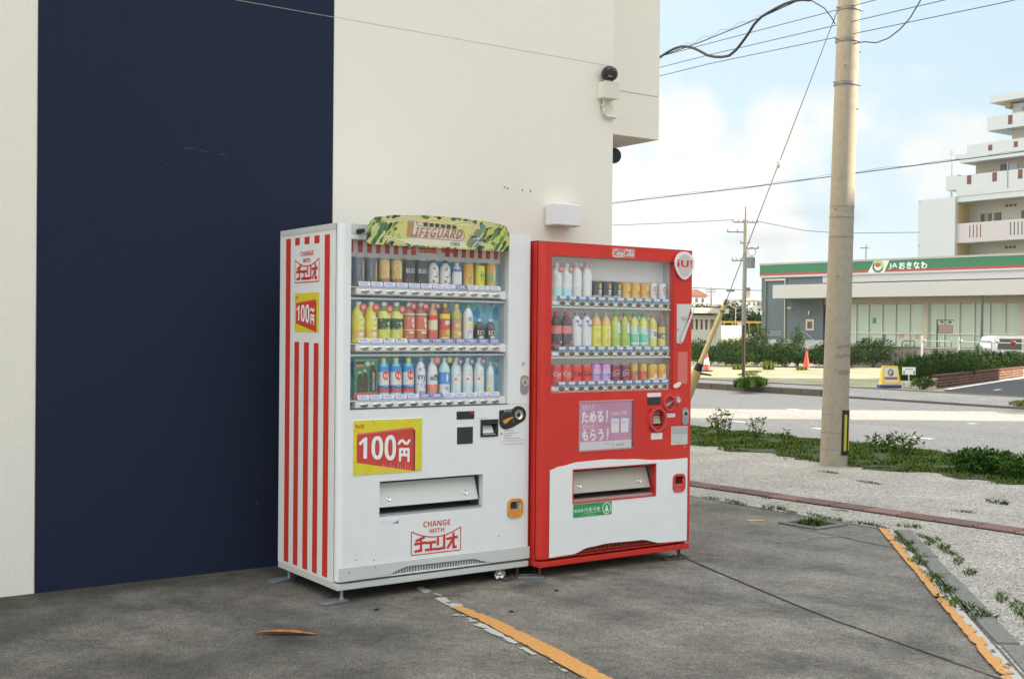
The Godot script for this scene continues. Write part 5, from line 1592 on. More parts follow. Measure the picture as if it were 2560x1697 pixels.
	for q in drop: inner.append(Vector2(q.x * .76, .005 + (q.y - .01) * .80))
	part(MB.new().prism(inner, .006, .0072), "sign_face", mat("sign_pink", Color(.62, .52, .52), .4), dz)
	part(letters("i", -.062, -.016, -.042, .026, .0075, true), "sign_letter", mats["red_print"], dz)
	part(letters("U", -.031, -.016, .031, .026, .0075, true), "sign_letter", mats["red_print"], dz)
	part(letters("!", .044, -.016, .060, .026, .0075, true), "sign_letter", mat("sign_magenta", Color(.52, .04, .14), .5), dz)
	part(bx(-.02, -.02, -.012, .02, .02, 0.0), "sign_mount", mats["white_plastic"], dz)
	# ---- peeling paper and stickers down the right edge
	var pa := MB.new()
	pa.col = Color(.62, .61, .59)
	var pc := [Vector3(.981, 1.506, .0012), Vector3(1.100, 1.508, .0016), Vector3(1.084, 1.470, .0030), Vector3(1.016, 1.272, .0060), Vector3(.981, 1.278, .0012), Vector3(.981, 1.33, .0012)]
	pa.flat(pc[0], pc[1], pc[2], Vector3.BACK); pa.flat(pc[0], pc[2], pc[5], Vector3.BACK); pa.flat(pc[5], pc[2], pc[3], Vector3.BACK); pa.flat(pc[5], pc[3], pc[4], Vector3.BACK)
	var ppr := part(pa, "peeling_notice", mats["matt_printed"], o)
	var curl := MB.new()
	curl.col = Color(.56, .555, .54)
	var ca := Vector3(1.104, 1.507, .004)
	var cb := Vector3(.990, 1.290, .012)
	for i in 8:
		var f0 := -0.6 + i * 0.50
		var f1 := f0 + 0.50
		var ax := (ca - cb).normalized()
		var sd := ax.cross(Vector3.BACK).normalized()
		var q0 := sd * cos(f0) + Vector3.BACK * sin(f0)
		var q1 := sd * cos(f1) + Vector3.BACK * sin(f1)
		var k := Vector3(.012, -.004, .010)
		curl.nquad([ca + k + q0 * .004, ca + k + q1 * .004, cb + k + q1 * .010, cb + k + q0 * .010], [q0, q1, q1, q0])
	part(curl, "paper_curl", mats["matt_printed"], ppr)
	part(letters("1KU", 1.01, 1.41, 1.06, 1.435, .0052, true), "faint_lettering", mat("faint_pink", Color(.55, .40, .40), .7), ppr)
	part(bx(.984, 1.352, .0014, .998, 1.362, .0020), "dark_scrap", mats["ink_grey"], ppr)
	part(MB.new().prism(rrect(.993, 1.039, 1.070, 1.226, .003, 2), 0.0, .0012), "pink_sticker", mats["pink_plastic"], o)
	part(MB.new().prism(PackedVector2Array([Vector2(.956, 1.026), Vector2(.972, 1.014), Vector2(.998, 1.018), Vector2(1.018, 1.034), Vector2(1.020, 1.047), Vector2(1.004, 1.050), Vector2(.975, 1.040)]), 0.0, .0035), "white_leaf_badge", mats["sign_white"], o)
	# ---- poster screen in a recess
	var pk := Print.new(400, 290, S(.50, .25, .36))
	for i in 40: pk.disc(rng.randf(), rng.randf() * .8, .10, .08, S(.52 + .05 * sin(i), .27, .39))
	pk.rect(0, .83, 1, 1, S(.62, .60, .60))
	var wh := S(.76, .70, .72)
	pk.glyphs([K["su"], K["tta"], K["n"], K["pu"]], Rect2(.03, .05, .24, .11), .010, S(.70, .58, .63))
	pk.glyphs([K["ta"], K["me"], K["ru"], K["!"]], Rect2(.03, .18, .58, .25), .028, wh)
	pk.glyphs([K["do"], K["rri"], K["n"], K["ku"]], Rect2(.04, .46, .24, .10), .010, S(.70, .58, .63))
	pk.glyphs([K["mo"], K["ra"], K["u"], K["!"]], Rect2(.03, .56, .60, .25), .028, wh)
	pk.text(text_tris("Coke ON", true)[0], Rect2(.60, .20, .30, .09), S(.68, .55, .60))
	for q in [.60, .79]:
		pk.rect(q, .36, q + .15, .67, S(.70, .68, .70))
		pk.rect(q, .325, q + .15, .365, S(.42, .32, .52)); pk.rect(q + .08, .33, q + .14, .365, S(.28, .22, .38))
		pk.rect(q + .02, .42, q + .12, .48, S(.62, .54, .60))
	for q in [.50, .60]: pk.rect(q, .88, q + .055, .90, S(.34, .34, .40))
	for q in [[.50, .975], [.60, .975]]:
		pk.line([Vector2(q[0], .90), Vector2(q[0], .98)], .006, S(.4, .4, .44)); pk.line([Vector2(q[0] + .055, .90), Vector2(q[0] + .055, .98)], .006, S(.4, .4, .44))
	pk.text(text_tris("DRINK TICKET")[0], Rect2(.70, .90, .16, .05), S(.20, .20, .20))
	var sc := part(sheet(.266, .684, .640, .948, .0016), "poster_screen", tex_mat(pk, "stamp_poster", .3), o)
	part(holed(.259, .677, .651, .957, -.0005, .0045, [[.265, .683, .641, .949]]), "screen_frame", mat("frame_pink", Color(.58, .30, .32), .4), sc)
	part(bx(.6412, .683, .0004, .6500, .949, .0062), "screen_shade", mat("frame_dark", Color(.10, .07, .07), .5), sc)
	# ---- controls
	part(MB.new().prism(rrect(.757, .967, .862, .990, .006, 3), 0.0, .002), "white_label", mats["label_white"], o)
	part(rb(.758, .920, -.001, .861, .964, .003, .002), "display", mat("reader_grey", Color(.028, .030, .032), .5), o)
	var cr := part(ring(.925, .930, .048, .049, .036, .037, 0.0, .012), "coin_ring", mats["red_plastic"], o)
	part(MB.new().cyl(Vector3(.925, .930, 0.0), Vector3(.925, .930, .002), .036, .036, 24), "ring_floor", mat("deep_red", Color(.34, .02, .02), .5), cr)
	part(MB.new().prism(PackedVector2Array([Vector2(.895, .918), Vector2(.900, .910), Vector2(.912, .912), Vector2(.958, .945), Vector2(.910, .929), Vector2(.897, .927)]), .002, .012), "return_lever", mats["dull_steel"], cr)
	var sr := part(ring(.995, .950, .030, .034, .019, .023, 0.0, .012), "coin_slot_ring", mats["red_plastic"], o)
	var bw := part(MB.new().lathe(Vector3.ZERO, [[.021, .003], [.015, .0005], [0.0, -.001]], 18), "coin_bowl", mats["chrome"], sr)
	bw.position = Vector3(.995, .950, .0015); bw.rotation.x = PI / 2
	var nr := part(ring(.834, .836, .070, .072, .052, .060, 0.0, .016), "note_ring", mats["red_plastic"], o)
	part(holed(.775, .772, .893, .900, .001, .006, [[.800, .800, .872, .880]]), "note_frame", mats["deep_red"], nr)
	var tg2 := part(rb(.802, -.050, -.004, .870, 0.0, 0.0, .002), "note_tongue", mat("note_beige", Color(.42, .37, .24), .4), nr)
	tg2.position = Vector3(0, .858, -.018); tg2.rotation.x = -.35
	part(bx(.800, .862, -.016, .872, .876, -.012), "note_window", mat("note_red", Color(.45, .13, .08), .3), nr)
	part(bx(.796, .797, -.042, .876, .882, -.040), "note_back", mats["deep_red"], nr)
	var l2 := part(bx(.905, .845, 0.0, .976, .866, .001), "white_label", mats["label_white"], o)
	part(letters("500 100 50 10", .912, .8535, .968, .8600, .0013), "label_lettering", mats["ink_grey"], l2)
	part(bx(.790, .721, 0.0, .877, .758, .001), "white_label", mats["sign_white"], o)
	var nt := part(bx(.947, .682, 0.0, 1.076, .790, .001), "notice", mat("notice_paper", Color(.60, .60, .57), .6), o)
	part(bx(.949, .742, .001, 1.074, .788, .0013), "notice_grey", mat("notice_grey", Color(.42, .43, .43), .6), nt)
	part(bx(.949, .731, .001, 1.074, .733, .0014), "notice_rule", mats["pink_plastic"], nt)
	for q in [.719, .708, .697]: part(bx(.953, q, .001, 1.04, q + .0015, .0014), "notice_line", mats["ink_grey"], nt)
	part(letters("TEL 0120", .990, .688, 1.06, .6935, .0014, false), "notice_lettering", mats["ink_grey"], nt)
	var lk := part(MB.new().prism(rrect(1.029, .797, 1.079, .898, .024, 6), 0.0, .006), "door_lock", mats["dull_steel"], o)
	part(ring(1.054, .862, .020, .020, .012, .012, .006, .011, null, 20), "lock_ring", mats["chrome"], lk)
	part(MB.new().cyl(Vector3(1.054, .862, .002), Vector3(1.054, .862, .010), .012, .012, 14), "lock_core", mats["seal"], lk)
	part(MB.new().cyl(Vector3(1.050, .668, 0.0), Vector3(1.050, .668, .005), .010, .008, 14), "key_hole", mats["brass"], o)
	# ---- green eco sticker
	var ep := Print.new(280, 76, S(.035, .30, .10))
	ep.rect(0, 0, 1, .03, S(.3, .5, .35)); ep.rect(0, .97, 1, 1, S(.3, .5, .35))
	ep.text(text_tris("eco", true)[0], Rect2(.03, .40, .16, .22), S(.72, .78, .72))
	ep.glyphs([K["ru"]], Rect2(.20, .36, .07, .26), .012, S(.72, .78, .72))
	for i in 4: ep.glyphs([K["muj"] if i % 2 else K["yen"]], Rect2(.29 + i * .105, .32, .10, .34), .010, S(.66, .74, .66))
	ep.rect(.28, .70, .71, .73, S(.6, .7, .6))
	ep.text(text_tris("ECO VENDING", false)[0], Rect2(.20, .80, .36, .09), S(.45, .62, .48))
	ep.disc(.87, .50, .115, .43, S(.72, .78, .72)); ep.disc(.87, .50, .095, .36, S(.035, .30, .10))
	ep.poly([Vector2(.82, .74), Vector2(.84, .42), Vector2(.87, .24), Vector2(.90, .42), Vector2(.92, .74)], S(.72, .78, .72))
	ep.disc(.845, .62, .02, .08, S(.72, .78, .72))
	part(sheet(.222, .316, .496, .391, .0052), "green_sticker", tex_mat(ep, "eco_sticker", .4), o)
	foot(o, .035, -.045, mats["rust"], mats["galvanised"], true, -0.5)
	foot(o, 1.060, -.045, mats["rust"], mats["dark_plate"], true, 0.0)
	foot(o, 1.060, -.65, mats["rust"], mats["dark_plate"], true)
	foot(o, .035, -.65, mats["rust"], mats["dark_plate"], true)
	# ---- the samples
	var g := "sample drinks in the red vending machine"
	var rows := [[], [], []]
	for i in 2: rows[0].append(bottle("clear pale blue water bottle with a white cap", Color(.46, .55, .57), Color(.30, .50, .58), Color(.52, .58, .60), Color(.70, .71, .71), {"w": .066, "h": .205, "sticker": [.006, .83, .017, Color(.60, .18, .16)], "bands": [[.50, .64, Color(.42, .58, .62)]]}))
	for i in 2: rows[0].append(bottle("milky white bottle with a pink foot", Color(.60, .60, .58), Color(.62, .46, .46), Color(.62, .62, .60), Color(.52, .56, .46), {"w": .060, "h": .215, "sticker": [.006, .93, .014, Color(.60, .34, .36)]}))
	for i in 3: rows[0].append(can("black coffee can with a gold crest", Color(.05, .052, .055), Color(.30, .30, .30), Color(.05, .055, .06), {"h": .116, "spots": [[.2, .74, .38, .13, Color(.40, .28, .07)], [.2, .50, .42, .08, Color(.40, .40, .38)], [.2, .37, .5, .03, Color(.56, .55, .52)]]}))
	for i in 3: rows[0].append(can("gold brown coffee can", Color(.46, .28, .09), Color(.52, .34, .15), Color(.46, .25, .06), {"h": .114, "spots": [[.1, .7, .35, .14, Color(.54, .40, .12)], [.2, .48, .4, .03, Color(.20, .10, .04)], [.3, .16, .3, .08, Color(.64, .50, .38)]]}))
	for i in 2: rows[0].append(can("slim pale can with a dark fruit picture", Color(.52, .50, .52), Color(.52, .48, .52), Color(.54, .58, .62), {"w": .046, "h": .118, "spots": [[0.0, .66, .55, .16, Color(.34, .16, .14)], [.2, .64, .3, .10, Color(.54, .40, .14)], [0.0, .42, .6, .025, Color(.14, .12, .13)]]}))
	for i in 2: rows[1].append(bottle("dark cola bottle with a red label", Color(.065, .055, .055), Color(.48, .10, .10), Color(.075, .065, .065), Color(.42, .06, .06), {"w": .066, "h": .215, "bands": [[.44, .64, Color(.54, .17, .16)], [.15, .44, Color(.07, .065, .065)]], "spots": [[.5, .22, .3, .04, Color(.30, .38, .32)], [0.0, .08, .7, .03, Color(.62, .40, .36)]]}))
	for i in 2: rows[1].append(bottle("white sports drink bottle with a blue check band", Color(.58, .61, .64), Color(.60, .62, .65), Color(.60, .63, .65), Color(.20, .20, .26), {"w": .064, "h": .215, "bands": [[.62, .80, Color(.46, .52, .60)], [.0, .14, Color(.30, .30, .44)]], "spots": [[-.4, .76, .3, .04, Color(.14, .14, .34)], [.3, .65, .4, .03, Color(.14, .14, .34)], [.4, .74, .25, .04, Color(.55, .58, .64)], [-.2, .67, .2, .03, Color(.2, .2, .4)]]}))
	for i in 2: rows[1].append(bottle("yellow bottle with an orange shoulder", Color(.56, .30, .12), Color(.60, .50, .08), Color(.60, .52, .09), Color(.22, .34, .34), {"w": .062, "h": .215, "spots": [[-.1, .27, .5, .09, Color(.56, .32, .12)], [0.0, .55, .7, .02, Color(.44, .38, .08)], [0.0, .10, .7, .02, Color(.40, .34, .08)]]}))
	for i in 2: rows[1].append(bottle("light green tea bottle with a white diamond label", Color(.36, .38, .11), Color(.26, .36, .08), Color(.30, .38, .12), Color(.14, .28, .08), {"w": .062, "h": .215, "sticker": [.010, .86, .013, Color(.62, .28, .14)], "spots": [[.1, .60, .42, .16, Color(.62, .64, .62)], [.2, .62, .12, .10, Color(.30, .28, .42)], [.2, .44, .14, .03, Color(.14, .12, .24)], [0.0, .10, .6, .05, Color(.46, .52, .28)]]}))
	for i in 2: rows[1].append(bottle("mint green bottle with a white upper label", Color(.52, .46, .12), Color(.12, .38, .26), Color(.40, .50, .42), Color(.08, .30, .20), {"w": .062, "h": .215, "sticker": [.010, .86, .013, Color(.24, .52, .46)], "bands": [[.16, .22, Color(.50, .58, .52)], [.22, .44, Color(.14, .40, .28)]], "spots": [[.1, .62, .14, .14, Color(.20, .26, .28)], [.3, .30, .2, .06, Color(.55, .62, .58)]]}))
	rows[1].append(bottle("slim cream and gold coffee bottle", Color(.56, .42, .16), Color(.58, .44, .16), Color(.62, .60, .55), Color(.54, .18, .14), {"w": .052, "h": .210, "bands": [[.58, .78, Color(.50, .38, .12)]], "spots": [[0.0, .50, .5, .03, Color(.16, .15, .14)], [0.0, .43, .5, .03, Color(.16, .15, .14)]]}))
	rows[1].append(bottle("slim black and gold coffee bottle", Color(.14, .12, .10), Color(.55, .40, .12), Color(.13, .13, .12), Color(.50, .14, .12), {"w": .050, "h": .210, "bands": [[.48, .66, Color(.46, .34, .10)]], "spots": [[0.0, .40, .5, .03, Color(.5, .5, .48)]]}))
	for i in 2: rows[2].append(can("red cola can with white script", Color(.56, .055, .05), Color(.56, .06, .05), Color(.56, .055, .05), {"w": .066, "h": .116, "word": ["Coca", .46, .68, Color(.74, .62, .60)], "spots": [[0.0, .40, .7, .012, Color(.7, .5, .48)], [.3, .06, .4, .05, Color(.6, .4, .36)]]}))
	for i in 2: rows[2].append(can("red cola can with dark script", Color(.54, .045, .04), Color(.58, .06, .05), Color(.54, .045, .04), {"w": .066, "h": .116, "word": ["Coca", .46, .66, Color(.16, .02, .02)], "spots": [[.3, .06, .4, .06, Color(.5, .42, .36)]]}))
	for i in 2: rows[2].append(can("purple grape soda can lettered FAN", Color(.36, .28, .56), Color(.46, .32, .52), Color(.52, .20, .46), {"w": .060, "h": .118, "word": ["FAN", .52, .76, Color(.76, .76, .80)], "spots": [[0.0, .48, .8, .05, Color(.10, .08, .36)], [.3, .32, .3, .07, Color(.52, .08, .30)], [.4, .18, .4, .10, Color(.70, .66, .72)], [-.3, .28, .25, .05, Color(.50, .18, .44)]]}))
	for i in 2: rows[2].append(can("maroon soda can with a pale oval", Color(.20, .035, .065), Color(.22, .04, .075), Color(.18, .03, .06), {"w": .062, "h": .114, "word": ["DrPP", .42, .66, Color(.62, .44, .44)], "spots": [[-.2, .72, .7, .02, Color(.5, .26, .28)], [.1, .26, .8, .02, Color(.42, .14, .18)]]}))
	for i in 2: rows[2].append(can("slim red and yellow energy drink can", Color(.50, .11, .07), Color(.52, .16, .10), Color(.54, .30, .07), {"w": .044, "h": .120, "spots": [[.2, .70, .3, .16, Color(.58, .42, .08)], [.1, .55, .5, .08, Color(.12, .12, .05)], [.3, .25, .3, .16, Color(.60, .38, .14)]]}))
	for i in 2: rows[2].append(can("orange corn soup can with a cup picture", Color(.50, .26, .06), Color(.60, .50, .40), Color(.56, .32, .06), {"w": .060, "h": .116, "spots": [[.1, .36, .45, .14, Color(.66, .58, .46)], [.1, .66, .6, .10, Color(.54, .22, .04)], [.5, .24, .25, .08, Color(.60, .24, .20)]]}))
	var rn := ["top", "middle", "bottom"]
	for k in 3:
		var y: float = [1.4935, 1.2165, 1.0245][k] + .0165
		for i in 12:
			var q = rows[k][i]
			drink(Vector3(RX + .137 + i * .0706, y, ZR - .056), q, "%s, %s from left, %s shelf, red machine" % [q.look, ORD[i], rn[k]], g)

# ---------------------------------------------------------------- street furniture near by
func street_pole() -> void:
	var o := thing("utility_pole", "tall concrete utility pole rising from the grassy verge, with a striped guard at its foot", "utility pole", Vector3(6.96, 0, -1.72))
	o.rotation = Vector3(0.008, 0, -0.0235)
	part(MB.new().lathe(Vector3.ZERO, [[.139, -.3], [.136, 0.0], [.121, 2.4], [.110, 4.7], [.096, 8.4]], 28), "shaft", mats["concrete_pole"], o)
	var bandm := mat("band_steel", Color(.22, .21, .20), 0.55, 0.5)
	for y in [3.86, 4.30, 4.62]:
		var r := lerpf(.136, .096, y / 8.4) + .002
		var b := part(MB.new().lathe(Vector3.ZERO, [[r, y], [r + .004, y + .003], [r + .004, y + .035], [r, y + .038]], 24), "pole_band", bandm, o)
		for a in [0.35, 3.3]: part(MB.new().cyl(Vector3(cos(a) * r, y + .018, sin(a) * r), Vector3(cos(a) * (r + .05), y + .024, sin(a) * (r + .05)), .006, .005, 6), "band_bolt", bandm, b)
	for y in [2.32, 2.52, 2.63]:
		var r := lerpf(.136, .096, y / 8.4) + .001
		part(MB.new().lathe(Vector3.ZERO, [[r, y], [r + .002, y + .002], [r, y + .005]], 24), "wire_loop", mats["galvanised"], o)
	for q in [[4.05, 2.6], [3.4, 0.1], [2.95, 2.6], [2.35, 0.1], [1.92, 2.6], [3.62, 1.2], [4.2, 1.0], [2.6, 3.0]]:
		var r: float = lerpf(.136, .096, q[0] / 8.4)
		part(MB.new().cyl(Vector3(cos(q[1]) * r, q[0], sin(q[1]) * r), Vector3(cos(q[1]) * (r + .014), q[0], sin(q[1]) * (r + .014)), .008, .006, 6), "step_socket", bandm, o)
	var stain := mat("pole_stain", Color(.27, .215, .145), 0.95)
	for q in [[.96, .26, .45], [1.12, .30, .42], [1.22, .24, .40]]:      # old tape marks
		var f := FastNoiseLite.new()
		f.seed = int(q[0] * 100); f.frequency = 1.0
		var b := MB.new()
		for i in 22:
			var a0 := 0.9 + i * 0.075
			var a1 := a0 + 0.075
			var P := func(a: float, s: float) -> Vector3:
				var y: float = q[0] + s * .020 * (0.8 + 1.2 * f.get_noise_1d(a * 1.2 + s))
				var r := lerpf(.136, .096, y / 8.4) + .0012
				return Vector3(cos(a) * r, y, sin(a) * r)
			if f.get_noise_1d(a0 * 3.0) > q[2] - .75: b.nquad([P.call(a0, -1.0), P.call(a1, -1.0), P.call(a1, 1.0), P.call(a0, 1.0)], [Vector3(cos(a0), 0, sin(a0)), Vector3(cos(a1), 0, sin(a1)), Vector3(cos(a1), 0, sin(a1)), Vector3(cos(a0), 0, sin(a0))])
		if b.v.size(): part(b, "tape_stain", stain, o)
	# rubber guard with reflective stripes, on the street side
	var sector := func(a0: float, a1: float, y0: float, y1: float, g: float) -> MB:
		var b := MB.new()
		var n := 14
		for i in n:
			var p0 := lerpf(a0, a1, float(i) / n)
			var p1 := lerpf(a0, a1, float(i + 1) / n)
			var n0 := Vector3(cos(p0), 0, sin(p0))
			var n1 := Vector3(cos(p1), 0, sin(p1))
			var rl := lerpf(.136, .096, y0 / 8.4) + g
			var rh := lerpf(.136, .096, y1 / 8.4) + g
			b.nquad([n0 * rl + Vector3(0, y0, 0), n1 * rl + Vector3(0, y0, 0), n1 * rh + Vector3(0, y1, 0), n0 * rh + Vector3(0, y1, 0)], [n0, n1, n1, n0])
		for a in [a0, a1]:
			var nn := Vector3(cos(a), 0, sin(a))
			var ra := lerpf(.136, .096, y0 / 8.4)
			var rz := lerpf(.136, .096, y1 / 8.4)
			var side := Vector3(-nn.z, 0, nn.x) * (1.0 if a == a1 else -1.0)
			b.quad(nn * ra + Vector3(0, y0, 0), nn * (ra + g) + Vector3(0, y0, 0), nn * (rz + g) + Vector3(0, y1, 0), nn * rz + Vector3(0, y1, 0), side)
		return b
	# world angle of the side that faces the camera is atan2(.819, -.574); turning towards the street lowers it
	var f0 := atan2(.819, -.574)
	var gd := part(sector.call(f0 - deg_to_rad(150), f0 - deg_to_rad(16), .12, .575, .008), "reflective_guard", mat("guard_rubber", Color(.016, .015, .014), .6), o)
	for q in [[26.0, 40.0, 0], [58.0, 74.0, 1], [92.0, 108.0, 0], [124.0, 140.0, 1]]:
		part(sector.call(f0 - deg_to_rad(q[1]), f0 - deg_to_rad(q[0]), .165, .530, .0105), "reflective_stripe", mat("stripe_yellow", Color(.46, .46, .05), .4) if q[2] == 0 else mat("stripe_orange", Color(.60, .36, .16), .4), gd)
	for y in [.17, .34, .525]:
		part(MB.new().lathe(Vector3.ZERO, [[.1365 - y * .005 + .0012, y], [.1365 - y * .005 + .003, y + .002], [.1365 - y * .005 + .0012, y + .005]], 24), "tie_wire", mats["galvanised"], gd)

func wires() -> void:
	var run := func(pts: Array, r: float) -> MB: return MB.new().tube(pts, r, 5)
	# three service wires along the street, past the pole
	var k := 0
	for q in [[4.67, 4.635], [4.55, 4.475], [4.46, 4.345]]:
		var pts := []
		for i in 15:
			var z := -36.0 + i * 4.0
			var slope: float = (q[1] - q[0]) / 2.72
			pts.append(Vector3(7.0 + 0.02 * k, q[1] + slope * (z + 1.71) * 0.35 + 0.0003 * z * z, z))
		pts[8] = Vector3(7.0, lerpf(q[1], q[0], .70), -3.6)
		lone(run.call(pts, .0045), "overhead_wire", mats["wire_blue"], ["top one of the three parallel wires passing the concrete pole", "middle one of the three parallel wires passing the concrete pole", "lowest of the three parallel wires passing the concrete pole"][k], "wire", "wires passing the concrete pole")
		k += 1
	var smooth := func(src: Array, x: float) -> Array:
		var c := Curve3D.new()
		for i in src.size():
			var p := Vector3(x, src[i][1], src[i][0])
			var tan := Vector3.ZERO
			if i > 0 and i < src.size() - 1: tan = (Vector3(x, src[i + 1][1], src[i + 1][0]) - Vector3(x, src[i - 1][1], src[i - 1][0])) / 6.0
			c.add_point(p, -tan, tan)
		var out := []
		for i in 61: out.append(c.sample_baked(c.get_baked_length() * i / 60.0))
		return out
	lone(run.call(smooth.call([[-9.0, 4.35], [-6.5, 4.45], [-4.9, 4.56], [-4.43, 4.66], [-4.25, 4.705], [-4.03, 4.71], [-3.81, 4.63], [-3.62, 4.52], [-3.46, 4.47], [-3.30, 4.455], [-3.17, 4.51], [-3.02, 4.63], [-2.88, 4.77], [-2.67, 4.825], [-2.47, 4.86], [-2.27, 4.86], [-2.12, 4.82]], 7.0), .016), "thick_cable", mats["cable"], "thick black cable hanging in a wave between the building and the concrete pole", "cable")
	lone(run.call(smooth.call([[-2.30, 4.862], [-2.18, 4.85], [-2.08, 4.80], [-1.92, 4.69], [-1.83, 4.58], [-1.78, 4.50]], 6.98), .006), "cable_tail", mats["cable"], "thin black cable tail dropping from the wave onto the concrete pole", "cable")
	var mess := [Vector3(7.02, 4.42, -9.0), Vector3(7.02, 4.67, -4.43), Vector3(7.02, 4.71, -3.76), Vector3(7.02, 4.77, -3.09), Vector3(7.02, 4.80, -2.81), Vector3(7.02, 4.93, -1.78)]
	var ms := run.call(mess, .007) as MB
	for i in 26:                                      # loose lashing wire round the messenger
		var a0 := i * 1.3
		var z0 := -4.4 + i * .06
		var y0 := 4.675 + (z0 + 4.43) * .078
		ms.cyl(Vector3(7.02 + .012 * cos(a0), y0 + .018 + .016 * sin(a0), z0), Vector3(7.02 + .012 * cos(a0 + 1.3), y0 + .022 + .016 * sin(a0 + 1.3), z0 + .06), .002, .002, 4, false)
	lone(ms, "messenger_wire", mats["wire_blue"], "thin messenger wire with loose lashing above the wavy black cable", "wire")
	lone(run.call(smooth.call([[-1.66, 4.27], [-1.44, 4.26], [-1.31, 4.222], [-1.16, 4.24], [-1.03, 4.30], [-0.92, 4.38], [-0.80, 4.53], [-0.6, 4.9], [-0.3, 5.5]], 7.03), .0065), "drop_cable", mats["wire_blue"], "dark cable sagging from the right side of the concrete pole", "cable")
	# far run of wire on the other side of the street
	var low := []
	for i in 24:
		var z := -70.0 + i * 4.2
		low.append(Vector3(20.0, 5.135 + 0.0006 * (z + 12.0) * (z + 12.0) * .55 + .012 * sin(z * .9), z))
	var lw := run.call(low, .012) as MB
	for i in 90:
		var z := -38.0 + i * .42
		var y := 5.135 + 0.0006 * (z + 12.0) * (z + 12.0) * .55 + .012 * sin(z * .9)
		lw.cyl(Vector3(20.0, y + .03 + .02 * sin(i * 1.7), z), Vector3(20.0, y + .03 + .02 * sin(i * 1.7 + 1.7), z + .42), .004, .004, 4, false)
	lone(lw, "overhead_wire", mats["wire_blue"], "long low wire crossing the sky behind the concrete pole, above the store roof", "wire")
	# guy wire with insulator and yellow guard
	var g := thing("guy_wire", "steel guy wire slanting from the concrete pole into a pale yellow guard tube", "guy wire", Vector3(6.97, 0, -4.24))
	var at := func(y: float) -> Vector3:
		var zz := -1.72 - (4.73 - y) * 0.5205 if y > 1.69 else -3.30 - (1.69 - y) * 0.565
		return Vector3(0.03, y, zz + 4.24)
	part(MB.new().cyl(at.call(1.66), at.call(3.16), .0055, .0055, 6), "lower_wire", mat("guy_steel", Color(.30, .29, .26), .5, .5), g)
	part(MB.new().cyl(at.call(3.20), at.call(5.0), .0055, .0055, 6), "upper_wire", mats["guy_steel"], g)
	var ins := part(MB.new().lathe(Vector3.ZERO, [[0.0, -.045], [.018, -.04], [.028, -.02], [.028, .02], [.018, .04], [0.0, .045]], 12), "insulator", mat("porcelain", Color(.66, .64, .55), .3), g)
	ins.position = at.call(3.16)
	part(MB.new().cyl(at.call(0.98), at.call(1.66), .030, .027, 12), "guard_tube", mat("guard_cream", Color(.62, .52, .26), .5), g)
	part(MB.new().cyl(at.call(1.66), at.call(1.72), .022, .012, 10), "guard_cap", mat("cap_brown", Color(.16, .10, .06), .6), g)
	part(MB.new().cyl(at.call(1.585), at.call(1.60), .034, .034, 10), "guard_clip", mats["cap_brown"], g)
	part(MB.new().cyl(at.call(0.91), at.call(0.99), .050, .040, 12), "joint_wrap", mats["cable"], g)
	part(MB.new().cyl(at.call(-.02), at.call(0.91), .085, .055, 14), "lower_sleeve", mat("sleeve_tan", Color(.50, .38, .18), .7), g)
	part(MB.new().cyl(at.call(.89) + Vector3(.03, -.02, .0), at.call(.89) + Vector3(.08, -.04, .15), .014, .010, 8), "strap_end", mats["cable"], g)

var MORE := ["first", "second", "third", "fourth", "fifth", "sixth", "seventh", "eighth", "ninth", "tenth", "eleventh", "twelfth", "thirteenth"]
var GREENS := [Color(.045, .095, .014), Color(.065, .125, .020), Color(.090, .150, .028), Color(.120, .165, .036), Color(.035, .075, .014)]

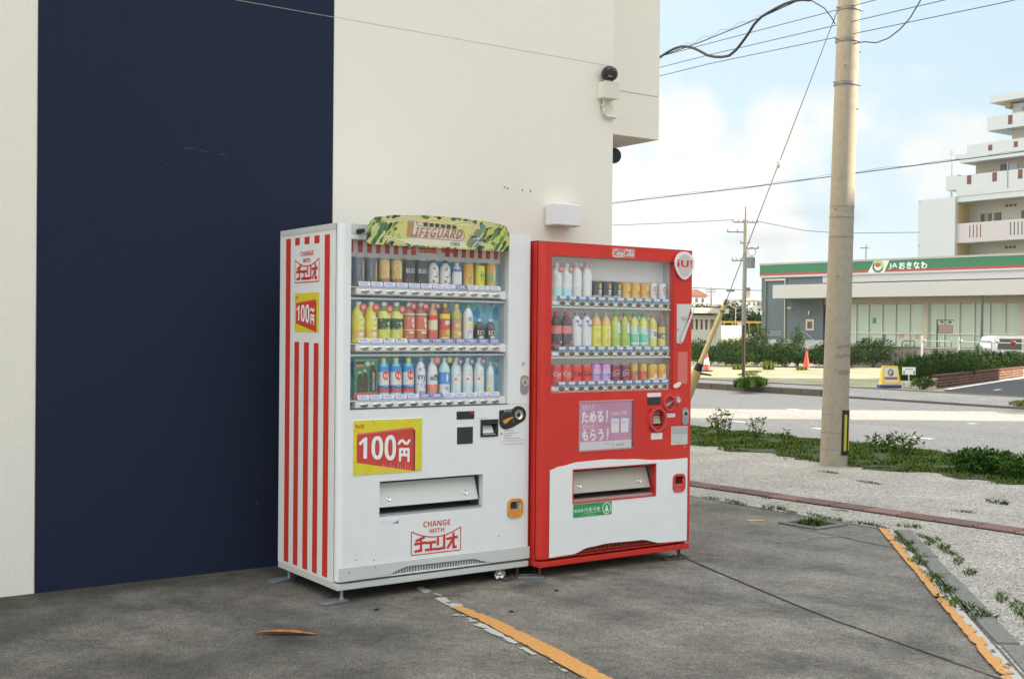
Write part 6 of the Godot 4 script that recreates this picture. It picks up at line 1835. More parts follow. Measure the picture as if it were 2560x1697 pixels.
func verge() -> void:
	var f := FastNoiseLite.new()
	f.seed = 14; f.frequency = 0.8; f.fractal_octaves = 4
	# soil strip along the kerb
	var soil := func(x: float, z: float) -> Color: return Color(.075, .09, .032) * (1.0 + .35 * f.get_noise_2d(x * 3, z * 3))
	var us := span(0, 1, .06)
	us.append(1.0)
	var zs := span(-30.0, 3.0, .12)
	zs.append(3.0)
	var edge := func(u: float, z: float) -> Vector3:
		var l := 7.15 + .42 * f.get_noise_2d(z * 1.3, 3.0) + .16 * f.get_noise_2d(z * 5.0, 8.0)
		return Vector3(lerpf(l, 8.96, u), .010 + .022 * u, z)
	var so := part(grid_sheet(us, zs, 0.0, soil, edge), "verge_soil", mats["dirt"], self)
	tag(so, "brown soil strip under the verge grass along the street kerb", "soil", "", "structure")
	# grass in the verge: nobody could count it
	var tuft := blades(5, 18, Vector2(.08, .08), .050, [Color(.055, .115, .014), Color(.095, .165, .024), Color(.14, .19, .035), Color(.19, .17, .07), Color(.07, .13, .02)], .008, .9).mesh()
	var mm := MultiMesh.new()
	mm.transform_format = MultiMesh.TRANSFORM_3D
	mm.mesh = tuft
	var r := RandomNumberGenerator.new()
	r.seed = 60
	var list := []
	for i in 9500:
		var z := r.randf_range(-14.0, 2.6)
		var u := pow(r.randf(), .8)
		var p: Vector3 = edge.call(u, z)
		p.x -= .10 * r.randf()
		var k := f.get_noise_2d(p.x * 2.2, p.z * 2.2)
		if k < -.22: continue
		list.append(Transform3D(Basis(Vector3.UP, r.randf() * TAU).scaled(Vector3.ONE * r.randf_range(.45, 1.0) * (1.0 + .7 * k)), p))
	mm.instance_count = list.size()
	for i in list.size(): mm.set_instance_transform(i, list[i])
	var gi := MultiMeshInstance3D.new()
	gi.name = "verge_grass"
	gi.multimesh = mm
	gi.material_override = mats["leaves"]
	add_child(gi, true)
	tag(gi, "ragged green grass covering the verge at the foot of the concrete pole", "grass", "", "stuff")
	# weeds and shrubs in the verge, each a plant
	var plant := func(called: String, label: String, at: Vector3, sd: int, n: int, half: Vector3, leaf: float, stems: int, tones: Array, group := "") -> void:
		var o := thing(called, label, "plant", at, 0.0, group)
		part(foliage(sd, n, half, leaf, tones, .2), "leaves", mats["leaves"], o)
		var s := MB.new()
		var q := RandomNumberGenerator.new()
		q.seed = sd
		s.col = Color(.06, .075, .025)
		for i in stems:
			var t := Vector3(q.randf_range(-.7, .7) * half.x, half.y * q.randf_range(1.2, 1.9), q.randf_range(-.7, .7) * half.z)
			s.cyl(Vector3(t.x * .3, 0, t.z * .3), t, .006, .003, 5, false)
		part(s, "stems", mats["matt_printed"], o)
	plant.call("leafy_shrub", "broad leafy green shrub in the verge, right of the concrete pole", Vector3(7.72, 0, -.52), 101, 1500, Vector3(.36, .125, .40), .030, 14, [Color(.030, .075, .014), Color(.045, .10, .02), Color(.07, .13, .028)])
	plant.call("leafy_shrub", "second leafy shrub in the verge, the one nearest the camera", Vector3(7.62, 0, .02), 102, 1100, Vector3(.34, .12, .34), .030, 12, [Color(.030, .075, .014), Color(.05, .11, .02)])
	plant.call("tall_weed", "tall thin weed left in the verge beside the red machine", Vector3(8.2, 0, -4.55), 103, 130, Vector3(.16, .20, .22), .035, 8, GREENS, "weeds in the verge")
	plant.call("tall_weed", "wispy weed standing between the tall weed and the concrete pole", Vector3(8.2, 0, -3.95), 104, 80, Vector3(.12, .17, .14), .032, 6, GREENS, "weeds in the verge")
	plant.call("tall_weed", "small weed with one thin sprig, left of the concrete pole", Vector3(8.1, 0, -3.35), 105, 50, Vector3(.10, .12, .12), .028, 5, GREENS, "weeds in the verge")
	plant.call("tall_weed", "low feathery weed just right of the foot of the concrete pole", Vector3(8.3, 0, -1.85), 106, 160, Vector3(.20, .14, .26), .032, 8, GREENS, "weeds in the verge")
	plant.call("tall_weed", "dark spreading weed behind the pole guard in the verge", Vector3(8.5, 0, -2.3), 107, 160, Vector3(.18, .11, .30), .032, 8, GREENS, "weeds in the verge")

func small_things() -> void:
	# dry leaf in front of the white machine
	var lf := MB.new()
	lf.col = Color(.34, .115, .022)
	var n := 16
	for i in n:
		var P := func(t: float, s: float) -> Vector3:
			var w := .020 * pow(sin(PI * clampf(t * 1.15, 0, 1)), .8) * (1.0 if t < .87 else .15)
			return Vector3(-.165 + t * .34, .004 + .004 * sin(t * 5.0) + absf(s) * w * .5 + (.02 * (t - .82) * 5.0 if t > .82 else 0.0), s * w + .008 * sin(t * 4.0) - (.12 * (t - .82) * 2.0 if t > .82 else 0.0))
		var t0 := float(i) / n
		var t1 := float(i + 1) / n
		lf.col = Color(.34, .115, .022) * (0.8 + .4 * absf(sin(i * 2.2)))
		lf.flat(P.call(t0, -1.0), P.call(t1, -1.0), P.call(t1, 0.0)); lf.flat(P.call(t0, -1.0), P.call(t1, 0.0), P.call(t0, 0.0))
		lf.flat(P.call(t0, 0.0), P.call(t1, 0.0), P.call(t1, 1.0)); lf.flat(P.call(t0, 0.0), P.call(t1, 1.0), P.call(t0, 1.0))
	var l := lone(lf, "dry_leaf", mats["matt_printed"], "curled orange brown dry leaf lying on the concrete before the white machine", "leaf")
	l.position = Vector3(-.43, .002, 1.43)
	l.rotation.y = deg_to_rad(-37)
	# drink can tucked under the machine
	var c := thing("drink_can", "silver drink can lying on its side under the right foot of the white machine", "can", Vector3(1.045, .030, ZW - .14))
	var cb := part(MB.new().lathe(Vector3.ZERO, [[.026, 0.0], [.033, .008], [.033, .105], [.027, .118]], 20), "can_body", mat("can_silver", Color(.60, .60, .58), .3, .8), c)
	cb.rotation = Vector3(PI / 2, deg_to_rad(-30), 0)
	var cl := part(MB.new().lathe(Vector3.ZERO, [[.027, .118], [.028, .121], [.024, .117], [.010, .114], [0.0, .117]], 20), "lid", mats["chrome"], c)
	cl.rotation = cb.rotation
	# drain cover with weeds, crumbs of dark debris
	var d := thing("drain_cover", "square concrete drain frame with weeds growing in its opening", "drain", Vector3(3.875, .004, .66), deg_to_rad(2))
	for q in [[-.17, -.17, .17, -.13], [-.17, .13, .17, .17], [-.17, -.1299, -.13, .1299], [.13, -.1299, .17, .1299]]:
		part(rb(q[0], -.01, q[1], q[2], .012, q[3], .004), "frame_side", mats["slab"], d)
	part(bx(-.129, -.012, -.129, .129, .002, .129), "drain_soil", mat("drain_dark", Color(.03, .035, .02), .95), d)
	part(blades(31, 200, Vector2(.12, .10), .06, GREENS, .007, .8), "weeds", mats["leaves"], d)
	var r := RandomNumberGenerator.new()
	r.seed = 91
	for q in [[.62, 1.62], [.10, 1.24], [1.08, 1.37]]:
		var m := MB.new().rbox(Vector3(-.012, 0, -.008), Vector3(.012, .008, .008), .003)
		var o := lone(m, "debris_scrap", mats["seal"], ["dark scrap on the concrete, nearest to the red machine", "dark scrap on the concrete below the left foot of the white machine", "dark scrap on the concrete between the two machines"][[.62, .10, 1.08].find(q[0])], "debris", "dark scraps on the concrete")
		o.position = Vector3(q[0], .001, q[1]); o.rotation.y = r.randf() * 3.0
	var twig := MB.new()
	twig.col = Color(.30, .27, .20)
	twig.cyl(Vector3(3.40, .008, 1.02), Vector3(3.60, .012, 1.10), .004, .003, 6)
	lone(twig, "pale_twig", mats["matt_printed"], "pale thin twig lying on the concrete near the orange kerb line", "twig")
	# weeds in the joints: low tufts, each one plant
	var spots := [[4.16, -.62, .10], [4.15, -.35, .13], [4.17, .02, .14], [4.16, .20, .10], [4.17, .46, .12], [4.16, .62, .10], [4.18, .85, .13], [4.17, .98, .10], [4.35, 1.10, .12], [4.05, 1.24, .10], [3.90, 1.36, .11], [3.78, 1.50, .14], [3.62, 1.66, .15], [3.42, 1.86, .13], [3.30, 1.96, .12], [3.05, 2.22, .14], [2.90, 2.36, .15], [2.78, 2.50, .13], [2.60, 2.66, .10], [2.52, 2.78, .20], [2.42, 2.92, .12],
		[4.08, 1.42, .12], [3.98, 1.56, .13], [3.86, 1.72, .13], [3.74, 1.84, .12], [3.55, 2.04, .11], [3.30, 2.28, .12], [2.88, 2.74, .14], [2.74, 2.92, .14], [2.60, 3.06, .12], [2.48, 3.14, .13], [2.30, 3.30, .11], [2.15, 3.42, .10], [5.3, .9, .10], [6.1, -.6, .12], [5.95, .75, .16], [6.4, -1.3, .13], [4.55, .35, .06], [4.55, -.4, .06]]
	var kinds := [blades(32, 60, Vector2(.11, .03), .05, GREENS, .006, 1.0).mesh(), blades(33, 80, Vector2(.13, .04), .055, GREENS, .006, 1.1).mesh(), blades(34, 50, Vector2(.08, .04), .075, GREENS, .006, 1.1).mesh()]
	for i in spots.size():
		var q = spots[i]
		var where := "in the joint between lot and sidewalk" if i < 8 else "along the orange kerb line" if i < 21 else "beside the gutter covers" if i < 33 else "on the pale sidewalk"
		var o := lone(kinds[i % 3], "weed_tuft", mats["leaves"], "low weed tuft %s, %s" % [where, "%s from the far end" % MORE[i if i < 8 else i - 8 if i < 21 else i - 21 if i < 33 else i - 33]], "weed", "weed tufts on the paving")
		o.position = Vector3(q[0], .006, q[1])
		o.rotation.y = deg_to_rad(45) + r.randf_range(-.5, .5) if i > 8 and i < 33 else PI / 2 + r.randf_range(-.4, .4)
		o.scale = Vector3(1.15, .62, .9) * q[2] / .12

# ---------------------------------------------------------------- across the street
func shrub(called: String, label: String, at: Vector3, sd: int, half: Vector3, n: int, leaf: float, tones: Array, group := "") -> Node3D:
	var o := thing(called, label, "shrub", at, 0.0, group)
	part(foliage(sd, int(n * 2.6), half * Vector3(1.12, 1.0, 1.12), leaf * .85, tones, .0), "foliage", mats["leaves"], o)
	var s := MB.new()
	s.col = Color(.09, .07, .045)
	for i in 5: s.cyl(Vector3(.05 * (i - 2), 0, .03 * sin(i)), Vector3(half.x * .28 * (i - 2), half.y * 1.3, half.z * .4 * sin(i * 2.0)), .02, .008, 5, false)
	part(s, "stems", mats["matt_printed"], o)
	return o

func cone(label: String, at: Vector3, striped: bool) -> void:
	var o := thing("traffic_cone", label, "traffic cone", at, .5, "cones on the dirt lot")
	var red := mat("cone_red", Color(.62, .075, .045), .5)
	part(MB.new().lathe(Vector3.ZERO, [[.135, .03], [.030, .66], [.022, .69], [0.0, .695]], 18), "cone_body", red, o)
	part(rb(-.19, 0.0, -.19, .19, .035, .19, .012), "cone_base", mat("cone_white", Color(.66, .60, .56), .6) if not striped else mats["seal"], o)
	if striped: part(MB.new().lathe(Vector3.ZERO, [[.1065, .23], [.0675, .46]], 18), "white_band", mats["sign_white"], o)

func far_lot() -> void:
	cone("red traffic cone standing alone on the lit lot before the dark shrubs", Vector3(32.0, 0, -23.8), false)
	cone("red and white banded traffic cone beside the guy wire guard", Vector3(26.6, 0, -23.6), true)
	var p := thing("lot_post", "thin dark brown post at the edge of the sidewalk, below the transformer pole", "post", Vector3(23.9, 0, -19.24))
	part(MB.new().cyl(Vector3.ZERO, Vector3(-.02, 1.55, 0), .055, .045, 10), "shaft", mat("post_brown", Color(.055, .038, .026), .85), p)
	part(MB.new().cyl(Vector3(-.02, 1.55, 0), Vector3(-.02, 1.58, 0), .06, .05, 10), "top_cap", mats["post_brown"], p)
	# grass island on the far sidewalk
	var o := thing("grass_clump", "long dark green grass clump at the foot of the brown post", "grass", Vector3(19.75, 0, -15.0), deg_to_rad(35))
	part(blades(201, 2600, Vector2(1.55, .36), .30, [Color(.045, .095, .016), Color(.07, .13, .024), Color(.10, .15, .035)], .02, .6), "blades", mats["leaves"], o)
	var o2 := thing("grass_clump", "brown green grass clump at the street kerb near the driveway", "grass", Vector3(18.9, -.02, -6.9), deg_to_rad(35))
	part(blades(202, 600, Vector2(.75, .30), .13, [Color(.10, .10, .035), Color(.13, .11, .05), Color(.06, .08, .02)], .02, .8), "blades", mats["leaves"], o2)
	# yellow parking sign: a moulded stand on a blue foot
	var s := thing("parking_sign", "yellow moulded parking sign with a round P, standing on a blue foot", "sign", Vector3(22.35, 0, -12.72), deg_to_rad(-32))
	var yel := mat("sign_yellow", Color(.66, .44, .04), .45)
	part(rb(-.29, 0.0, -.13, .28, .075, .13, .02), "sign_foot", mat("foot_blue", Color(.03, .055, .20), .5), s)
	var body := MB.new()
	var lo := [Vector3(-.25, .07, .11), Vector3(.25, .07, .11), Vector3(.25, .07, -.11), Vector3(-.25, .07, -.11)]
	var hi := [Vector3(-.19, .55, .05), Vector3(.19, .55, .05), Vector3(.19, .55, -.05), Vector3(-.19, .55, -.05)]
	for i in 4:
		var k := (i + 1) % 4
		var nn: Vector3 = (hi[i] - lo[i]).cross(lo[k] - lo[i]).normalized() * -1.0
		if nn.dot(lo[i] + lo[k]) < 0: nn = -nn
		body.quad(lo[i], lo[k], hi[k], hi[i], nn)
	body.quad(hi[0], hi[1], hi[2], hi[3], Vector3.UP)
	part(body, "sign_body", yel, s)
	part(bx(-.06, .55, -.03, .06, .562, .03), "sign_grip", mat("grip_brown", Color(.30, .16, .03), .6), s)
	var pr := Print.new(120, 120, S(.60, .56, .44))
	pr.disc(.5, .33, .24, .25, S(.04, .07, .09)); pr.disc(.5, .33, .215, .225, S(.60, .56, .44)); pr.disc(.5, .33, .195, .205, S(.04, .07, .09))
	pr.text(text_tris("P")[0], Rect2(.41, .20, .19, .27), S(.70, .68, .60))
	pr.rect(.02, .62, .98, .80, S(.10, .06, .14))
	for i in 5: pr.glyphs([K["yen"] if i % 2 else K["muj"]], Rect2(.06 + i * .18, .64, .16, .14), .018, S(.46, .10, .12))
	pr.rect(.05, .88, .95, .90, S(.45, .40, .22))
	var fp := part(sheet(-.17, -.19, .17, .19, 0.0), "sign_print", tex_mat(pr, "parking_print", .5), s)
	fp.position = Vector3(0, .315, .0825); fp.rotation.x = -.124
	# white stand beside it
	var w := thing("notice_stand", "small white notice stand on a block foot beside the yellow parking sign", "sign", Vector3(22.72, 0, -12.42), deg_to_rad(-32))
	part(rb(-.11, 0, -.09, .11, .14, .09, .01), "block_foot", mat("block_white", Color(.55, .53, .50), .8), w)
	part(MB.new().cyl(Vector3(0, .14, 0), Vector3(0, .34, 0), .018, .018, 8), "stem", mats["block_white"], w)
	var bd := part(rb(-.17, .33, -.012, .17, .52, .012, .004), "board", mats["sign_white"], w)
	for x in [-.145, .115]: part(bx(x, .35, .0122, x + .03, .43, .0140), "board_mark", mat("mark_navy", Color(.06, .05, .22), .5), bd)
	part(bx(-.10, .46, .0122, .10, .48, .0135), "board_line", mats["ink_grey"], bd)
	# brick edging along the driveway: every brick a part
	var bw := thing("brick_edging", "low wall of dark red bricks climbing beside the driveway", "brick wall", Vector3(23.16, 0, -11.95), 0.0)
	var a := Vector3(0, 0, 0)
	var e := Vector3(10.4, 0, -4.0)
	var dir := e.normalized()
	var turn := atan2(-dir.z, dir.x)
	var L := e.length()
	var core := part(bx(0, -.05, -.09, L + 4.0, .255, .018), "mortar_core", mat("mortar", Color(.46, .37, .31), .95), bw)
	core.rotation.y = turn
	var bms := []
	for k in 5: bms.append(grain(mat("brick_%d" % k, Color(.17, .058, .040) * [1.0, .75, 1.25, .9, .6][k], .9), noise_tex(.08, [[0.0, Color(.65, .65, .65)], [1.0, Color(1, 1, 1)]], FastNoiseLite.TYPE_SIMPLEX, 3, 256, 95), .3))
	var bm := rb(-.142, -.029, -.05, .142, .029, .05, .006).mesh()
	for row in 4:
		for i in int(L / .315):
			var x := .16 + i * .315 + (.157 if row % 2 else 0.0)
			var o3 := part(bm, "brick", bms[rng.randi() % 5], bw)
			o3.position = dir * x + Vector3(0, .036 + row * .074, 0) + Vector3(-dir.z, 0, dir.x) * (-.012 + rng.randf_range(-.004, .004))
			o3.rotation.y = turn + rng.randf_range(-.01, .01)
	var cope := bx(0, .300, -.10, L + 4.0, .33, .03)
	part(cope, "coping", bms[1], bw).rotation.y = turn
	# planting behind the brick edging
	var dark := [Color(.028, .060, .012), Color(.020, .045, .010), Color(.045, .080, .018), Color(.035, .055, .018)]
	var hs := [[26.2, -14.0, "first hedge shrub above the brick edging, counted from the street", .9], [28.4, -15.4, "second hedge shrub above the brick edging, in front of the brown sign", 1.0], [30.6, -16.2, "third hedge shrub above the brick edging", 1.0], [32.6, -16.9, "fourth hedge shrub above the brick edging, under the cactus", 1.0], [34.8, -17.6, "fifth hedge shrub above the brick edging, before the white van", 1.0], [37.0, -18.4, "sixth hedge shrub above the brick edging, farthest up the driveway", 1.0]]
	var hk := 300
	for q in hs:
		shrub("hedge_shrub", "dark " + q[2], Vector3(q[0], .02, q[1]), hk, Vector3(1.35, .42 * q[3], .8), 1700, .05, dark, "hedge shrubs above the brick edging")
		hk += 1
	var gc := thing("grass_clump", "tall upright green grass clump at the left end of the hedge", "grass", Vector3(27.6, 0, -15.9), deg_to_rad(20))
	part(blades(203, 1400, Vector2(.95, .5), .95, [Color(.035, .085, .012), Color(.05, .11, .018), Color(.03, .06, .012)], .022, .22), "blades", mats["leaves"], gc)
	shrub("bush", "low green bush with pale flowers at the street end of the brick edging", Vector3(22.5, 0, -11.85), 320, Vector3(.42, .14, .30), 500, .04, [Color(.04, .075, .015), Color(.06, .10, .02), Color(.20, .20, .10)])
	# cactus and agaves on the hedge
	var cg := mat("cactus_green", Color(.030, .060, .030), .7)
	var ca := thing("cactus", "dark upright cactus with a round pad, growing over the hedge", "cactus", Vector3(32.0, .62, -16.6))
	part(MB.new().lathe(Vector3.ZERO, [[.05, 0], [.085, .12], [.09, .26], [.06, .38], [0, .43]], 10), "stem", cg, ca)
	part(MB.new().lathe(Vector3(.28, 0, -.1), [[.03, 0], [.035, .24], [.11, .30], [.12, .34], [.05, .40], [0, .41]], 10, .5), "pad", cg, ca)
	for q in [[32.9, -16.65, "agave with splayed spiky leaves, left one on the hedge", 402, .24], [33.6, -16.8, "agave with splayed spiky leaves, middle one on the hedge", 403, .17], [34.2, -16.9, "agave with splayed spiky leaves, right one on the hedge before the van", 404, .21]]:
		var ag := thing("agave", q[2], "agave", Vector3(q[0], .66, q[1]), 0.0, "agaves on the hedge")
		var b := MB.new()
		for i in 15:
			var an: float = TAU * i / 15.0 + q[3]
			var el := .35 + .75 * absf(sin(i * 2.7))
			var d: Vector3 = Vector3(cos(an) * cos(el), sin(el), sin(an) * cos(el)) * q[4]
			var sd := Vector3(-sin(an), 0, cos(an)) * .028
			b.col = Color(.032, .055, .028) * (.8 + .4 * absf(sin(i * 1.3)))
			b.flat(-sd, sd, d * .5 + sd * 1.1 + Vector3(0, .0, 0)); b.flat(-sd, d * .5 + sd * 1.1, d * .5 - sd * 1.1); b.flat(d * .5 - sd * 1.1, d * .5 + sd * 1.1, d)
		part(b, "leaves", mats["matt_printed"], ag)
	var fl := thing("red_flower", "red flower on a dark stalk rising above the hedge before the van window", "flower", Vector3(33.35, .62, -16.2))
	part(MB.new().cyl(Vector3.ZERO, Vector3(.02, .40, 0), .015, .012, 6), "stalk", cg, fl)
	part(MB.new().lathe(Vector3(.02, .40, 0), [[.02, 0], [.085, .05], [.095, .11], [.05, .16], [0, .15]], 10), "bloom", mat("bloom_red", Color(.30, .028, .018), .7), fl)
	# retaining wall
	var rw := thing("retaining_wall", "stained grey concrete retaining wall behind the lit lot, right of the dark bush", "wall", Vector3(38.5, 0, -27.0))
	part(bx(-.1, -.1, 0, .12, .80, 6.6), "wall_face", mats["old_concrete"], rw)
	part(bx(-.13, .80, -.02, .16, .86, 6.62), "coping", mats["kerb_stone"], rw)
	for i in 2: part(bx(-.104, .0, 2.15 + i * 2.2, -.0995, .79, 2.17 + i * 2.2), "wall_joint", mats["seal"], rw)
	# white fence posts and rails
	var fe := thing("white_fence", "white post and rail fence above the hedge, in front of the store windows", "fence", Vector3(33.48, 0, -19.8))
	var wp := mat("fence_white", Color(.55, .56, .55), .5)
	var fd := Vector3(34.55 - 33.48, 0, -19.05 + 19.8)
	for i in 4:
		part(MB.new().cyl(fd * i, fd * i + Vector3(0, 1.31 - .03 * i, 0), .036, .036, 10), "post", wp, fe)
		part(MB.new().cyl(fd * i + Vector3(.06, 1.10, .02), fd * i + Vector3(.06, 1.16, .10), .03, .03, 6), "rail_clamp", mats["dull_steel"], fe)
	for y in [1.13, .88]: part(MB.new().cyl(Vector3(0, y, 0), fd * 3.2 + Vector3(0, y - .07, 0), .018, .018, 6), "rail", wp, fe)
	# hoop barriers
	var hm := mat("hoop_steel", Color(.13, .14, .14), .5, .5)
	for q in [[37.97, -23.98, .52, "grey hoop barrier on the retaining wall, left one of three", .9], [39.21, -23.11, .50, "grey hoop barrier between the two white fence posts, middle one of three", 1.0], [40.51, -22.2, .56, "grey hoop barrier beside the lamp post, right one of three", 1.0]]:
		var h := thing("hoop_barrier", q[3], "barrier", Vector3(q[0], .3, q[1]), deg_to_rad(-35), "hoop barriers before the store")
		var pts := []
		pts.append(Vector3(0, 0, 0)); pts.append(Vector3(0, .66, 0))
		for i in 5:
			var f := PI - PI / 2 * i / 4.0
			pts.append(Vector3(.12 + .12 * cos(f), .68 + .12 * sin(f), 0))
		for i in 5:
			var f := PI / 2 - PI / 2 * i / 4.0
			pts.append(Vector3(q[2] - .06 + .06 * cos(f), .74 + .06 * sin(f), 0))
		pts.append(Vector3(q[2], 0, 0))
		part(MB.new().tube(pts, .024, 8), "hoop", hm, h)
		part(MB.new().cyl(Vector3(0, .32, 0), Vector3(q[2], .32, 0), .016, .016, 6), "crossbar", hm, h)
	# brown hanging sign
	var hs2 := thing("hanging_sign", "tilted brown sign board hanging from a black bracket post", "sign", Vector3(33.93, 0, -19.5), deg_to_rad(-14))
	var bk := mat("iron_black", Color(.022, .020, .016), .6)
	part(MB.new().cyl(Vector3.ZERO, Vector3(0, 1.90, 0), .028, .026, 8), "post", bk, hs2)
	part(bx(-.02, 1.86, -.02, .72, 1.90, .02), "bracket_arm", bk, hs2)
	for x in [.16, .52]:
		var lb := part(rb(x, 1.77, -.03, x + .09, 1.84, .06, .01), "spot_lamp", bk, hs2)
		part(bx(x + .035, 1.84, -.01, x + .055, 1.86, .01), "lamp_stem", bk, lb)
	var sb := part(bx(.03, 1.40, -.02, .70, 1.71, .02), "sign_board", mat("board_brown", Color(.070, .048, .035), .7), hs2)
	part(bx(.06, 1.43, .0202, .67, 1.68, .0230), "board_face", mat("face_brown", Color(.105, .075, .055), .6), sb)
	# lamp post
	var lp := thing("lamp_post", "slim dark lamp post with a flat head before the store windows", "lamp post", Vector3(46.94, 0, -26.26))
	part(MB.new().cyl(Vector3.ZERO, Vector3(.02, 3.74, 0), .07, .05, 10), "shaft", mat("lamp_grey", Color(.10, .105, .12), .5), lp)
	part(rb(-.06, 3.74, -.08, .10, 3.80, .62, .02), "lamp_head", mats["lamp_grey"], lp)
	# white van seen over the hedge
	var v := thing("white_van", "small white van parked behind the hedge at the right edge", "van", Vector3(42.75, -.42, -22.95), deg_to_rad(-35))
	var white := mat("car_white", Color(.74, .75, .76), .2)
	var prof := PackedVector2Array([Vector2(-.10, .30), Vector2(-.13, .80), Vector2(-.06, 1.15), Vector2(.02, 1.60), Vector2(.10, 1.72), Vector2(.30, 1.76), Vector2(2.5, 1.76), Vector2(2.75, 1.70), Vector2(3.05, 1.10), Vector2(3.35, 1.00), Vector2(3.40, .30)])
	part(MB.new().prism(prof, -1.4, 0.0), "body", white, v)
	part(MB.new().prism(PackedVector2Array([Vector2(.16, 1.18), Vector2(.20, 1.58), Vector2(.28, 1.63), Vector2(1.2, 1.63), Vector2(1.2, 1.14), Vector2(.24, 1.14)]), 0.0, .006), "side_window", mat("dark_glass", Color(.045, .048, .05), .12), v)
	part(MB.new().prism(PackedVector2Array([Vector2(1.28, 1.14), Vector2(1.28, 1.63), Vector2(2.45, 1.63), Vector2(2.72, 1.14)]), 0.0, .006), "side_window", mats["dark_glass"], v)
	part(bx(1.235, .40, .0, 1.245, 1.66, .004), "door_gap", mats["seal"], v)
	part(rb(1.30, 1.00, 0.0, 1.46, 1.04, .02, .006), "door_handle", white, v)
	part(rb(-.15, .36, -1.36, -.05, .55, -.02, .03), "bumper", mats["dull_steel"], v)
	for q in [.55, 2.75]:
		var wl := part(MB.new().cyl(Vector3(q, .30, -.16), Vector3(q, .30, .012), .29, .29, 20), "wheel", mats["seal"], v)
		part(MB.new().cyl(Vector3(q, .30, .012), Vector3(q, .30, .020), .18, .17, 16), "rim", mats["dull_steel"], wl)
	part(rb(-.12, .85, -.20, -.03, 1.12, .004, .02), "tail_lamp", mat("tail_red", Color(.35, .02, .02), .3), v)
	# shrubs across the back of the lot
	var mid := [Color(.035, .070, .015), Color(.05, .09, .02), Color(.028, .055, .012), Color(.075, .11, .03)]
	var sh := [["leafy sunlit shrub behind the wire fence, leftmost in the row", 34.0, -31.6, .6, .58, 0, mid, 900], ["light green shrub behind the yellow guard tube", 34.4, -30.2, .75, .60, 1, mid, 1000], ["tall light shrub below the transformer pole", 34.2, -28.4, .68, .88, 2, mid, 1300], ["low dark shrub left of the brown post", 31.9, -27.4, 1.15, .36, 3, dark, 1200],
		["dark shrub before the grey end of the store", 33.6, -26.3, 1.0, .44, 4, dark, 1200], ["thin tall weeds against the grey store wall", 35.0, -26.9, .42, .88, 5, mid, 500], ["dark rounded shrub behind the single red cone", 34.9, -25.2, 1.0, .52, 6, dark, 1300], ["broad dark bush just right of the concrete pole, before the store windows", 37.3, -24.9, 1.05, .66, 7, dark, 1700], ["dark shrub hidden behind the concrete pole", 35.6, -24.6, .8, .48, 8, dark, 900], ["small bush on top of the retaining wall", 39.3, -24.6, .55, .50, 9, mid, 400],
		["dark shrub at the far left end of the bank, beyond the white banded cone", 32.4, -29.4, .9, .42, 10, dark, 900], ["rounded shrub on the bank under the grey store wall", 36.4, -29.0, 1.1, .58, 11, dark, 1200], ["shrub on the bank between the transformer pole and the store corner", 35.8, -31.0, 1.1, .62, 12, mid, 1200]]
	for q in sh: shrub("bank_shrub", q[0], Vector3(q[1], 0, q[2]), 500 + q[5], Vector3(q[3], q[4], q[3] * .8), q[7], .055, q[6], "shrubs across the back of the lot")
	var wb := foliage(655, 9000, Vector3(4.6, .44, 1.1), .055, dark, .0)
	var bank := lone(wb, "weed_bank", mats["leaves"], "long dark bank of tangled weeds across the back of the lit lot", "weeds", "", "stuff")
	bank.position = Vector3(34.3, -.02, -27.2); bank.rotation.y = deg_to_rad(-38)
	for q in [[30.48, -24.3, "yellow green weeds left of the single red cone", 601, Vector2(.30, .2), .42], [29.3, -24.7, "dry yellow weeds beside the brown post", 602, Vector2(.35, .2), .24], [31.4, -23.5, "low sunlit weeds beside the single red cone", 603, Vector2(.5, .2), .16], [25.5, -20.6, "flat yellow grass patch on the lit lot", 604, Vector2(.9, .3), .07], [27.5, -22.3, "second flat yellow grass patch on the lit lot, nearer the cones", 605, Vector2(1.1, .3), .07]]:
		var wd := thing("lot_weeds", q[2], "weeds", Vector3(q[0], 0, q[1]), deg_to_rad(35), "weeds on the dirt lot")
		part(blades(q[3], 380, q[4], q[5], [Color(.14, .17, .03), Color(.20, .19, .05), Color(.10, .14, .02)], .024, .5), "blades", mats["leaves"], wd)
	# wire fence and block wall at the left of the lot
	var bw2 := thing("block_wall", "low grey block wall at the left of the lot, behind the banded cone", "wall", Vector3(36.0, 0, -33.5), deg_to_rad(-35))
	part(bx(-6.0, -.1, -.1, 1.6, .34, .1), "wall_face", mats["old_concrete"], bw2)
	var wf := thing("wire_fence", "grey steel fence with angled post tops standing on the block wall", "fence", Vector3(36.0, .34, -33.5), deg_to_rad(-35))
	for i in 5:
		var x := -5.9 + i * 1.25
		var ps := part(MB.new().cyl(Vector3(x, 0, 0), Vector3(x, .62, 0), .025, .025, 6), "post", mats["dull_steel"], wf)
		part(MB.new().cyl(Vector3(x, .62, 0), Vector3(x + .16, .82, 0), .02, .02, 6), "post_arm", mats["dull_steel"], ps)
	for i in 4: part(MB.new().cyl(Vector3(-6, .12 + i * .16, 0), Vector3(.9, .12 + i * .16, 0), .012, .012, 5), "strand", mats["dull_steel"], wf)

